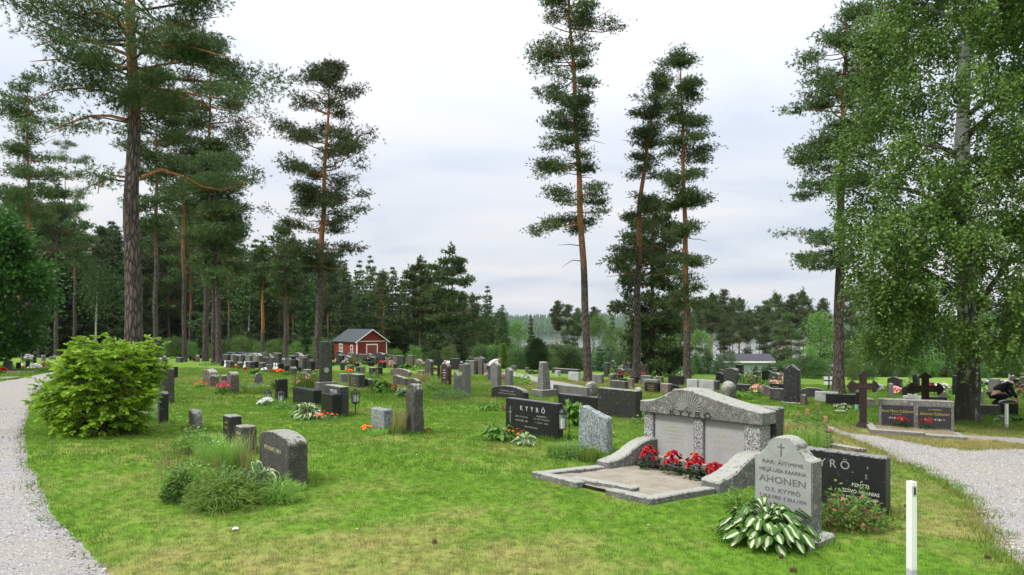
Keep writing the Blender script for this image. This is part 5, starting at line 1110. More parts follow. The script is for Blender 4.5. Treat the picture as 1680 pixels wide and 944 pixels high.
def kerb(p, q, wd, hg, rot=0.0, mat='granite_weathered'):
    p = Vector((*p, 0)); q = Vector((*q, 0)); d = (q-p).normalized(); nn = Vector((-d.y, d.x, 0)); zA = min(zg(p.x, p.y), zg(q.x, q.y))
    mb = MB(); c = [p, q, q+nn*wd, p+nn*wd]; mb.add([(v.x, v.y, zA-.08) for v in c]+[(v.x, v.y, zg(v.x, v.y)+hg) for v in c], [(3,2,1,0),(4,5,6,7),(0,1,5,4),(1,2,6,5),(2,3,7,6),(3,0,4,7)]); part(mb, 'kerb_stone', mat, .012, .006, 2, 6)
kerb((0.16,dep1), (0.16,.17), -.17, .085) if False else kerb((.0,dep1*.99), (.0,.165), .17, .085)
kerb((0,0), (Wm*.42,0), .16, .085); kerb((Wm*.30,.13), (Wm*.76,.27), .15, .10); kerb((Wm*.66,0.0), (Wm,0), .16, .075); kerb((Wm,.165), (Wm,dep1*.98), .17, .075)
mb = MB(); nn_ = 14
vs = [(.12+(Wm-.24)*i/nn_, .10+(dep2-.1)*j/nn_, zg(.12+(Wm-.24)*i/nn_, .10+(dep2-.1)*j/nn_)+.05+.018*mnoise.noise((i*.9, j*.9, 3))) for j in range(nn_+1) for i in range(nn_+1)]
fs = [(j*(nn_+1)+i, j*(nn_+1)+i+1, (j+1)*(nn_+1)+i+1, (j+1)*(nn_+1)+i) for j in range(nn_) for i in range(nn_)]; jb = int(round(nn_*(dep2-.10-.40)/(dep2-.10)))
sandf = [f for k, f in enumerate(fs) if k//nn_ < jb]; soilf = [f for k, f in enumerate(fs) if k//nn_ >= jb]
mb = MB(); mb.add(vs, sandf); part(mb, 'sand_bed', 'sand', 0); mb = MB(); mb.add(vs, soilf); part(mb, 'soil_bed', 'soil', 0)
mb = MB(); yb_ = .10+(dep2-.1)*jb/nn_; mb.box(.22, Wm-.24, yb_-.012, yb_+.012, zg(Wm/2, yb_)-.02, zg(Wm/2, yb_)+.085); part(mb, 'edging_strip', 'rust_iron', 0)

# --- twin-panel stone with kerbed plot (right, by the birch)
tg = grave(1443.5, 1565.5, 654, 711, 'rect', 'granite_weathered', 'low twin-panel stone with gold lettering and red flowers beside the birch trunk', t=0.24, yaw=24, sink=.06, ins=('text', []))
w_, h_, t_ = tg['_w'], tg['_h'], tg['_t']
for k, (xc, nm_) in enumerate(((-.245, 'Anna Maria Sukkanen'), (.245, 'Salomon Sukkanen'))):
    mb = MB(); mb.box(w_*(xc-.215), w_*(xc+.215), -t_/2-.012, -t_/2+.01, h_*.10, h_*.80); pn = mb.build('panel', MAT['granite_dark_panel'], tg, .004); y = -t_/2-.012
    add_text(pn, nm_, h_*.14, w_*xc, h_*(.56 if k == 0 else .52), y, 'gold', .80); worn_lines(pn, w_*.18, h_*(.47 if k == 0 else .67), h_*(.53 if k == 0 else .74), y, 'gold', 1, 5+k, 1, w_*xc); worn_lines(pn, w_*.32, h_*.33, h_*.43, y, 'lead_white', 1, 9+k, 1, w_*xc)
lg, bg_ = uv(24); base = Vector(tg.location); fl = -1.35
kr = empty('grave_kerb', base, -R(24), 'low weathered stone kerb round the dry plot in front of the twin-panel stone', 'kerb')
zk = lambda x, y: T(*((base+lg*x+bg_*y).xy))-base.z
def kerb2(x0, x1, y0_, y1_, hg):
    mb = MB(); mb.add([(x, y, zk(x, y)-.08) for x, y in ((x0,y0_),(x1,y0_),(x1,y1_),(x0,y1_))]+[(x, y, zk(x, y)+hg) for x, y in ((x0,y0_),(x1,y0_),(x1,y1_),(x0,y1_))], [(3,2,1,0),(4,5,6,7),(0,1,5,4),(1,2,6,5),(2,3,7,6),(3,0,4,7)])
    me = mb.mesh('kerb_stone', .012); roughen(me, .008, 2, 3, 6, -9); obj('kerb_stone', me, kr, MAT['granite_weathered'])
kerb2(-w_/2-.28, -w_/2-.12, fl, .0, .10); kerb2(-w_/2-.28, 0, fl-.16, fl, .10); kerb2(0.01, w_/2, fl-.16, fl, .07); kerb2(w_/2-.1, w_/2+.06, fl, -.3, .05)
vs = [(-w_/2-.13+(w_+.05)*i/8, fl-.01+(-fl)*j/6, zk(-w_/2+(w_)*i/8, fl-fl*j/6)+.055) for j in range(7) for i in range(9)]
mb = MB(); mb.add(vs, [(j*9+i, j*9+i+1, (j+1)*9+i+1, (j+1)*9+i) for j in range(6) for i in range(8)]); mb.build('dry_soil', MAT['dry_soil'], kr)
# low kerb of the plot behind the dark stone with grey letters
l = at(1405, 742); kk = empty('grave_kerb', l, -R(60), 'short low kerb with small red-leaved plants behind the dark stone with grey letters', 'kerb')
for a in (((-.9,.05),(0,.13)),((.0,.12),(0,.13))): 
    mb = MB(); mb.box(a[0][0], a[0][1], a[1][0], a[1][1], -.08, .07); me = mb.mesh('kerb_stone', .012); obj('kerb_stone', roughen(me, .006, 2, 5, 6, -9), kk, MAT['granite_weathered'])
# ------------------------------------------------------------------ plants on the graves
def hosta_leaf(L, Wd, rise, droop, seed, stalk=0.45):
    """arching leaf with its stalk, growing along +X from the plant's heart"""
    rng = random.Random(seed); V = []; Fq = []; A = []; nL, nW = 8, 5
    def axis_(t):     # t 0..1 along stalk + blade
        r = t*L*(1+stalk)*0.85; return r, rise*math.sin(min(1, t*1.15)*math.pi*0.62)-droop*max(0, t-.45)**1.6*2.2
    for i in range(nL):
        f = i/(nL-1); t = stalk/(1+stalk)+f/(1+stalk); x, z = axis_(t); wv = Wd*0.5*max(0.02, math.sin(math.pi*min(1, f*0.93+.07)**0.8))**0.85*(1 if f < .98 else 0.05)
        for k in range(nW):
            u = (k/(nW-1))*2-1; V.append((x, u*wv, z+0.22*Wd*abs(u)**1.5+rng.uniform(-.004,.004))); A.append(abs(u))
    for i in range(nL-1):
        for k in range(nW-1): q = i*nW+k; Fq.append((q, q+1, q+nW+1, q+nW))
    o = len(V); sw = Wd*.045+.002
    for i in range(4):
        t = (stalk/(1+stalk))*i/3; x, z = axis_(t); V += [(x, -sw, z-.002), (x, sw, z-.002)]; A += [1.0, 1.0] if False else [.9, .9]
    for i in range(3): q = o+i*2; Fq.append((q, q+1, q+3, q+2))
    return mesh_np('leaf', V, Fq, True, {'across': A})
def hosta(loc, rad, n, mat, label, L=None, seed=1, hgt=None, cat='hosta', group=None, objs=True, flat=1.0):
    rng = random.Random(seed); L = L or rad*0.62; hgt = hgt or rad*0.6
    root = empty('hosta_plant', loc, rng.uniform(0, 6), label, cat, group)
    tiers = [(.98,.55,.27),(.84,.78,.22),(.66,.98,.16),(.42,1.15,.06)]; ms = []
    for i, (rr, ri, dr) in enumerate(tiers):
        for v in range(2): me = hosta_leaf(L*rng.uniform(.85,1.1), L*rng.uniform(.58,.68)*(1 if i < 3 else .85), hgt*ri*rng.uniform(.9,1.1), hgt*dr*2.0*flat, seed*10+i*2+v, stalk=max(.15, rad*rr/L-.55)); me.materials.append(MAT[mat]); ms.append(me)
    if objs:
        for k in range(n):
            i = min(3, int(4*(k/n)**1.15)); o = bpy.data.objects.new('leaf', ms[i*2+k % 2]); link(o, root); o.rotation_euler = (rng.uniform(-.35,.35), rng.uniform(-.22,.12), k*2.39996+rng.uniform(-.25,.25)); sc = rng.uniform(.78,1.1); o.scale = (sc, sc, sc*rng.uniform(.9,1.15)); o.location = (rng.uniform(-.03,.03), rng.uniform(-.03,.03), rng.uniform(-.01,.02))
    else:
        V = []; Q = []; A = []; o_ = 0
        for k in range(n):
            i = min(3, int(4*(k/n)**1.15)); me = ms[i*2+k % 2]; M = Matrix.Rotation(k*2.39996+rng.uniform(-.25,.25), 3, 'Z') @ Matrix.Rotation(rng.uniform(-.22,.12), 3, 'Y') @ Matrix.Rotation(rng.uniform(-.35,.35), 3, 'X'); sc = rng.uniform(.75,1.1)
            for v, a in zip(me.vertices, me.attributes['across'].data): V.append(M @ (v.co*sc)); A.append(a.value)
            for p in me.polygons: Q.append([j+o_ for j in p.vertices])
            o_ += len(me.vertices)
        fo_ = obj('foliage', mesh_np('foliage', [tuple(v) for v in V], Q, True, {'across': A}), root, MAT[mat])
        for me in ms: bpy.data.meshes.remove(me)
    return root
def leafy(loc, w, h, n, mat, label, cat='plant', ls=0.05, seed=1, group=None, depth=None, name='plant', root=None, part_='foliage', flatten=.9, stems=True, ar=.62):
    rng = np.random.default_rng(seed); depth = depth or w
    if root is None: root = empty(name, loc, 0, label, cat, group)
    a = rng.uniform(0, 6.283, n); r = np.sqrt(rng.uniform(0, 1, n)); zc_ = rng.uniform(.05, 1, n)**.8*np.sqrt(np.maximum(.02, 1-r**2*flatten))*h*rng.uniform(.6, 1.0, n)
    P = np.stack([np.cos(a)*r*w/2, np.sin(a)*r*depth/2, zc_], 1); D = np.stack([np.cos(a)*.8, np.sin(a)*.8, rng.uniform(-.3, .5, n)], 1)+rng.normal(size=(n, 3))*.45
    Vv, Ff = leafquads(P, D, ls, ls*ar, rng, np.array([0, 0, 1.0])+rng.normal(size=(n, 3))*.5); obj(part_, mesh_np(part_, Vv, Ff), root, MAT[mat])
    if stems:
        tb = Tubes()
        for i in range(min(40, n//12)): q = P[rng.integers(n)]; tb.add([(q[0]*.2, q[1]*.2, 0), (q[0]*.6, q[1]*.6, q[2]*.6), tuple(q)], [.004,.003,.0015], 3, .8)
        obj('stems', tb.mesh('stems'), root, MAT['leaves_herb'])['kind'] = 'stuff'
    return root
def blossom_mesh(r, k=7, seed=0):
    """ruffled double flower of overlapping petals"""
    rng = random.Random(seed); V = []; Ff = []
    for ring, (m_, tilt, rr) in enumerate(((k, .25, 1.0), (k-1, .75, .75), (k-3, 1.25, .45))):
        for i in range(m_):
            a = i*6.283/m_+ring*.5+rng.uniform(-.2,.2); t = tilt+rng.uniform(-.2,.2); L = r*rr*rng.uniform(.85,1.15); c, s_ = math.cos(a), math.sin(a); w_ = L*.42
            def pt(d, l): x = d*math.cos(t); z = d*math.sin(t); return (c*x-s_*l, s_*x+c*l, z)
            o = len(V); V += [pt(0, 0), pt(L*.6, -w_), pt(L, 0), pt(L*.6, w_)]; Ff.append((o, o+1, o+2, o+3))
    return mesh_np('blossom', V, Ff)
BL = {}
def flowers(loc, w, h, n, petal, label, fol='leaves_herb', br=.022, seed=1, cat='flowers', group=None, depth=None, nleaf=220, objs=False, name='flower_clump', up=.75):
    rng = random.Random(seed); root = empty(name, loc, 0, label, cat, group); depth = depth or w*.8
    if nleaf: leafy(None, w, h*.85, nleaf, fol, None, ls=max(.03, br*1.6), seed=seed, depth=depth, root=root, stems=False)
    if (petal, br) not in BL:
        BL[(petal, br)] = [blossom_mesh(br, 8, s_) for s_ in range(3)]
        for me in BL[(petal, br)]: me.materials.append(MAT[petal])
    ms = BL[(petal, br)]; items = []
    for i in range(n):
        a = i*2.4+rng.uniform(-.5,.5); r = math.sqrt((i+.5)/n)*.95; z = h*(math.sqrt(max(.05, 1-r*r))*.55+.45)*rng.uniform(up, 1.05)
        items.append((Vector((math.cos(a)*r*w/2, math.sin(a)*r*depth/2, z)), Vector((math.cos(a)*r, math.sin(a)*r-.25, .9))))
    if objs:
        for i, (p, nv) in enumerate(items): o = bpy.data.objects.new('blossom', ms[i % 3]); link(o, root); o.location = p; o.rotation_euler = nv.to_track_quat('Z', 'Y').to_euler(); o.scale = (rng.uniform(.75,1.2),)*3
    else:
        V = []; Q = []; o_ = 0
        for i, (p, nv) in enumerate(items):
            M = nv.to_track_quat('Z', 'Y').to_matrix(); me = ms[i % 3]; sc = rng.uniform(.75,1.2); V += [tuple(p+M @ (v.co*sc)) for v in me.vertices]; Q += [[j+o_ for j in f.vertices] for f in me.polygons]; o_ += len(me.vertices)
        b_ = obj('blossoms', mesh_np('blossoms', V, Q), root, MAT[petal]); b_['kind'] = 'stuff'
    return root
def grassy(loc, w, h, n, mat, label, seed=1, cat='grass clump', group=None, depth=None, bend=.5, wd=.006, name='grass_clump', root=None, part_=None):
    rng = np.random.default_rng(seed); depth = depth or w; a = rng.uniform(0, 6.283, n); r = np.sqrt(rng.uniform(0, 1, n))
    B = np.stack([np.cos(a)*r*w*.42, np.sin(a)*r*depth*.42, np.zeros(n)-.02], 1); H = h*rng.uniform(.5, 1.05, n)[:, None]; a2 = a+rng.normal(size=n)*.9; d = np.stack([np.cos(a2), np.sin(a2), np.zeros(n)], 1)*(rng.uniform(.1, 1, n)*bend)[:, None]
    s_ = np.stack([-np.sin(a2+rng.normal(size=n)), np.cos(a2), np.zeros(n)], 1); s_ = unit(s_)*wd*rng.uniform(.6, 1.4, n)[:, None]
    z = np.array([0, 0, 1.0]); p1 = B+d*H*.35+z*H*.62; p2 = B+d*H*1.0+z*H*(1-.35*bend)
    V = np.stack([B-s_, B+s_, p1-s_*.8, p1+s_*.8, p2], 1).reshape(-1, 3); i = np.arange(n)[:, None]*5; Ff = np.concatenate([np.concatenate([i, i+1, i+3], 1), np.concatenate([i, i+3, i+2], 1), np.concatenate([i+2, i+3, i+4], 1)])
    me = mesh_np(part_ or name, V, Ff)
    if root is not None: return obj(part_, me, root, MAT[mat])
    o = obj(name, me, None, MAT[mat]); o.location = loc; return tag(o, label, cat, group)
def pw(px, py): l = at(px, py); return l, l.y/F
def hp(px, py, wpx, hpx, n, mat, label, **k): l, s_ = pw(px, py); return hosta(l, wpx*s_/2, n, mat, label, hgt=hpx*s_*.62, **k)
def fp(px, py, wpx, hpx, n, petal, label, **k): l, s_ = pw(px, py); return flowers(l, wpx*s_, hpx*s_, n, petal, label, **k)
def lp(px, py, wpx, hpx, n, mat, label, **k): l, s_ = pw(px, py); return leafy(l, wpx*s_, hpx*s_, n, mat, label, **k)
def gp(px, py, wpx, hpx, n, mat, label, **k): l, s_ = pw(px, py); return grassy(l, wpx*s_, hpx*s_, n, mat, label, **k)
# big variegated hosta
l, s_ = pw(1257, 890); hosta(l, 84*s_, 190, 'hosta_white', 'big hosta with white-hearted green leaves in front of the pale arched stone', L=.135, seed=3, hgt=.27)
l, s_ = pw(1263, 872); hosta(l+Vector((.02,.12,0)), 20*s_, 7, 'hosta_green', 'plain green hosta shoots standing up inside the variegated hosta', L=.15, seed=4, hgt=.30, flat=.1)
# red begonias on the monument plot
for i, (px, py, w_, h_) in enumerate(((1066,776,34,34),(1104,784,40,38),(1141,792,42,38),(1174,797,38,30))):
    l = at(px, py); l.z += .04
    flowers(l, .25, .33 if i != 3 else .25, 26, 'petal_red', ['first','second','third','last'][i]+' red begonia from the left on the kerbed monument plot', 'leaves_dark', .040, 60+i, 'begonia', 'red begonias in front of the double monument', .22, 110, True)
# twin-panel stone
for i, px in enumerate((1476, 1511)): l = Vector(tg.location)+lg*(tg['_w']*(-.20+.33*i))-bg_*.34; l.z = T(l.x, l.y)+.05; s_ = l.y/F; flowers(l, 27*s_, 19*s_, 18, 'petal_red', ('left','right')[i]+' red flower clump in front of the twin-panel stone', 'leaves_dark', .034, 70+i, 'begonia', None, .25, 70, True)
# black family stone
hp(818, 724, 66, 36, 46, 'hosta_green', 'green hosta left of the polished black family stone', seed=11, L=.15); fp(845, 725, 42, 22, 15, 'petal_orange', 'orange-red begonias before the polished black family stone', fol='leaves_dark', br=.026, seed=12, objs=True); hp(861, 731, 50, 22, 46, 'hosta_edge', 'pale-edged small hosta at the front of the polished black family stone', seed=13, L=.11)
hp(800, 674, 46, 18, 40, 'hosta_green', 'pale green hosta before the dark arched low stone', seed=14, L=.12, objs=False); lp(838, 675, 30, 20, 160, 'leaves_rust', 'yellowing leafy plant right of the pale green hosta', ls=.07, seed=15)
hp(944, 700, 42, 54, 40, 'hosta_green', 'bright green tall hosta behind the hanging lantern', seed=16, L=.2, flat=.5); lp(1045, 695, 20, 14, 60, 'leaves_light', 'bright leafy shoot left of the monument', ls=.09, seed=17)
lp(935, 753, 64, 34, 520, 'leaves_herb2', 'weedy ground plants in front of the blue-grey slab', ls=.035, seed=18); gp(922, 750, 54, 34, 420, 'grass_tall', 'tufted grass at the foot of the lantern hook', seed=19); gp(968, 757, 48, 34, 260, 'grass_tall', 'tall weeds with pale seed heads before the blue-grey slab', seed=20)
# stones left of the middle
hp(503, 688, 62, 30, 60, 'hosta_edge', 'pale-edged hosta before the long glossy black stone', seed=21, L=.20); fp(533, 690, 44, 14, 16, 'petal_orange', 'red and white summer flowers right of the pale-edged hosta', fol='leaves_herb2', br=.03, seed=22); fp(521, 689, 20, 14, 8, 'petal_white', 'white flowers right of the pale-edged hosta', fol='leaves_herb2', br=.03, seed=23, nleaf=50)
fp(436, 666, 28, 12, 26, 'petal_white', 'white flower cushion with pink centre left of the candle lanterns', br=.05, seed=24, nleaf=80); lp(465, 672, 24, 16, 200, 'leaves_light', 'bright green leafy plant before the glossy black upright stone', ls=.06, seed=25)
fp(601, 709, 22, 11, 8, 'petal_orange', 'orange-red and white flowers left of the small blue-grey stone', br=.035, seed=26, nleaf=70); fp(702, 712, 18, 8, 8, 'petal_red', 'low red flowers right of the rough pillar stone', br=.03, seed=27, nleaf=60); gp(612, 712, 60, 14, 240, 'grass_tall', 'uncut grass at the foot of the small blue-grey stone', seed=28); gp(655, 712, 30, 66, 90, 'grass_dry', 'tall dry grass stems between the blue-grey stone and the rough pillar stone', seed=29, bend=.25, wd=.004); gp(650, 712, 30, 22, 180, 'grass_tall', 'long grass left of the rough pillar stone', seed=30)
hp(625, 645, 42, 26, 40, 'hosta_green', 'dark-leaved hosta beyond the lawn lantern', seed=31, L=.3, objs=False); fp(641, 643, 22, 12, 11, 'petal_red', 'red begonias beside the dark-leaved hosta', fol='leaves_dark', br=.07, seed=32, nleaf=50); hp(662, 651, 30, 17, 34, 'hosta_edge', 'pale-edged hosta behind the rough pillar stone', seed=33, L=.2, objs=False); lp(615, 622, 24, 12, 90, 'leaves_light', 'light green leafy plant behind the dark-leaved hosta', ls=.12, seed=34)
lp(740, 655, 62, 22, 460, 'leaves_herb2', 'wild herbs at the foot of the pointed obelisk', ls=.08, seed=35); lp(716, 640, 40, 26, 300, 'leaves_herb', 'rough weeds left of the dark reddish stone', ls=.08, seed=36); gp(690, 628, 40, 22, 200, 'grass_dry', 'dry tall grass beside the flat brown stone', seed=37, wd=.012, bend=.3)
gp(420, 646, 50, 24, 200, 'grass_tall', 'tall uncut grass round the craggy obelisk', seed=38, wd=.012); gp(505, 640, 56, 42, 260, 'grass_tall', 'tall wild grass behind the long glossy black stone', seed=39, wd=.012); fp(500, 640, 40, 24, 8, 'petal_pink', 'salmon flowers in the wild grass left of the tallest pillar stone', br=.07, seed=40, nleaf=60); lp(452, 640, 24, 20, 160, 'leaves_light', 'bright leafy plant left of the glossy black upright stone', ls=.09, seed=41); lp(392, 638, 18, 14, 90, 'leaves_light', 'small bright plant right of the rounded brownish stone', ls=.09, seed=42)
fp(366, 648, 24, 22, 22, 'petal_rose', 'dusky pink flowers before the rounded brownish stone', br=.06, seed=43); fp(326, 638, 26, 12, 6, 'petal_orange', 'orange flowers in a green cushion before the stepped brownish stone', br=.06, seed=44, nleaf=160)
hp(502, 602, 32, 11, 60, 'hosta_lime', 'large lime green hosta mound in the far rows', seed=45, L=.5, objs=False); hp(418, 615, 18, 9, 30, 'hosta_green', 'green hosta in front of the bin-side row', seed=46, L=.3, objs=False); fp(433, 611, 10, 6, 10, 'petal_white', 'white-pink flower bunch behind the craggy obelisk', br=.1, seed=47, nleaf=30); fp(458, 613, 13, 7, 10, 'petal_orange', 'orange-red flowers below the black ornamented stone', br=.1, seed=48, nleaf=40); fp(447, 612, 10, 5, 7, 'petal_orange', 'dull orange flowers left of the orange-red ones', br=.08, seed=49, nleaf=40); fp(480, 604, 14, 5, 12, 'petal_pink', 'pale pink flowers rising behind the round mossy stone', br=.1, seed=50, nleaf=20); hp(470, 617, 16, 7, 26, 'hosta_lime', 'lime hosta before the round mossy stone', seed=51, L=.25, objs=False)
fp(388, 606, 9, 5, 8, 'petal_red', 'red flower bunch in the bin-side row', br=.09, seed=52, nleaf=20); fp(403, 608, 6, 4, 5, 'petal_red', 'single small red flower bunch at the end of the slanted stone', br=.09, seed=53, nleaf=20); fp(317, 594, 6, 5, 6, 'petal_red', 'bright red flowers right of the bent pine trunk', br=.12, seed=54, nleaf=20); lp(345, 600, 32, 7, 160, 'leaves_herb', 'low green plants in front of the stout pine trunk', ls=.12, seed=55); fp(362, 600, 5, 4, 5, 'petal_red', 'red flowers at the left end of the bin-side row', br=.1, seed=56, nleaf=20)
fp(573, 612, 11, 5, 14, 'petal_orange', 'orange flower cushion on the lawn below the shed', br=.09, seed=57, nleaf=30); fp(592, 594, 7, 7, 8, 'petal_red', 'round red flower bunch before the shed corner', br=.16, seed=58, nleaf=30); fp(625, 602, 12, 8, 8, 'petal_orange', 'orange flowers before the black stone below the shed', br=.13, seed=59, nleaf=20); hp(667, 608, 26, 13, 40, 'hosta_lime', 'light green plant mound right of the shed', seed=60, L=.4, objs=False); lp(690, 606, 16, 14, 120, 'leaves_light', 'bright shrubby plant before the broad grey boulder', ls=.15, seed=61); fp(713, 610, 8, 6, 7, 'petal_red', 'red flowers right of the dark round-topped stone', br=.12, seed=62, nleaf=20); fp(740, 600, 7, 8, 7, 'petal_red', 'red flowers behind the dark reddish stone', br=.12, seed=63, nleaf=20); fp(798, 618, 8, 4, 6, 'petal_pink', 'pink flowers left of the round-topped stele', br=.1, seed=64, nleaf=20); fp(826, 624, 6, 9, 6, 'petal_pink', 'pink flowers between the two grey steles', br=.09, seed=65, nleaf=30); fp(786, 612, 36, 16, 26, 'petal_white', 'whitish flower bed behind the pointed obelisk', br=.1, seed=66, nleaf=160); lp(853, 632, 34, 22, 160, 'leaves_herb', 'big-leaved green plants beside the narrow gravel path', ls=.16, seed=67); lp(857, 606, 14, 7, 120, 'leaves_conebush', 'round lime green bush by the narrow gravel path', ls=.12, seed=68); lp(876, 614, 16, 8, 100, 'leaves_light', 'light green hosta left of the weathered obelisk', ls=.2, seed=69)
lp(866, 603, 22, 11, 160, 'leaves_rust', 'reddish shrub in front of the round clipped tree', ls=.14, seed=70); fp(877, 604, 12, 10, 14, 'petal_pink', 'pale pink hydrangea in front of the round clipped tree', br=.14, seed=71, nleaf=50)
lp(1220, 655, 28, 16, 260, 'leaves_herb', 'leafy bush in front of the low dark stone behind the monument', ls=.09, seed=72); fp(1240, 652, 22, 22, 16, 'petal_pink', 'pale pink tall flowers right of the leafy bush', br=.07, seed=73, nleaf=160); fp(1261, 652, 5, 6, 6, 'petal_rose', 'pink flower bunch left of the dark lettered stone', br=.06, seed=74, nleaf=20)
fp(1370, 666, 12, 7, 6, 'petal_red', 'red and white flowers before the pale stone with dark corner', br=.07, seed=75, nleaf=30); hp(1381, 672, 32, 11, 50, 'hosta_edge', 'low pale-edged hosta in front of the long plain black stone', seed=76, L=.16); lp(1290, 668, 20, 9, 120, 'leaves_light', 'small bright plants at the foot of the tall black stele', ls=.06, seed=77); lp(1446, 672, 18, 16, 120, 'leaves_light', 'light green plants left of the twin-panel stone', ls=.08, seed=78)
hp(1646, 692, 26, 11, 26, 'hosta_edge', 'pale hosta left of the white marker by the arched gold-lettered stone', seed=79, L=.18); hp(1668, 694, 22, 11, 26, 'hosta_green', 'green hosta right of the white marker by the arched gold-lettered stone', seed=80, L=.18)
# plants round the two front stones
lp(1395, 868, 112, 84, 900, 'leaves_straw', 'strawberry-like leafy plant with reddened leaves before the dark granite stone', ls=.048, seed=81, depth=.45); l, s_ = pw(1372, 872); leafy(None, .54, .40, 230, 'leaves_red', None, ls=.050, seed=82, depth=.4, root=bpy.data.objects[[o.name for o in COL.objects if o.get('label', '').startswith('strawberry-like')][0]], part_='red_leaves', stems=False)
lp(1462, 866, 34, 18, 90, 'leaves_herb', 'small creeping plant at the right corner of the dark granite stone', ls=.04, seed=83); lp(1212, 832, 50, 40, 330, 'leaves_herb', 'leafy plant with reddish edges between the monument and the pale arched stone', ls=.042, seed=84); lp(1224, 795, 30, 40, 200, 'leaves_rust', 'rusty-coloured shrubby plant behind the pale arched stone', ls=.035, seed=85)
# wild strip with fireweed right of the monument
gp(1320, 735, 90, 40, 520, 'grass_tall', 'long grass behind the dark granite stone', seed=86, bend=.4); gp(1300, 712, 60, 26, 260, 'grass_dry', 'dry grass right of the monument', seed=87)
for i, (px, py, hh) in enumerate(((1338,738,76),(1322,722,50),(1352,730,46),(1308,716,40),(1360,744,42))):
    l, s_ = pw(px, py); r_ = empty('fireweed', l, 0, ('tall pink-flowered weed rising above the dark granite stone','pink-flowered weed left of the tallest pink weed','pink-flowered weed right of the tallest pink weed','short pink weed nearest the monument','low pink weed furthest right')[i], 'wild flower'); h_ = hh*s_
    tb = Tubes(); tb.add([(0,0,0),(.02,0,h_*.5),(.03,0,h_)], [.006,.005,.002], 4, .8); obj('stem', tb.mesh('stem'), r_, MAT['leaves_herb']); q = np.random.default_rng(i); zz = q.uniform(.1,.85,60)*h_; a = q.uniform(0,6.28,60); P = np.stack([.02*zz/h_, 0*zz, zz], 1); Dv = np.stack([np.cos(a), np.sin(a), 0*a+.2], 1); Vv, Ff = leafquads(P, Dv, .11, .022, q); obj('foliage', mesh_np('foliage', Vv, Ff), r_, MAT['leaves_herb2'])
    V = []; Q = []; bm_ = blossom_mesh(.026, 7, i)
    for k in range(10): o_ = len(V); a = k*2.4; c = Vector((.03+.02*math.cos(a), .02*math.sin(a), h_*(.80+.022*k))); V += [tuple(c+v.co) for v in bm_.vertices]; Q += [[j+o_ for j in f.vertices] for f in bm_.polygons]
    obj('blossoms', mesh_np('blossoms', V, Q), r_, MAT['petal_pink'])['kind'] = 'stuff'; bpy.data.meshes.remove(bm_)
lp(1415, 746, 24, 12, 90, 'leaves_rust', 'small red-leaved plants on the low kerb', ls=.05, seed=88)
# overgrown bed on the left
gp(312, 808, 84, 56, 900, 'grass_tall', 'long grass at the front left of the overgrown bed', seed=90, depth=.5, wd=.003, bend=.8); lp(312, 812, 84, 62, 1500, 'leaves_herb', 'leafy herb mound at the front left of the overgrown bed', ls=.042, seed=91, depth=.6); lp(364, 828, 116, 66, 2100, 'leaves_herb', 'big leafy weed mound at the front of the overgrown bed', ls=.046, seed=92, depth=.6); lp(374, 832, 112, 60, 1900, 'grass_tall', 'drooping long grass at the front of the overgrown bed', ls=.15, ar=.045, seed=93, depth=.7)
lp(412, 818, 84, 56, 1200, 'leaves_herb2', 'grey-green weeds before the large arched mossy stone', ls=.052, seed=94, depth=.5); gp(486, 804, 40, 16, 260, 'grass_tall', 'grass tufts at the right foot of the large arched mossy stone', seed=95); gp(362, 775, 90, 74, 1100, 'grass_tall', 'fine feathery grass in the middle of the overgrown bed', seed=96, wd=.003); hp(430, 800, 56, 42, 34, 'hosta_edge', 'pale-striped hosta leaves before the large arched mossy stone', seed=97, L=.17)
lp(318, 745, 66, 52, 800, 'leaves_herb', 'dark leafy plant with white flowers before the rounded rough stone', ls=.05, seed=98); gp(336, 742, 70, 40, 520, 'grass_tall', 'grass round the rear of the overgrown bed', seed=99); lp(312, 735, 24, 54, 120, 'leaves_light', 'yellow-green shoot beside the rounded rough stone', ls=.05, seed=100)
fp(385, 770, 50, 30, 14, 'petal_pink', 'scattered small pink flowers in the overgrown bed', br=.016, seed=101, nleaf=100); fp(352, 762, 70, 40, 12, 'petal_white', 'scattered tiny white flowers in the overgrown bed', br=.016, seed=102, nleaf=80); gp(400, 770, 60, 80, 30, 'grass_dry', 'a few dry grass stalks in the overgrown bed', seed=103, bend=.3, wd=.003)
rg = random.Random(12)
for i in range(11):
    px, py = rg.uniform(286, 462), rg.uniform(778, 826); k = i % 4
    if k == 0: lp(px, py, rg.uniform(34,60), rg.uniform(40,66), 420, 'leaves_light', 'light green weed standing out of the overgrown bed', ls=.06, seed=200+i, group='light weeds of the overgrown bed')
    elif k == 1: gp(px, py, rg.uniform(40,70), rg.uniform(80,110), 60, 'grass_dry', 'thin bleached grass stalks rising from the overgrown bed', seed=200+i, bend=.35, wd=.0025, group='bleached stalks of the overgrown bed')
    elif k == 2: lp(px, py, rg.uniform(44,70), rg.uniform(36,58), 700, 'leaves_dark2', 'dark green weed in the overgrown bed', ls=.05, ar=.35, seed=200+i, group='dark weeds of the overgrown bed')
    else: lp(px, py, rg.uniform(44,70), rg.uniform(40,62), 900, 'grass_tall', 'fine-leaved feathery weed in the overgrown bed', ls=.12, ar=.05, seed=200+i, group='feathery weeds of the overgrown bed')
lp(244, 690, 30, 44, 240, 'hydrangea', 'white-flowered shrub between the green bush and the dark emblem stone', ls=.06, seed=104)
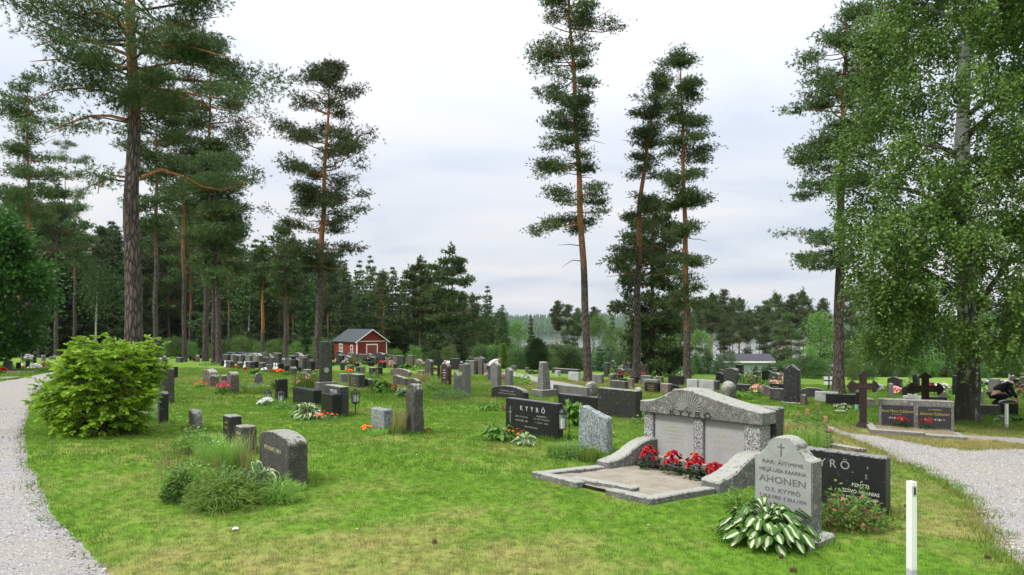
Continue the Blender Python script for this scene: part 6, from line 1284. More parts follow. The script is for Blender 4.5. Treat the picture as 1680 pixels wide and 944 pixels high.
fp(57, 606, 13, 6, 16, 'petal_white', 'white flower cushion at the far left', br=.14, seed=105, nleaf=30); fp(72, 603, 15, 5, 16, 'petal_red', 'long red flower bed at the far left', br=.12, seed=106, nleaf=40); fp(4, 614, 8, 9, 10, 'petal_red', 'red flowers at the left edge of the photo', br=.1, seed=107, nleaf=40); fp(45, 595, 16, 12, 22, 'petal_white', 'pale tall flowers behind the thin black stones at the far left', br=.12, seed=108, nleaf=90); fp(37, 606, 4, 4, 4, 'petal_orange', 'small red flowers beside the white candle', br=.08, seed=109, nleaf=20); lp(300, 577, 30, 5, 200, 'leaves_conebush', 'low clipped yellow-green hedge on the far lawn', ls=.15, seed=110)
rg = random.Random(4)
def colour_rows(n, x0, x1, y0, y1, label, group):
    for i in range(n):
        px, py = rg.uniform(x0, x1), rg.uniform(y0, y1); l = at(px, py)
        if rg.random() < .5: flowers(l, rg.uniform(.4,.8), rg.uniform(.25,.5), 8, rg.choice(('petal_red','petal_pink','petal_pink','petal_white','petal_white','petal_orange')), label, br=.13, seed=i, nleaf=40, group=group)
        else: leafy(l, rg.uniform(.7,1.6), rg.uniform(.4,.8), 90, rg.choice(('leaves_light','leaves_herb','leaves_conebush')), label, 'plant', .18, i, group, stems=False, name='grave_plant')
colour_rows(64, 400, 545, 575, 592, 'grave plant in the crowded far rows between the bins and the shed', 'grave plants left of the shed')
colour_rows(22, 552, 640, 594, 601, 'grave plant in the rows in front of the red shed', 'grave plants in front of the shed')
colour_rows(50, 640, 845, 589, 604, 'grave plant in the crowded rows under the tree row right of the shed', 'grave plants right of the shed')
colour_rows(16, 990, 1130, 610, 620, 'grave plant in the last rows before the green belt', 'grave plants before the green belt')
colour_rows(14, 1170, 1300, 622, 640, 'grave plant in front of the young pines', 'grave plants in front of the young pines')
colour_rows(18, 260, 420, 566, 580, 'grave plant on the far lawn between the pine trunks', 'grave plants between the left pine trunks')

colour_rows(16, 1400, 1690, 640, 655, 'grave plant on the lawn behind the iron crosses and the birch', 'grave plants behind the iron crosses')
# ------------------------------------------------------------------ red shed
def slab(mb, a, b_, c, d, th):
    """roof slab from four corners, thickened downwards"""
    vs = [Vector(p) for p in (a, b_, c, d)]; n = (vs[1]-vs[0]).cross(vs[3]-vs[0]).normalized(); n = n if n.z > 0 else -n
    mb.add([tuple(v) for v in vs]+[tuple(v-n*th) for v in vs], [(0,1,2,3),(7,6,5,4),(0,4,5,1),(1,5,6,2),(2,6,7,3),(3,7,4,0)])
def shed():
    C = at(585.5, 592); D = C.y; s_ = D/F; g = R(35); Wd, Ln, Hw = 49*s_/.93, 43*s_/.42, 31.5*s_; rise = 18.5*s_; ov = .28
    r_ = empty('red_shed', C, g, 'small red wooden shed with white trim and dark grey gable roof', 'shed')
    # local: x along gable from near-left corner to the right, y back along the side wall
    z0 = -.5
    mb = MB(); mb.prism([(0,z0),(Wd,z0),(Wd,Hw),(Wd/2,Hw+rise),(0,Hw)], 0, .10); mb.build('wall', MAT['red_boards'], r_); mb = MB(); mb.prism([(0,z0),(Wd,z0),(Wd,Hw),(Wd/2,Hw+rise),(0,Hw)], Ln-.1, Ln); mb.build('wall', MAT['red_boards'], r_)
    mb = MB(); mb.box(.002,.10,.101,Ln-.101,z0,Hw); wl = mb.build('wall', MAT['red_boards'], r_); mb = MB(); mb.box(Wd-.1,Wd-.002,.101,Ln-.101,z0,Hw); mb.build('wall', MAT['red_boards'], r_)
    k = rise/(Wd/2); ro = empty('roof', (0,0,0)); ro.parent = r_; bpy.data.objects.remove(ro)
    mb = MB(); slab(mb, (-ov,-ov,Hw-ov*k+.12),(Wd/2,-ov,Hw+rise+.12),(Wd/2,Ln+ov,Hw+rise+.12),(-ov,Ln+ov,Hw-ov*k+.12), .09); slab(mb, (Wd+ov,-ov,Hw-ov*k+.121),(Wd/2+.001,-ov,Hw+rise+.121),(Wd/2+.001,Ln+ov,Hw+rise+.121),(Wd+ov,Ln+ov,Hw-ov*k+.121), .09); mb.build('roof', MAT['roof_felt'], r_)
    tw = .10
    for sx in (-1, 1):
        xe = -ov-.02 if sx < 0 else Wd+ov+.02; xm = Wd/2
        p = [(xe,Hw-ov*k+.01-.02*k),(xm,Hw+rise+.01),(xm,Hw+rise+.11),(xe,Hw-ov*k+.11-.02*k)]
        mb = MB(); mb.prism(p if sx < 0 else p[::-1], -ov-.05, -ov-.005); mb.build('bargeboard', MAT['white_paint'], r_)
    for xa in (-.03, Wd-tw+.03): mb = MB(); mb.box(xa, xa+tw, -.035, -.002, z0, Hw-.05); mb.build('corner_board', MAT['white_paint'], r_)
    mb = MB(); mb.box(-.035,-.003,-.034,tw*.9,z0,Hw-.06); mb.build('corner_board', MAT['white_paint'], r_); mb = MB(); mb.box(0,Wd,-.04,-.003,Hw-.03,Hw+.04); mb.build('gable_board', MAT['white_paint'], r_)
    # door
    dx0, dx1, dz = Wd*.335, Wd*.665, Hw*.80
    mb = MB(); mb.box(dx0,dx1,-.02,-.003,z0,dz); dr = mb.build('door', MAT['red_door_boards'], r_)
    for i in range(5): xa = dx0+(dx1-dx0)*i/5; mb = MB(); mb.box(xa+.012,xa+(dx1-dx0)/5-.012,-.034,-.0201,z0,dz-.02); mb.build('door_board', MAT['red_door_boards'], dr)
    mb = MB(); mb.box(dx0-.10,dx0-.001,-.05,-.003,z0,dz+.13); mb.box(dx1+.001,dx1+.10,-.05,-.003,z0,dz+.13); mb.box(dx0-.001,dx1+.001,-.051,-.003,dz+.001,dz+.131); mb.build('frame', MAT['white_paint'], dr); mb = MB(); mb.box(dx1-.18,dx1-.12,-.09,-.034,dz*.42,dz*.50); mb.build('handle', MAT['iron'], dr)
    # side windows (on the wall x = 0, facing -x); far one wider
    for yc, ww, zt, zb_, nc in ((Ln*.68, Ln*.150, Hw*.80, Hw*.22, 2), (Ln*.20, Ln*.085, Hw*.76, Hw*.17, 1)):
        w_ = empty('window', (0,0,0)); w_.parent = r_; mb = MB(); mb.box(-.008,-.002,yc-ww/2,yc+ww/2,zb_,zt); mb.build('pane', MAT['glass'], w_)
        mb = MB(); t_ = .10; mb.box(-.06,-.009,yc-ww/2-t_*.4,yc-ww/2+t_*.6,zb_-t_,zt+t_); mb.box(-.06,-.009,yc+ww/2-t_*.6,yc+ww/2+t_*.4,zb_-t_,zt+t_); mb.box(-.061,-.009,yc-ww/2+t_*.6,yc+ww/2-t_*.6,zt,zt+t_); mb.box(-.061,-.009,yc-ww/2+t_*.6,yc+ww/2-t_*.6,zb_-t_,zb_); mb.build('frame', MAT['white_paint'], w_)
        mb = MB()
        for i in (1, 2): z = zb_+(zt-zb_)*i/3; mb.box(-.04,-.0085,yc-ww/2,yc+ww/2,z-.022,z+.022)
        if nc == 2: mb.box(-.041,-.0085,yc-.07,yc+.07,zb_,zt)
        mb.build('glazing_bar', MAT['white_paint'], w_)
shed()
# ------------------------------------------------------------------ pale house below the slope and the brown hut at the right edge
def house():
    D = 92; s_ = D/F; px = lambda p, q, d=0: ray(p, q, D+d)
    A = px(1196, 600); Bp = px(1262, 600); gz = T(A.x, D)-.5; r_ = empty('pale_house', (A.x, D, gz), 0, 'pale blue-white house with a low black-edged roof below the young pines', 'house')
    L = Bp.x-A.x; zw = px(0, 592).z-gz; zr = px(0, 582.5).z-gz; dp = 7.0; ex = 28*s_
    mb = MB(); mb.box(0, L, 0, .2, 0, zw); mb.build('wall', MAT['house_boards'], r_); mb = MB(); mb.add([(L,0,0),(L+ex,dp*.5,0),(L+ex,dp*.5,zw-.9),(L,0,zw)], [(0,1,2,3)]); mb.build('wall', MAT['white_paint'], r_); mb = MB(); mb.box(0,.2,.201,dp,0,zw); mb.build('wall', MAT['house_boards'], r_)
    mb = MB(); slab(mb, (-1.0,-.6,zw+.10),(L+.7,-.6,zw+.10),(L+ex*.62,dp*.55,zr),(-.6,dp*.55,zr), .25); slab(mb, (L+.701,-.6,zw+.098),(L+ex+.7,dp*.25,zw-1.0),(L+ex+.7,dp*.75,zw-.9),(L+ex*.62+.01,dp*.55,zr-.01), .25); mb.build('roof', MAT['black_trim'], r_)
    mb = MB(); mb.box(-1.0,L+.6,-.66,-.605,zw-.28,zw+.0); mb.build('eaves_board', MAT['white_paint'], r_)
    for x in (.25, .62):
        w_ = mb = MB(); mb.box(L*x,L*x+1.3,-.02,-.003,.9,2.0); wn_ = mb.build('window', MAT['white_paint'], r_); mb = MB(); mb.box(L*x+.1,L*x+1.2,-.03,-.0205,1.0,1.9); mb.build('pane', MAT['glass'], wn_)
house()
def hut():
    D = 38; l = onground(1655, D); gz = l.z; r_ = empty('brown_hut', l, R(-6), 'dark brown hut with pale metal roof at the right edge', 'hut'); s_ = D/F; zw = EYE+(HOR-640)*s_-gz; zr = EYE+(HOR-627)*s_-gz
    mb = MB(); mb.box(0,5,0,.15,-.3,zw); mb.build('wall', MAT['brown_boards'], r_); mb = MB(); mb.box(0,.15,.151,3,-.3,zw); mb.build('wall', MAT['brown_boards'], r_); mb = MB(); slab(mb, (-.35,-.35,zw+.02),(5.4,-.35,zw+.02),(5.4,1.6,zr),(-.35,1.6,zr), .1); slab(mb, (-.35,1.601,zr),(5.4,1.601,zr),(5.4,3.4,zw),(-.35,3.4,zw), .1); mb.build('roof', MAT['roof_metal'], r_)
    for x in (.9, 1.9, 2.9): mb = MB(); mb.tube([(x,1.5,zr-.05),(x,1.5,zr+.35)], .04, 6); mb.build('roof_vent', MAT['zinc'], r_)
hut()
# ------------------------------------------------------------------ waste bins
def binbox(x0, x1, yt, yb, body, lid, label, lab=None):
    l, s_ = pw((x0+x1)/2, yb); w_, h_ = (x1-x0)*s_, (yb-yt)*s_; r_ = empty('waste_bin', l, 0, label, 'waste bin', 'waste bins in a row on the far lawn'); a = w_/2; d = .35
    mb = MB(); mb.add([(-a*.86,-d*.85,.08),(a*.86,-d*.85,.08),(a*.86,d*.85,.08),(-a*.86,d*.85,.08),(-a,-d,h_*.9),(a,-d,h_*.9),(a,d,h_*.9),(-a,d,h_*.9)], [(3,2,1,0),(4,5,6,7),(0,1,5,4),(1,2,6,5),(2,3,7,6),(3,0,4,7)]); mb.build('body', MAT[body], r_, .02)
    mb = MB(); mb.add([(-a*1.04,-d*1.08,h_*.902),(a*1.04,-d*1.08,h_*.902),(a*1.04,d*1.08,h_*.902),(-a*1.04,d*1.08,h_*.902),(-a,-d*.8,h_),(a,-d*.8,h_),(a,d,h_*1.06),(-a,d,h_*1.06)], [(3,2,1,0),(4,5,6,7),(0,1,5,4),(1,2,6,5),(2,3,7,6),(3,0,4,7)]); mb.build('lid', MAT[lid], r_, .02)
    for sx in (-1, 1): mb = MB(); mb.tube([(sx*a*.7-.03,d*.7,.09),(sx*a*.7+.03,d*.7,.09)], .09, 10); mb.build('wheel', MAT['iron'], r_)
    for (lx, lz, lw, lh, lm) in lab or (): mb = MB(); mb.box(a*lx-a*lw, a*lx+a*lw, -d*1.01, -d*.96, h_*lz-h_*lh, h_*lz+h_*lh); mb.build('label', MAT[lm], r_)
binbox(373,388,578.5,590,'plastic_blue','plastic_blue','left dark blue waste bin with one white label',[(0,.58,.28,.12,'paper')]); binbox(390,405,578.5,590,'plastic_blue','plastic_blue','right dark blue waste bin with white and orange labels',[(-.1,.62,.28,.13,'paper'),(-.1,.36,.2,.1,'orange_paper')]); binbox(406,413,578.5,589,'plastic_white','plastic_white','narrow white waste bin'); binbox(414,422,580,590,'plastic_darkgreen','zinc','greyish waste bin between the white and the dark green bin'); binbox(423,438,579.5,591,'plastic_darkgreen','plastic_darkgreen','dark green waste bin at the right end of the row',[(-.1,.5,.28,.13,'paper')])
# ------------------------------------------------------------------ lanterns, hook, vase, markers
def lantern_body(r_, w_, h_, z, n=6, square=False, top='iron'):
    mb = MB(); mb.lathe([(w_*.40,z),(w_*.47,z+h_*.66)], n, caps=False); mb.build('glass', MAT['lglass'], r_)
    mb = MB()
    for k in range(n): a = 2*math.pi*(k+.5)/n if square else 2*math.pi*k/n; mb.tube([(w_*.42*math.cos(a), w_*.42*math.sin(a), z),(w_*.49*math.cos(a), w_*.49*math.sin(a), z+h_*.66)], w_*.030, 5)
    mb.build('bars', MAT['iron'], r_); mb = MB(); mb.lathe([(w_*.46,z-h_*.04),(w_*.46,z),(0.001,z)], n); mb.build('tray', MAT['iron'], r_)
    mb = MB(); mb.lathe([(w_*.54,z+h_*.66),(w_*.56,z+h_*.70),(w_*.34,z+h_*.82),(w_*.12,z+h_*.86),(w_*.12,z+h_*.94),(w_*.03,z+h_)], max(8, n)); mb.build('roof', MAT[top], r_)
    mb = MB(); mb.lathe([(w_*.22,z+.002),(w_*.22,z+h_*.42),(w_*.03,z+h_*.45),(w_*.02,z+h_*.50)], 10); mb.build('candle', MAT['white_wax'], r_)
l, s_ = pw(583, 681); r_ = empty('lawn_lantern', l, 0, 'black glass lantern with rusty roof on an iron stake in the lawn', 'lantern'); h_ = 41*s_; mb = MB(); mb.tube([(0,0,-.1),(0,0,h_*.45)], .012, 6); mb.build('stake', MAT['iron'], r_); mb = MB(); mb.lathe([(.012,h_*.43),(.07,h_*.475),(.10,h_*.50)], 8); mb.build('cup', MAT['iron'], r_); lantern_body(r_, 15*s_, 22*s_, h_*.52, 6, False, 'rust_iron')
l, s_ = pw(931, 729); r_ = empty('shepherd_hook', l, R(10), 'tall black iron hook with scrolls beside the polished black family stone', 'lantern hook'); H_ = 85*s_; mb = MB()
mb.tube([(.03,0,-.1),(.03,0,H_*.86)]+[(.03-.055+.055*math.cos(a), 0, H_*.86+.075*math.sin(a)) for a in np.linspace(0.2, 3.0, 8)]+[(-.085,0,H_*.80)], .007, 6); mb.build('rod', MAT['iron'], r_); mb = MB()
for sg in (-1, 1): mb.tube([(.03+sg*(.04*(1-t)+.012)*math.cos(t*9), 0, .06+.09*t+.035*math.sin(t*9)) for t in np.linspace(0, 1, 12)], .005, 5)
mb.build('scroll', MAT['iron'], r_)
l2 = l+Vector((-.085, -.02, 0)); r_ = empty('hanging_lantern', l2, 0, 'black lantern with white candle hanging from the iron hook', 'lantern'); zt_ = H_*.80; hh = 42*s_; w_ = 13*s_; mb = MB(); mb.tube([(0,.01,zt_),(0,.005,zt_-.05)], .006, 5); mb.build('ring', MAT['iron'], r_); lantern_body(r_, w_, hh-.05, zt_-hh, 4, False)
for px, py, lb in ((440,660,'left small candle lantern by the glossy black upright stone'),(461,661,'right small candle lantern by the glossy black upright stone')): l, s_ = pw(px, py); r_ = empty('candle_lantern', l, .4, lb, 'lantern'); lantern_body(r_, 11*s_, 21*s_, .02, 6)
l, s_ = pw(270, 650); l.z += .30; 
r_ = empty('stone_lantern', at(262, 662)+Vector((0,0,0)), .3, 'white-glassed candle lantern on a post beside the tall speckled stele', 'lantern'); s_ = r_.location.y/F; mb = MB(); mb.tube([(0,0,-.05),(0,0,20*s_)], .03, 6); mb.build('post', MAT['iron'], r_); lantern_body(r_, 12*s_, 15*s_, 20*s_, 4, True, 'iron')
l, s_ = pw(1328, 904); r_ = empty('grave_vase', l, 0, 'small grey vase stuck in the grass beside the big variegated hosta', 'vase'); mb = MB(); mb.lathe([(.016,-.03),(.024,.05),(.028,.115),(.024,.115),(.015,.03)], 14, caps=False); mb.build('cup', MAT['zinc'], r_, 0, 1, True); mb = MB(); mb.lathe([(.003,-.10),(.014,-.02)], 8); mb.build('spike', MAT['zinc'], r_); r_.rotation_euler = (.05, .14, 0)
for px, py, lb in ((36.5,604,'white candle beside the thin black stone at the far left'),(1077,624,'white candle jar just behind the black and gold stone'),(1175,641,'small white candle in the rows just above the right roof slope of the monument')): l, s_ = pw(px, py); mb = MB(); h_ = 8*s_; mb.lathe([(h_*.22,0),(h_*.25,h_*.7),(h_*.12,h_*.8),(h_*.12,h_)], 10); o = mb.build('grave_candle', MAT['white_wax'], None); o.location = l; tag(o, lb, 'candle')
def marker(px, yb, yt, wpx, label, num):
    l, s_ = pw(px, yb); w_ = wpx*s_/1.36; h_ = (yb-yt)*s_; r_ = empty('grid_marker_post', l, R(14), label, 'marker post'); a = w_/2
    mb = MB(); mb.box(-a,a,-a,a,h_*.165,h_); mb.build('post', MAT['white_paint'], r_, .003); mb = MB(); mb.box(-a*1.02,a*1.02,-a*1.02,a*1.02,-.25,h_*.1649); mb.build('grey_base', MAT['grey_band'], r_, .003)
    if num:
        mb = MB(); mb.box(-a*.85,a*.85,-a-.003,-a+.001,h_*.87,h_*.965); pl = mb.build('number_plate', MAT['plate'], r_); add_text(pl, '1', h_*.105, 0, h_*.88, -a-.003, 'carved_black', 1.5)
plain('plate', (0.50,0.49,0.44), 0.6)
marker(1495.5, 962, 790, 15.5, 'white wooden marker post with a black number one at lower right', True); marker(1651.5, 703, 663, 5.2, 'small white marker post in the grass near the right edge', False)
# ------------------------------------------------------------------ iron crosses
def iron_cross(px0, px1, yt, yb, xc, yarm, label, base):
    l, s_ = pw(xc, yb); r_ = empty('iron_cross', l, -R(8), label, 'cross'); H_ = (yb-yt)*s_; aw = 5*s_; za = (yb-yarm)*s_; L = (px1-px0)/2*s_
    def tip(cx, cz, dx, dz):       # pointed trefoil end
        nx_, nz_ = -dz, dx; k = aw*1.75
        return [(cx+nx_*aw, cz+nz_*aw),(cx+nx_*k*1.15, cz+nz_*k*1.15),(cx+dx*k*.45+nx_*k*.9, cz+dz*k*.45+nz_*k*.9),(cx+dx*k*1.1, cz+dz*k*1.1),(cx+dx*k*.45-nx_*k*.9, cz+dz*k*.45-nz_*k*.9),(cx-nx_*k*1.15, cz-nz_*k*1.15),(cx-nx_*aw, cz-nz_*aw)]
    k = aw*1.75*1.1
    p = [(-aw*.95,0),(aw*.95,0),(aw,za-aw)]+[q for q in tip(L-k, za, 1, 0)][::-1]+[(aw,za+aw)]+[q for q in tip(0, H_-k, 0, 1)][::-1]+[(-aw,za+aw)]+[q for q in tip(-L+k, za, -1, 0)][::-1]+[(-aw,za-aw)]
    mb = MB(); mb.prism(p, -.045, .045); mb.build('cross_body', MAT['rust_iron'], r_, .004)
    if base: mb = MB(); mb.add([(x*aw*k_, y*aw*k_, z*aw) for k_, z in ((1.9,-.5),(1.9,.35),(1.55,.6),(1.55,.9),(1.15,1.8)) for x, y in ((-1,-1),(1,-1),(1,1),(-1,1))], [(i*4+j, i*4+(j+1) % 4, (i+1)*4+(j+1) % 4, (i+1)*4+j) for i in range(4) for j in range(4)]+[(3,2,1,0),(16,17,18,19)]); mb.build('foot', MAT['rust_iron'], r_)
    worn_lines(r_, L*1.1, za-aw*.5, za+aw*.75, -.045, 'worn_gilt', 2, int(xc), .9)
plain('worn_gilt', (0.14,0.095,0.055), 0.7)
iron_cross(1391, 1441, 609, 702, 1416, 634, 'rusty cast iron cross with pointed ends left of the twin-panel stone', True); iron_cross(1490, 1547, 611, 690, 1518, 638, 'rusty cast iron cross rising behind the twin-panel stone', True)
def small_cross(px, yt, yb, label): l, s_ = pw(px, yb); mb = MB(); h_ = (yb-yt)*s_; a = 3.0*s_; mb.prism([(-a*.8,0),(a*.8,0),(a*.7,h_*.55),(a*2.2,h_*.58),(a*2.2,h_*.72),(a*.7,h_*.74),(a*.3,h_*.93),(0,h_),(-a*.3,h_*.93),(-a*.7,h_*.74),(-a*2.2,h_*.72),(-a*2.2,h_*.58),(-a*.7,h_*.55)], -.05, .05); o = mb.build('iron_cross', MAT['iron'], None, .004); o.location = l; o.rotation_euler = (0,0,-R(20)); tag(o, label, 'cross')
small_cross(720, 575, 622, 'thin dark iron cross left of the dark reddish stone'); small_cross(782, 588, 602, 'tiny dark cross in the far rows behind the pointed obelisk')
# ------------------------------------------------------------------ sign board, cans, odd things
l, s_ = pw(1360, 641); r_ = empty('sign_board', l, 0, 'pale four-part sign board with dark cross frame in front of the big pine', 'sign'); W_, z1, z2 = 17*s_, 9.5*s_, 23*s_
mb = MB(); mb.box(-.03,.03,0,.05,-.2,z2); mb.box(-W_/2,-.031,.002,.04,(z1+z2)/2-.025,(z1+z2)/2+.025); mb.box(.031,W_/2,.002,.04,(z1+z2)/2-.025,(z1+z2)/2+.025); mb.build('frame', MAT['iron'], r_)
for sx in (-1, 1):
    for za, zb_ in ((z1,(z1+z2)/2-.03),((z1+z2)/2+.03,z2)): mb = MB(); mb.box(min(sx*.035,sx*W_/2), max(sx*.035,sx*W_/2), -.012, -.001, za, zb_); mb.build('panel', MAT['plastic_white'], r_)
def can(px, py, wpx, hpx, mat, label, name='watering_can'):
    l, s_ = pw(px, py); h_ = hpx*s_; w_ = wpx*s_; r_ = empty(name, l, .7, label, 'watering can'); mb = MB(); mb.lathe([(w_*.42,0),(w_*.45,h_*.6),(w_*.25,h_*.75),(w_*.22,h_*.78)], 10); mb.build('body', MAT[mat], r_); mb = MB(); mb.tube([(w_*.3,0,h_*.2),(w_*.75,0,h_*.7),(w_*.9,0,h_*.85)], [w_*.09,w_*.06,w_*.07], 6); mb.build('spout', MAT[mat], r_); mb = MB(); mb.tube([(-w_*.4,0,h_*.2),(-w_*.6,0,h_*.7),(-w_*.2,0,h_*1.0),(w_*.15,0,h_*.76)], w_*.05, 5); mb.build('handle', MAT[mat], r_)
can(546.5, 600.5, 6, 8, 'plastic_green', 'dark green watering can left of the shed stones'); can(806, 620, 5, 9, 'plastic_teal', 'turquoise watering can beside the bending person'); can(298, 576, 4, 5, 'plastic_teal', 'turquoise watering can on the far lawn behind the bent pine')
l, s_ = pw(1405.5, 673); mb = MB(); mb.lathe([(.05,0),(.06,.16),(.052,.16),(.045,.02)], 10, caps=False); o = mb.build('grave_vase', MAT['plate_blue'] if 'plate_blue' in MAT else plain('plate_blue', (0.25,0.40,0.42), .5), None); o.location = l; tag(o, 'pale blue vase at the right end of the long plain black stone', 'vase')
l, s_ = pw(70, 586); tb = Tubes(); tb.add([(0,0,-.2),(0,0,.3),(.02,0,.9),(0,0,1.25)], [.26,.22,.20,.19], 12, 0, .1, 3); tb.add([(0,0,1.249),(0,0,1.25)], [.19,.001], 12, 0); o = obj('tree_stump', tb.mesh('tree_stump'), None, MAT['bark_pine']); o.location = l; tag(o, 'tall cut tree stump among the flowers at the far left', 'tree stump')
for px, py, dx in ((20,612.5,60),(0,623,30)): l = at(px, py); mb = MB(); s_ = l.y/F; mb.add([(-dx*s_/2,-.5,.0),(dx*s_/2,-.5,.0),(dx*s_/2,.6,.03),(-dx*s_/2,.6,.03)], [(0,1,2,3)]); mb.box(-dx*s_/2,dx*s_/2,-.6,-.501,-.1,.07); o = mb.build('gravel_bed', MAT['sand'], None); o.location = (l.x, l.y, l.z+.03); tag(o, 'pale raked grave bed under the leafy tree' if dx == 60 else 'narrow pale grave bed by the path at the left edge', 'grave bed')
for (px, py, wpx, hpx, lb) in ((1378,677,18,3.5,'flat grey stone lying in the grass before the long plain black stone'),(1047,642,10,5,'small white stone lying before the pinkish block'),(1186,711,0,0,None)):
    if lb: l, s_ = pw(px, py); o = obj('field_stone', stone_mesh('boulder', wpx*s_, hpx*s_*1.3, .3, px), None, MAT['granite_grey' if px > 1100 else 'granite_white']); o.location = l; tag(o, lb, 'stone')
# ------------------------------------------------------------------ two visitors bending over graves
plain('skin', (0.50,0.30,0.22), 0.6); plain('shirt_white', (0.72,0.71,0.70), 0.85); plain('cloth_black', (0.012,0.012,0.014), 0.9); plain('trousers', (0.06,0.07,0.10), 0.9); plain('hair_brown', (0.10,0.06,0.035), 0.7)
def skin_mesh(name, verts, edges, radii, parent, mat, sub=1):
    me = bpy.data.meshes.new(name); me.from_pydata(verts, edges, []); o = obj(name, me, parent, MAT[mat]); sk = me.skin_vertices.new(name='') if hasattr(me.skin_vertices, 'new') and not me.skin_vertices else None
    m_ = o.modifiers.new('skin', 'SKIN'); lay = me.skin_vertices[0] if me.skin_vertices else None
    if lay:
        for i, r in enumerate(radii): lay.data[i].radius = (r, r) if not isinstance(r, tuple) else r; lay.data[i].use_root = (i == 0)
    m_.use_smooth_shade = True; s2 = o.modifiers.new('smooth', 'SUBSURF'); s2.levels = s2.render_levels = sub; return o
def person(loc, rz, label, top, legs, hair, crouch=False):
    dz = -.40 if crouch else 0.0
    kn = (.34, .46) if crouch else (.03, .48)
    r_ = empty('person', loc, rz, label, 'person'); 
    V = [(x, y, z+dz) for x, y, z in ((0,0,.93),(.13,0,1.05),(.30,0,1.17),(.40,0,1.22),(.50,0,1.25),(.58,0,1.25),(.68,0,1.22))]; E = [(0,1),(1,2),(2,3),(3,4),(4,5),(5,6)]; Rr = [.14,.13,.15,.12,.055,.09,.085]
    for sg in (-1, 1):
        o_ = len(V); V += [(x, y, z+dz) for x, y, z in ((.37,sg*.17,1.18),(.44,sg*.22,.95),(.58,sg*.17,.75),(.62,sg*.16,.69))]; E += [(3,o_),(o_,o_+1),(o_+1,o_+2),(o_+2,o_+3)]; Rr += [.065,.048,.036,.032]
        o_ = len(V); V += [(-.01,sg*.10,.84+dz),(kn[0],sg*.13,kn[1]),(-.04,sg*.11,.10),(.02,sg*.11,.05),(.15,sg*.12,.04)]; E += [(0,o_),(o_,o_+1),(o_+1,o_+2),(o_+2,o_+3),(o_+3,o_+4)]; Rr += [.09,.062,.045,.045,.035]
    skin_mesh('body', V, E, Rr, r_, 'skin', 2)
    Vt = [(0,0,.95+dz),(.13,0,1.055+dz),(.30,0,1.175+dz),(.42,0,1.225+dz)]; Et = [(0,1),(1,2),(2,3)]; Rt = [.16,.155,.175,.13]
    for sg in (-1, 1): o_ = len(Vt); Vt += [(.37,sg*.17,1.185+dz),(.44,sg*.22,.95+dz),(.57,sg*.17,.77+dz)]; Et += [(2,o_),(o_,o_+1),(o_+1,o_+2)]; Rt += [.085,.066,.052]
    skin_mesh('jacket' if top == 'cloth_black' else 'shirt', Vt, Et, Rt, r_, top, 2)
    Vl = [(0,0,.94+dz)]; El = []; Rl = [.155]
    for sg in (-1, 1): o_ = len(Vl); Vl += [(-.01,sg*.10,.82+dz),(kn[0],sg*.13,kn[1]),(-.04,sg*.11,.11)]; El += [(0,o_),(o_,o_+1),(o_+1,o_+2)]; Rl += [.108,.078,.062]
    skin_mesh('trousers', Vl, El, Rl, r_, legs, 2)
    bm = bmesh.new(); bmesh.ops.create_uvsphere(bm, u_segments=14, v_segments=10, radius=1)
    bmesh.ops.delete(bm, geom=[v for v in bm.verts if v.co.z < -.25 and v.co.x > -.2], context='VERTS')
    for v in bm.verts: v.co = Vector((v.co.x*.125, v.co.y*.105, v.co.z*.115))*(1+.05*mnoise.noise(v.co*5))
    me = bpy.data.meshes.new('hair'); bm.to_mesh(me); bm.free(); o = obj('hair', me, r_, MAT[hair]); o.location = (.63,0,1.27+dz); o.rotation_euler = (0,.5,0)
    mb = MB(); mb.add([(.735,-.014,1.20+dz),(.735,.014,1.20+dz),(.765,0,1.175+dz),(.74,0,1.235+dz)], [(0,1,2),(1,3,2),(3,0,2)]); mb.build('nose', MAT['skin'], r_)
    for sg in (-1, 1):
        mb = MB(); w0 = Vector((.63,sg*.16,.675+dz)); mb.add([(w0.x+x*.035, w0.y+y*.014, w0.z+z) for z in (0,-.085) for x, y in ((-1,-1),(1,-1),(1,1),(-1,1))], [(3,2,1,0),(4,5,6,7),(0,1,5,4),(1,2,6,5),(2,3,7,6),(3,0,4,7)])
        for k, (ox, L) in enumerate(((-.028,.062),(-.01,.074),(.010,.070),(.028,.055))): mb.tube([(w0.x+ox, w0.y, w0.z-.08),(w0.x+ox, w0.y-.006*sg, w0.z-.08-L*.55),(w0.x+ox-.006, w0.y-.022*sg, w0.z-.08-L)], [.009,.008,.006], 5)
        mb.tube([(w0.x+.033, w0.y, w0.z-.02),(w0.x+.058, w0.y-.01*sg, w0.z-.05),(w0.x+.060, w0.y-.018*sg, w0.z-.078)], [.010,.009,.007], 5); mb.build('hand', MAT['skin'], r_, .002)
    return r_
l = at(812, 633); l = l+Vector((-.30,2.2,0)); l.z = T(l.x, l.y); person(l, R(12), 'person in a white shirt bending down behind the pale grey round-topped stele', 'shirt_white', 'trousers', 'hair_brown').scale = (.8, .8, .78)
l = onground(1632, 22.5); person(l, R(-15), 'person in black clothes crouching behind the arched gold-lettered stone', 'cloth_black', 'cloth_black', 'cloth_black', True)
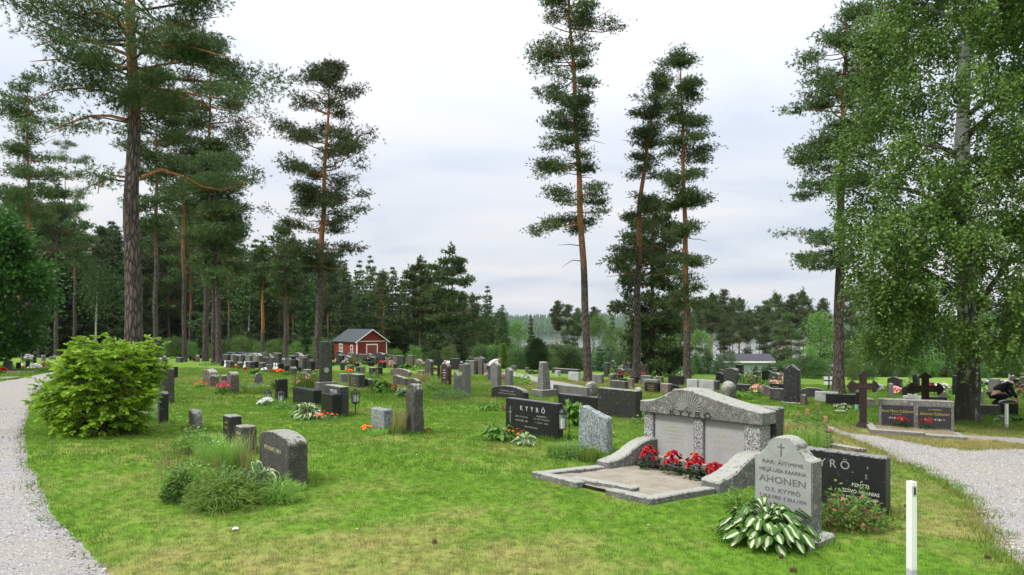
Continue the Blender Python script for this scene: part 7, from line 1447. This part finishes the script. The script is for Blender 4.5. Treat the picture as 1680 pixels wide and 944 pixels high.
# ------------------------------------------------------------------ pine cones and small litter
def cone_mesh(seed):
    rng = random.Random(seed); bm = bmesh.new(); bmesh.ops.create_icosphere(bm, subdivisions=2, radius=1)
    for v in bm.verts: k = 1+.22*math.sin(v.co.z*14)*math.cos(math.atan2(v.co.y, v.co.x)*5); v.co = Vector((v.co.x*.019*k, v.co.y*.019*k, .018+v.co.z*.026))
    me = bpy.data.meshes.new('pine_cone'); bm.to_mesh(me); bm.free(); return me
plain('cone_brown', (0.06,0.032,0.02), 0.9, var=.4, sc=60); cm_ = cone_mesh(1); cm_.materials.append(MAT['cone_brown'])
CN = [(6,720,'on the gravel at the left edge'),(37,645,'small and dark on the bend of the left path'),(1387,748,'on the gravel track nearest the dark granite stone'),(1552,802,'on the gravel track edge above the marker post'),(1484,832,'in the grass left of the marker post top'),(1611,847,'on the gravel at the right edge of the lawn'),(1625,918,'lowest one on the gravel at the right'),(1283,915,'in the grass under the big variegated hosta'),(1297,938,'in the grass at the bottom edge'),(711,893,'in the dry lawn at the bottom middle')]
for i, (px, py, wh) in enumerate(CN): o = bpy.data.objects.new('pine_cone', cm_); link(o); o.location = at(px, py)+Vector((0,0,.012)); o.rotation_euler = (1.4, 0, i*1.7); o.scale = (1.1,)*3; tag(o, 'brown pine cone '+wh, 'pine cone', 'fallen pine cones')
l = at(380, 872); me = mesh_np('x', [(0,0,.02),(.09,.02,.035),(.07,.09,.02),(-.02,.06,.03)], [(0,1,2,3)]); bpy.data.meshes.remove(me); mb = MB(); mb.add([(0,0,.03),(.05,-.02,.05),(.09,.02,.035),(.07,.09,.04),(0,.07,.05),(.03,.04,.07)], [(0,1,5),(1,2,5),(2,3,5),(3,4,5),(4,0,5)]); o = mb.build('paper_scrap', MAT['paper'], None); o.location = l; o.scale = (.6, .6, .5); tag(o, 'crumpled white scrap lying on the lawn at lower left', 'litter')
# ------------------------------------------------------------------ lawn grass blades and loose gravel
def tuft_proto(name, n, h, spread, wd, seed, mat):
    rng = np.random.default_rng(seed); a = rng.uniform(0, 6.28, n); r = spread*np.sqrt(rng.uniform(0, 1, n)); B = np.stack([np.cos(a)*r, np.sin(a)*r, 0*a-.004], 1); b2 = rng.uniform(0, 6.28, n); ln = rng.uniform(.1, .9, n)[:, None]*h; H = h*rng.uniform(.5, 1.1, n)[:, None]
    d = np.stack([np.cos(b2), np.sin(b2), 0*b2], 1); s2 = np.stack([-np.sin(b2), np.cos(b2), 0*b2], 1)*wd; V = np.stack([B-s2, B+s2, B+d*ln+np.array([0,0,1.0])*H], 1).reshape(-1, 3); me = mesh_np(name, V, np.arange(n*3).reshape(-1, 3)); me.materials.append(MAT[mat]); return bpy.data.objects.new(name, me)
def scatter(name, P, scl, rot, proto, kind_label, mat=None):
    me = bpy.data.meshes.new(name); P = np.asarray(P, np.float32); me.vertices.add(len(P)); me.vertices.foreach_set('co', P.ravel())
    a = me.attributes.new('scl', 'FLOAT', 'POINT'); a.data.foreach_set('value', np.asarray(scl, np.float32)); a = me.attributes.new('rz', 'FLOAT', 'POINT'); a.data.foreach_set('value', np.asarray(rot, np.float32))
    o = obj(name, me); tag(o, kind_label, kind='stuff'); ng = bpy.data.node_groups.new(name, 'GeometryNodeTree'); ng.interface.new_socket('Geometry', in_out='INPUT', socket_type='NodeSocketGeometry'); ng.interface.new_socket('Geometry', in_out='OUTPUT', socket_type='NodeSocketGeometry')
    gi = ng.nodes.new('NodeGroupInput'); go = ng.nodes.new('NodeGroupOutput'); iop = ng.nodes.new('GeometryNodeInstanceOnPoints'); oi = ng.nodes.new('GeometryNodeObjectInfo'); oi.inputs['Object'].default_value = proto; oi.inputs['As Instance'].default_value = True
    na = ng.nodes.new('GeometryNodeInputNamedAttribute'); na.data_type = 'FLOAT'; na.inputs['Name'].default_value = 'scl'; nb = ng.nodes.new('GeometryNodeInputNamedAttribute'); nb.data_type = 'FLOAT'; nb.inputs['Name'].default_value = 'rz'; cx = ng.nodes.new('ShaderNodeCombineXYZ'); L = ng.links.new
    L(gi.outputs[0], iop.inputs['Points']); L(oi.outputs['Geometry'], iop.inputs['Instance']); L(na.outputs[0], iop.inputs['Scale']); L(nb.outputs[0], cx.inputs['Z']); L(cx.outputs[0], iop.inputs['Rotation']); L(iop.outputs[0], go.inputs[0])
    md = o.modifiers.new('scatter', 'NODES'); md.node_group = ng; return o
def lawn_points(D0, D1, dens, seed, kx=.80, x_only=None):
    rng = np.random.default_rng(seed); n = int(dens*kx*(D1**2-D0**2)); D = np.sqrt(rng.uniform(D0**2, D1**2, n)); X = rng.uniform(-kx, kx, n)*D; ok = np.ones(n, bool)
    for p in PATHS: ok &= ~inside_np(p, X, D)
    bx = (X-K1.x)*u.x+(D-K1.y)*u.y; by = (X-K1.x)*b.x+(D-K1.y)*b.y; ok &= ~((bx > -.05) & (bx < Wm+.05) & (by > -.02) & (by < dep2+.6))
    bx = (X-base.x)*lg.x+(D-base.y)*lg.y; by = (X-base.x)*bg_.x+(D-base.y)*bg_.y; ok &= ~((np.abs(bx) < 1.2) & (by > -1.5) & (by < .2) & (rng.random(n) < .8))
    return X[ok], D[ok], rng
gp_ = [tuft_proto('grass_tuft', 9, .038, .035, .0022, 1, 'grass_blades'), tuft_proto('grass_tuft', 9, .050, .055, .0040, 2, 'grass_blades'), tuft_proto('grass_tuft', 10, .085, .12, .009, 3, 'grass_blades')]
for (D0, D1, dens, pr) in ((4.3, 9, 620, 0), (9, 17, 260, 1), (17, 36, 60, 2)):
    X, Y, rng = lawn_points(D0, D1, dens, int(D0), .80); Z = [T(x, y) for x, y in zip(X, Y)]
    scatter('grass', np.stack([X, Y, Z], 1), rng.uniform(.6, 1.25, len(X)), rng.uniform(0, 6.28, len(X)), gp_[pr], 'mown lawn grass blades '+('close to the camera','in the middle distance','on the far lawn')[pr])
P = []; rng = np.random.default_rng(8)
for (gx, gy, gw, gt, ga) in GRAVES:
    if gy > 34: continue
    n = int((gw+gt)*2*(46 if gy < 14 else 26)); uu, bb = uv(ga)
    for i in range(n):
        if rng.random() < gw/(gw+gt): q = (rng.uniform(-gw/2-.03, gw/2+.03), (gt/2+abs(rng.normal())*.03)*rng.choice((-1, 1)))
        else: q = ((gw/2+abs(rng.normal())*.03)*rng.choice((-1, 1)), rng.uniform(-gt/2, gt/2))
        x = gx+uu.x*q[0]+bb.x*q[1]; y = gy+uu.y*q[0]+bb.y*q[1]; P.append((x, y, T(x, y)))
scatter('grass', P, rng.uniform(1.2, 2.6, len(P)), rng.uniform(0, 6.28, len(P)), gp_[1], 'longer uncut grass round the feet of the gravestones')
# ragged tufts along the gravel edges
rng = np.random.default_rng(21); n = 2600; D = np.sqrt(rng.uniform(4.3**2, 22**2, n)); X = rng.uniform(-.85, .85, n)*D; w1 = inside_np(PATHS[1], X, D); nz_ = np.array([mnoise.noise((x*.7, y*.7, 9.0)) for x, y in zip(X, D)]); ok = w1 & (nz_ > .12) | inside_np(PATHS[0], X, D) & (nz_ > .42)
P = np.stack([X[ok], D[ok], [T(x, y)+.012 for x, y in zip(X[ok], D[ok])]], 1); scatter('grass', P, rng.uniform(.5, 1.1, len(P)), rng.uniform(0, 6.28, len(P)), gp_[1], 'sparse grass and weeds growing through the gravel')
P = []
for pl in PATHS[:2]:
    for (x, y) in pl:
        if y < 26:
            for k in range(4 if y < 12 else 2): a, c = x+rng.normal()*.09, y+rng.normal()*.09; P.append((a, c, T(a, c)+.004))
scatter('grass', P, rng.uniform(.8, 1.7, len(P)), rng.uniform(0, 6.28, len(P)), gp_[1], 'ragged grass along the gravel edges')
bm = bmesh.new(); bmesh.ops.create_icosphere(bm, subdivisions=1, radius=.010)
for v in bm.verts: v.co = Vector((v.co.x*1.2, v.co.y*.9, v.co.z*.6))*(1+.25*mnoise.noise(v.co*200))
pm = bpy.data.meshes.new('pebble'); bm.to_mesh(pm); bm.free(); m = NM('pebble'); rn = m.n('ShaderNodeObjectInfo').outputs['Random']; m.col(m.ramp(rn, [(0, (0.16,0.152,0.143)), (.5, (0.34,0.328,0.312)), (1, (0.54,0.525,0.50))])); m.rough(.9); pm.materials.append(m.m); pebble = bpy.data.objects.new('pebble', pm)
rng = np.random.default_rng(12); n = 90000; D = np.sqrt(rng.uniform(4.2**2, 15**2, n)); X = rng.uniform(-.85, .85, n)*D; ok = inside_np(PATHS[0], X, D) | inside_np(PATHS[1], X, D); X, D = X[ok], D[ok]
P = np.stack([X, D, [T(x, y)+.012+.0009*y for x, y in zip(X, D)]], 1); scatter('gravel', P, rng.uniform(.4, 1.3, len(P)), rng.uniform(0, 6.28, len(P)), pebble, 'loose pale gravel stones on the paths')
fm = blossom_mesh(.012, 6, 2); fm.materials.append(MAT['petal_white']); fob = bpy.data.objects.new('clover', fm); X, Y, rng = lawn_points(4.5, 24, 0.7, 99); scatter('clover_flowers', np.stack([X, Y, [T(x, y)+.035 for x, y in zip(X, Y)]], 1), rng.uniform(.5, 1.2, len(X)), rng.uniform(0, 6.28, len(X)), fob, 'scattered white clover flowers in the lawn')
# ------------------------------------------------------------------ drop tree stock that was never placed
for nm_, k in protos.items():
    if k == 0:
        o = bpy.data.objects[nm_]
        for c in list(o.children): bpy.data.objects.remove(c)
        bpy.data.objects.remove(o)
# ------------------------------------------------------------------ thin air towards the far shore
m = NM('haze_air'); m.t.nodes.remove(m.p); pv = m.n('ShaderNodeVolumePrincipled'); pv.inputs['Color'].default_value = (0.86,0.92,1,1); pv.inputs['Density'].default_value = 0.00006; m.l(pv.outputs[0], m.out.inputs['Volume'])
mb = MB(); mb.box(-1600, 2750, -60, 3300, LAKE-6, 70); hz = mb.build('haze', m.m, None); tag(hz, 'faint blue summer haze over the lake and the far shore', kind='stuff')

print('TRIS', sum(sum(len(f.vertices)-2 for f in m_.polygons) if len(m_.polygons) < 5000 else len(m_.polygons)*(len(m_.polygons[0].vertices)-2) for m_ in bpy.data.meshes if m_.users), len(bpy.data.objects))
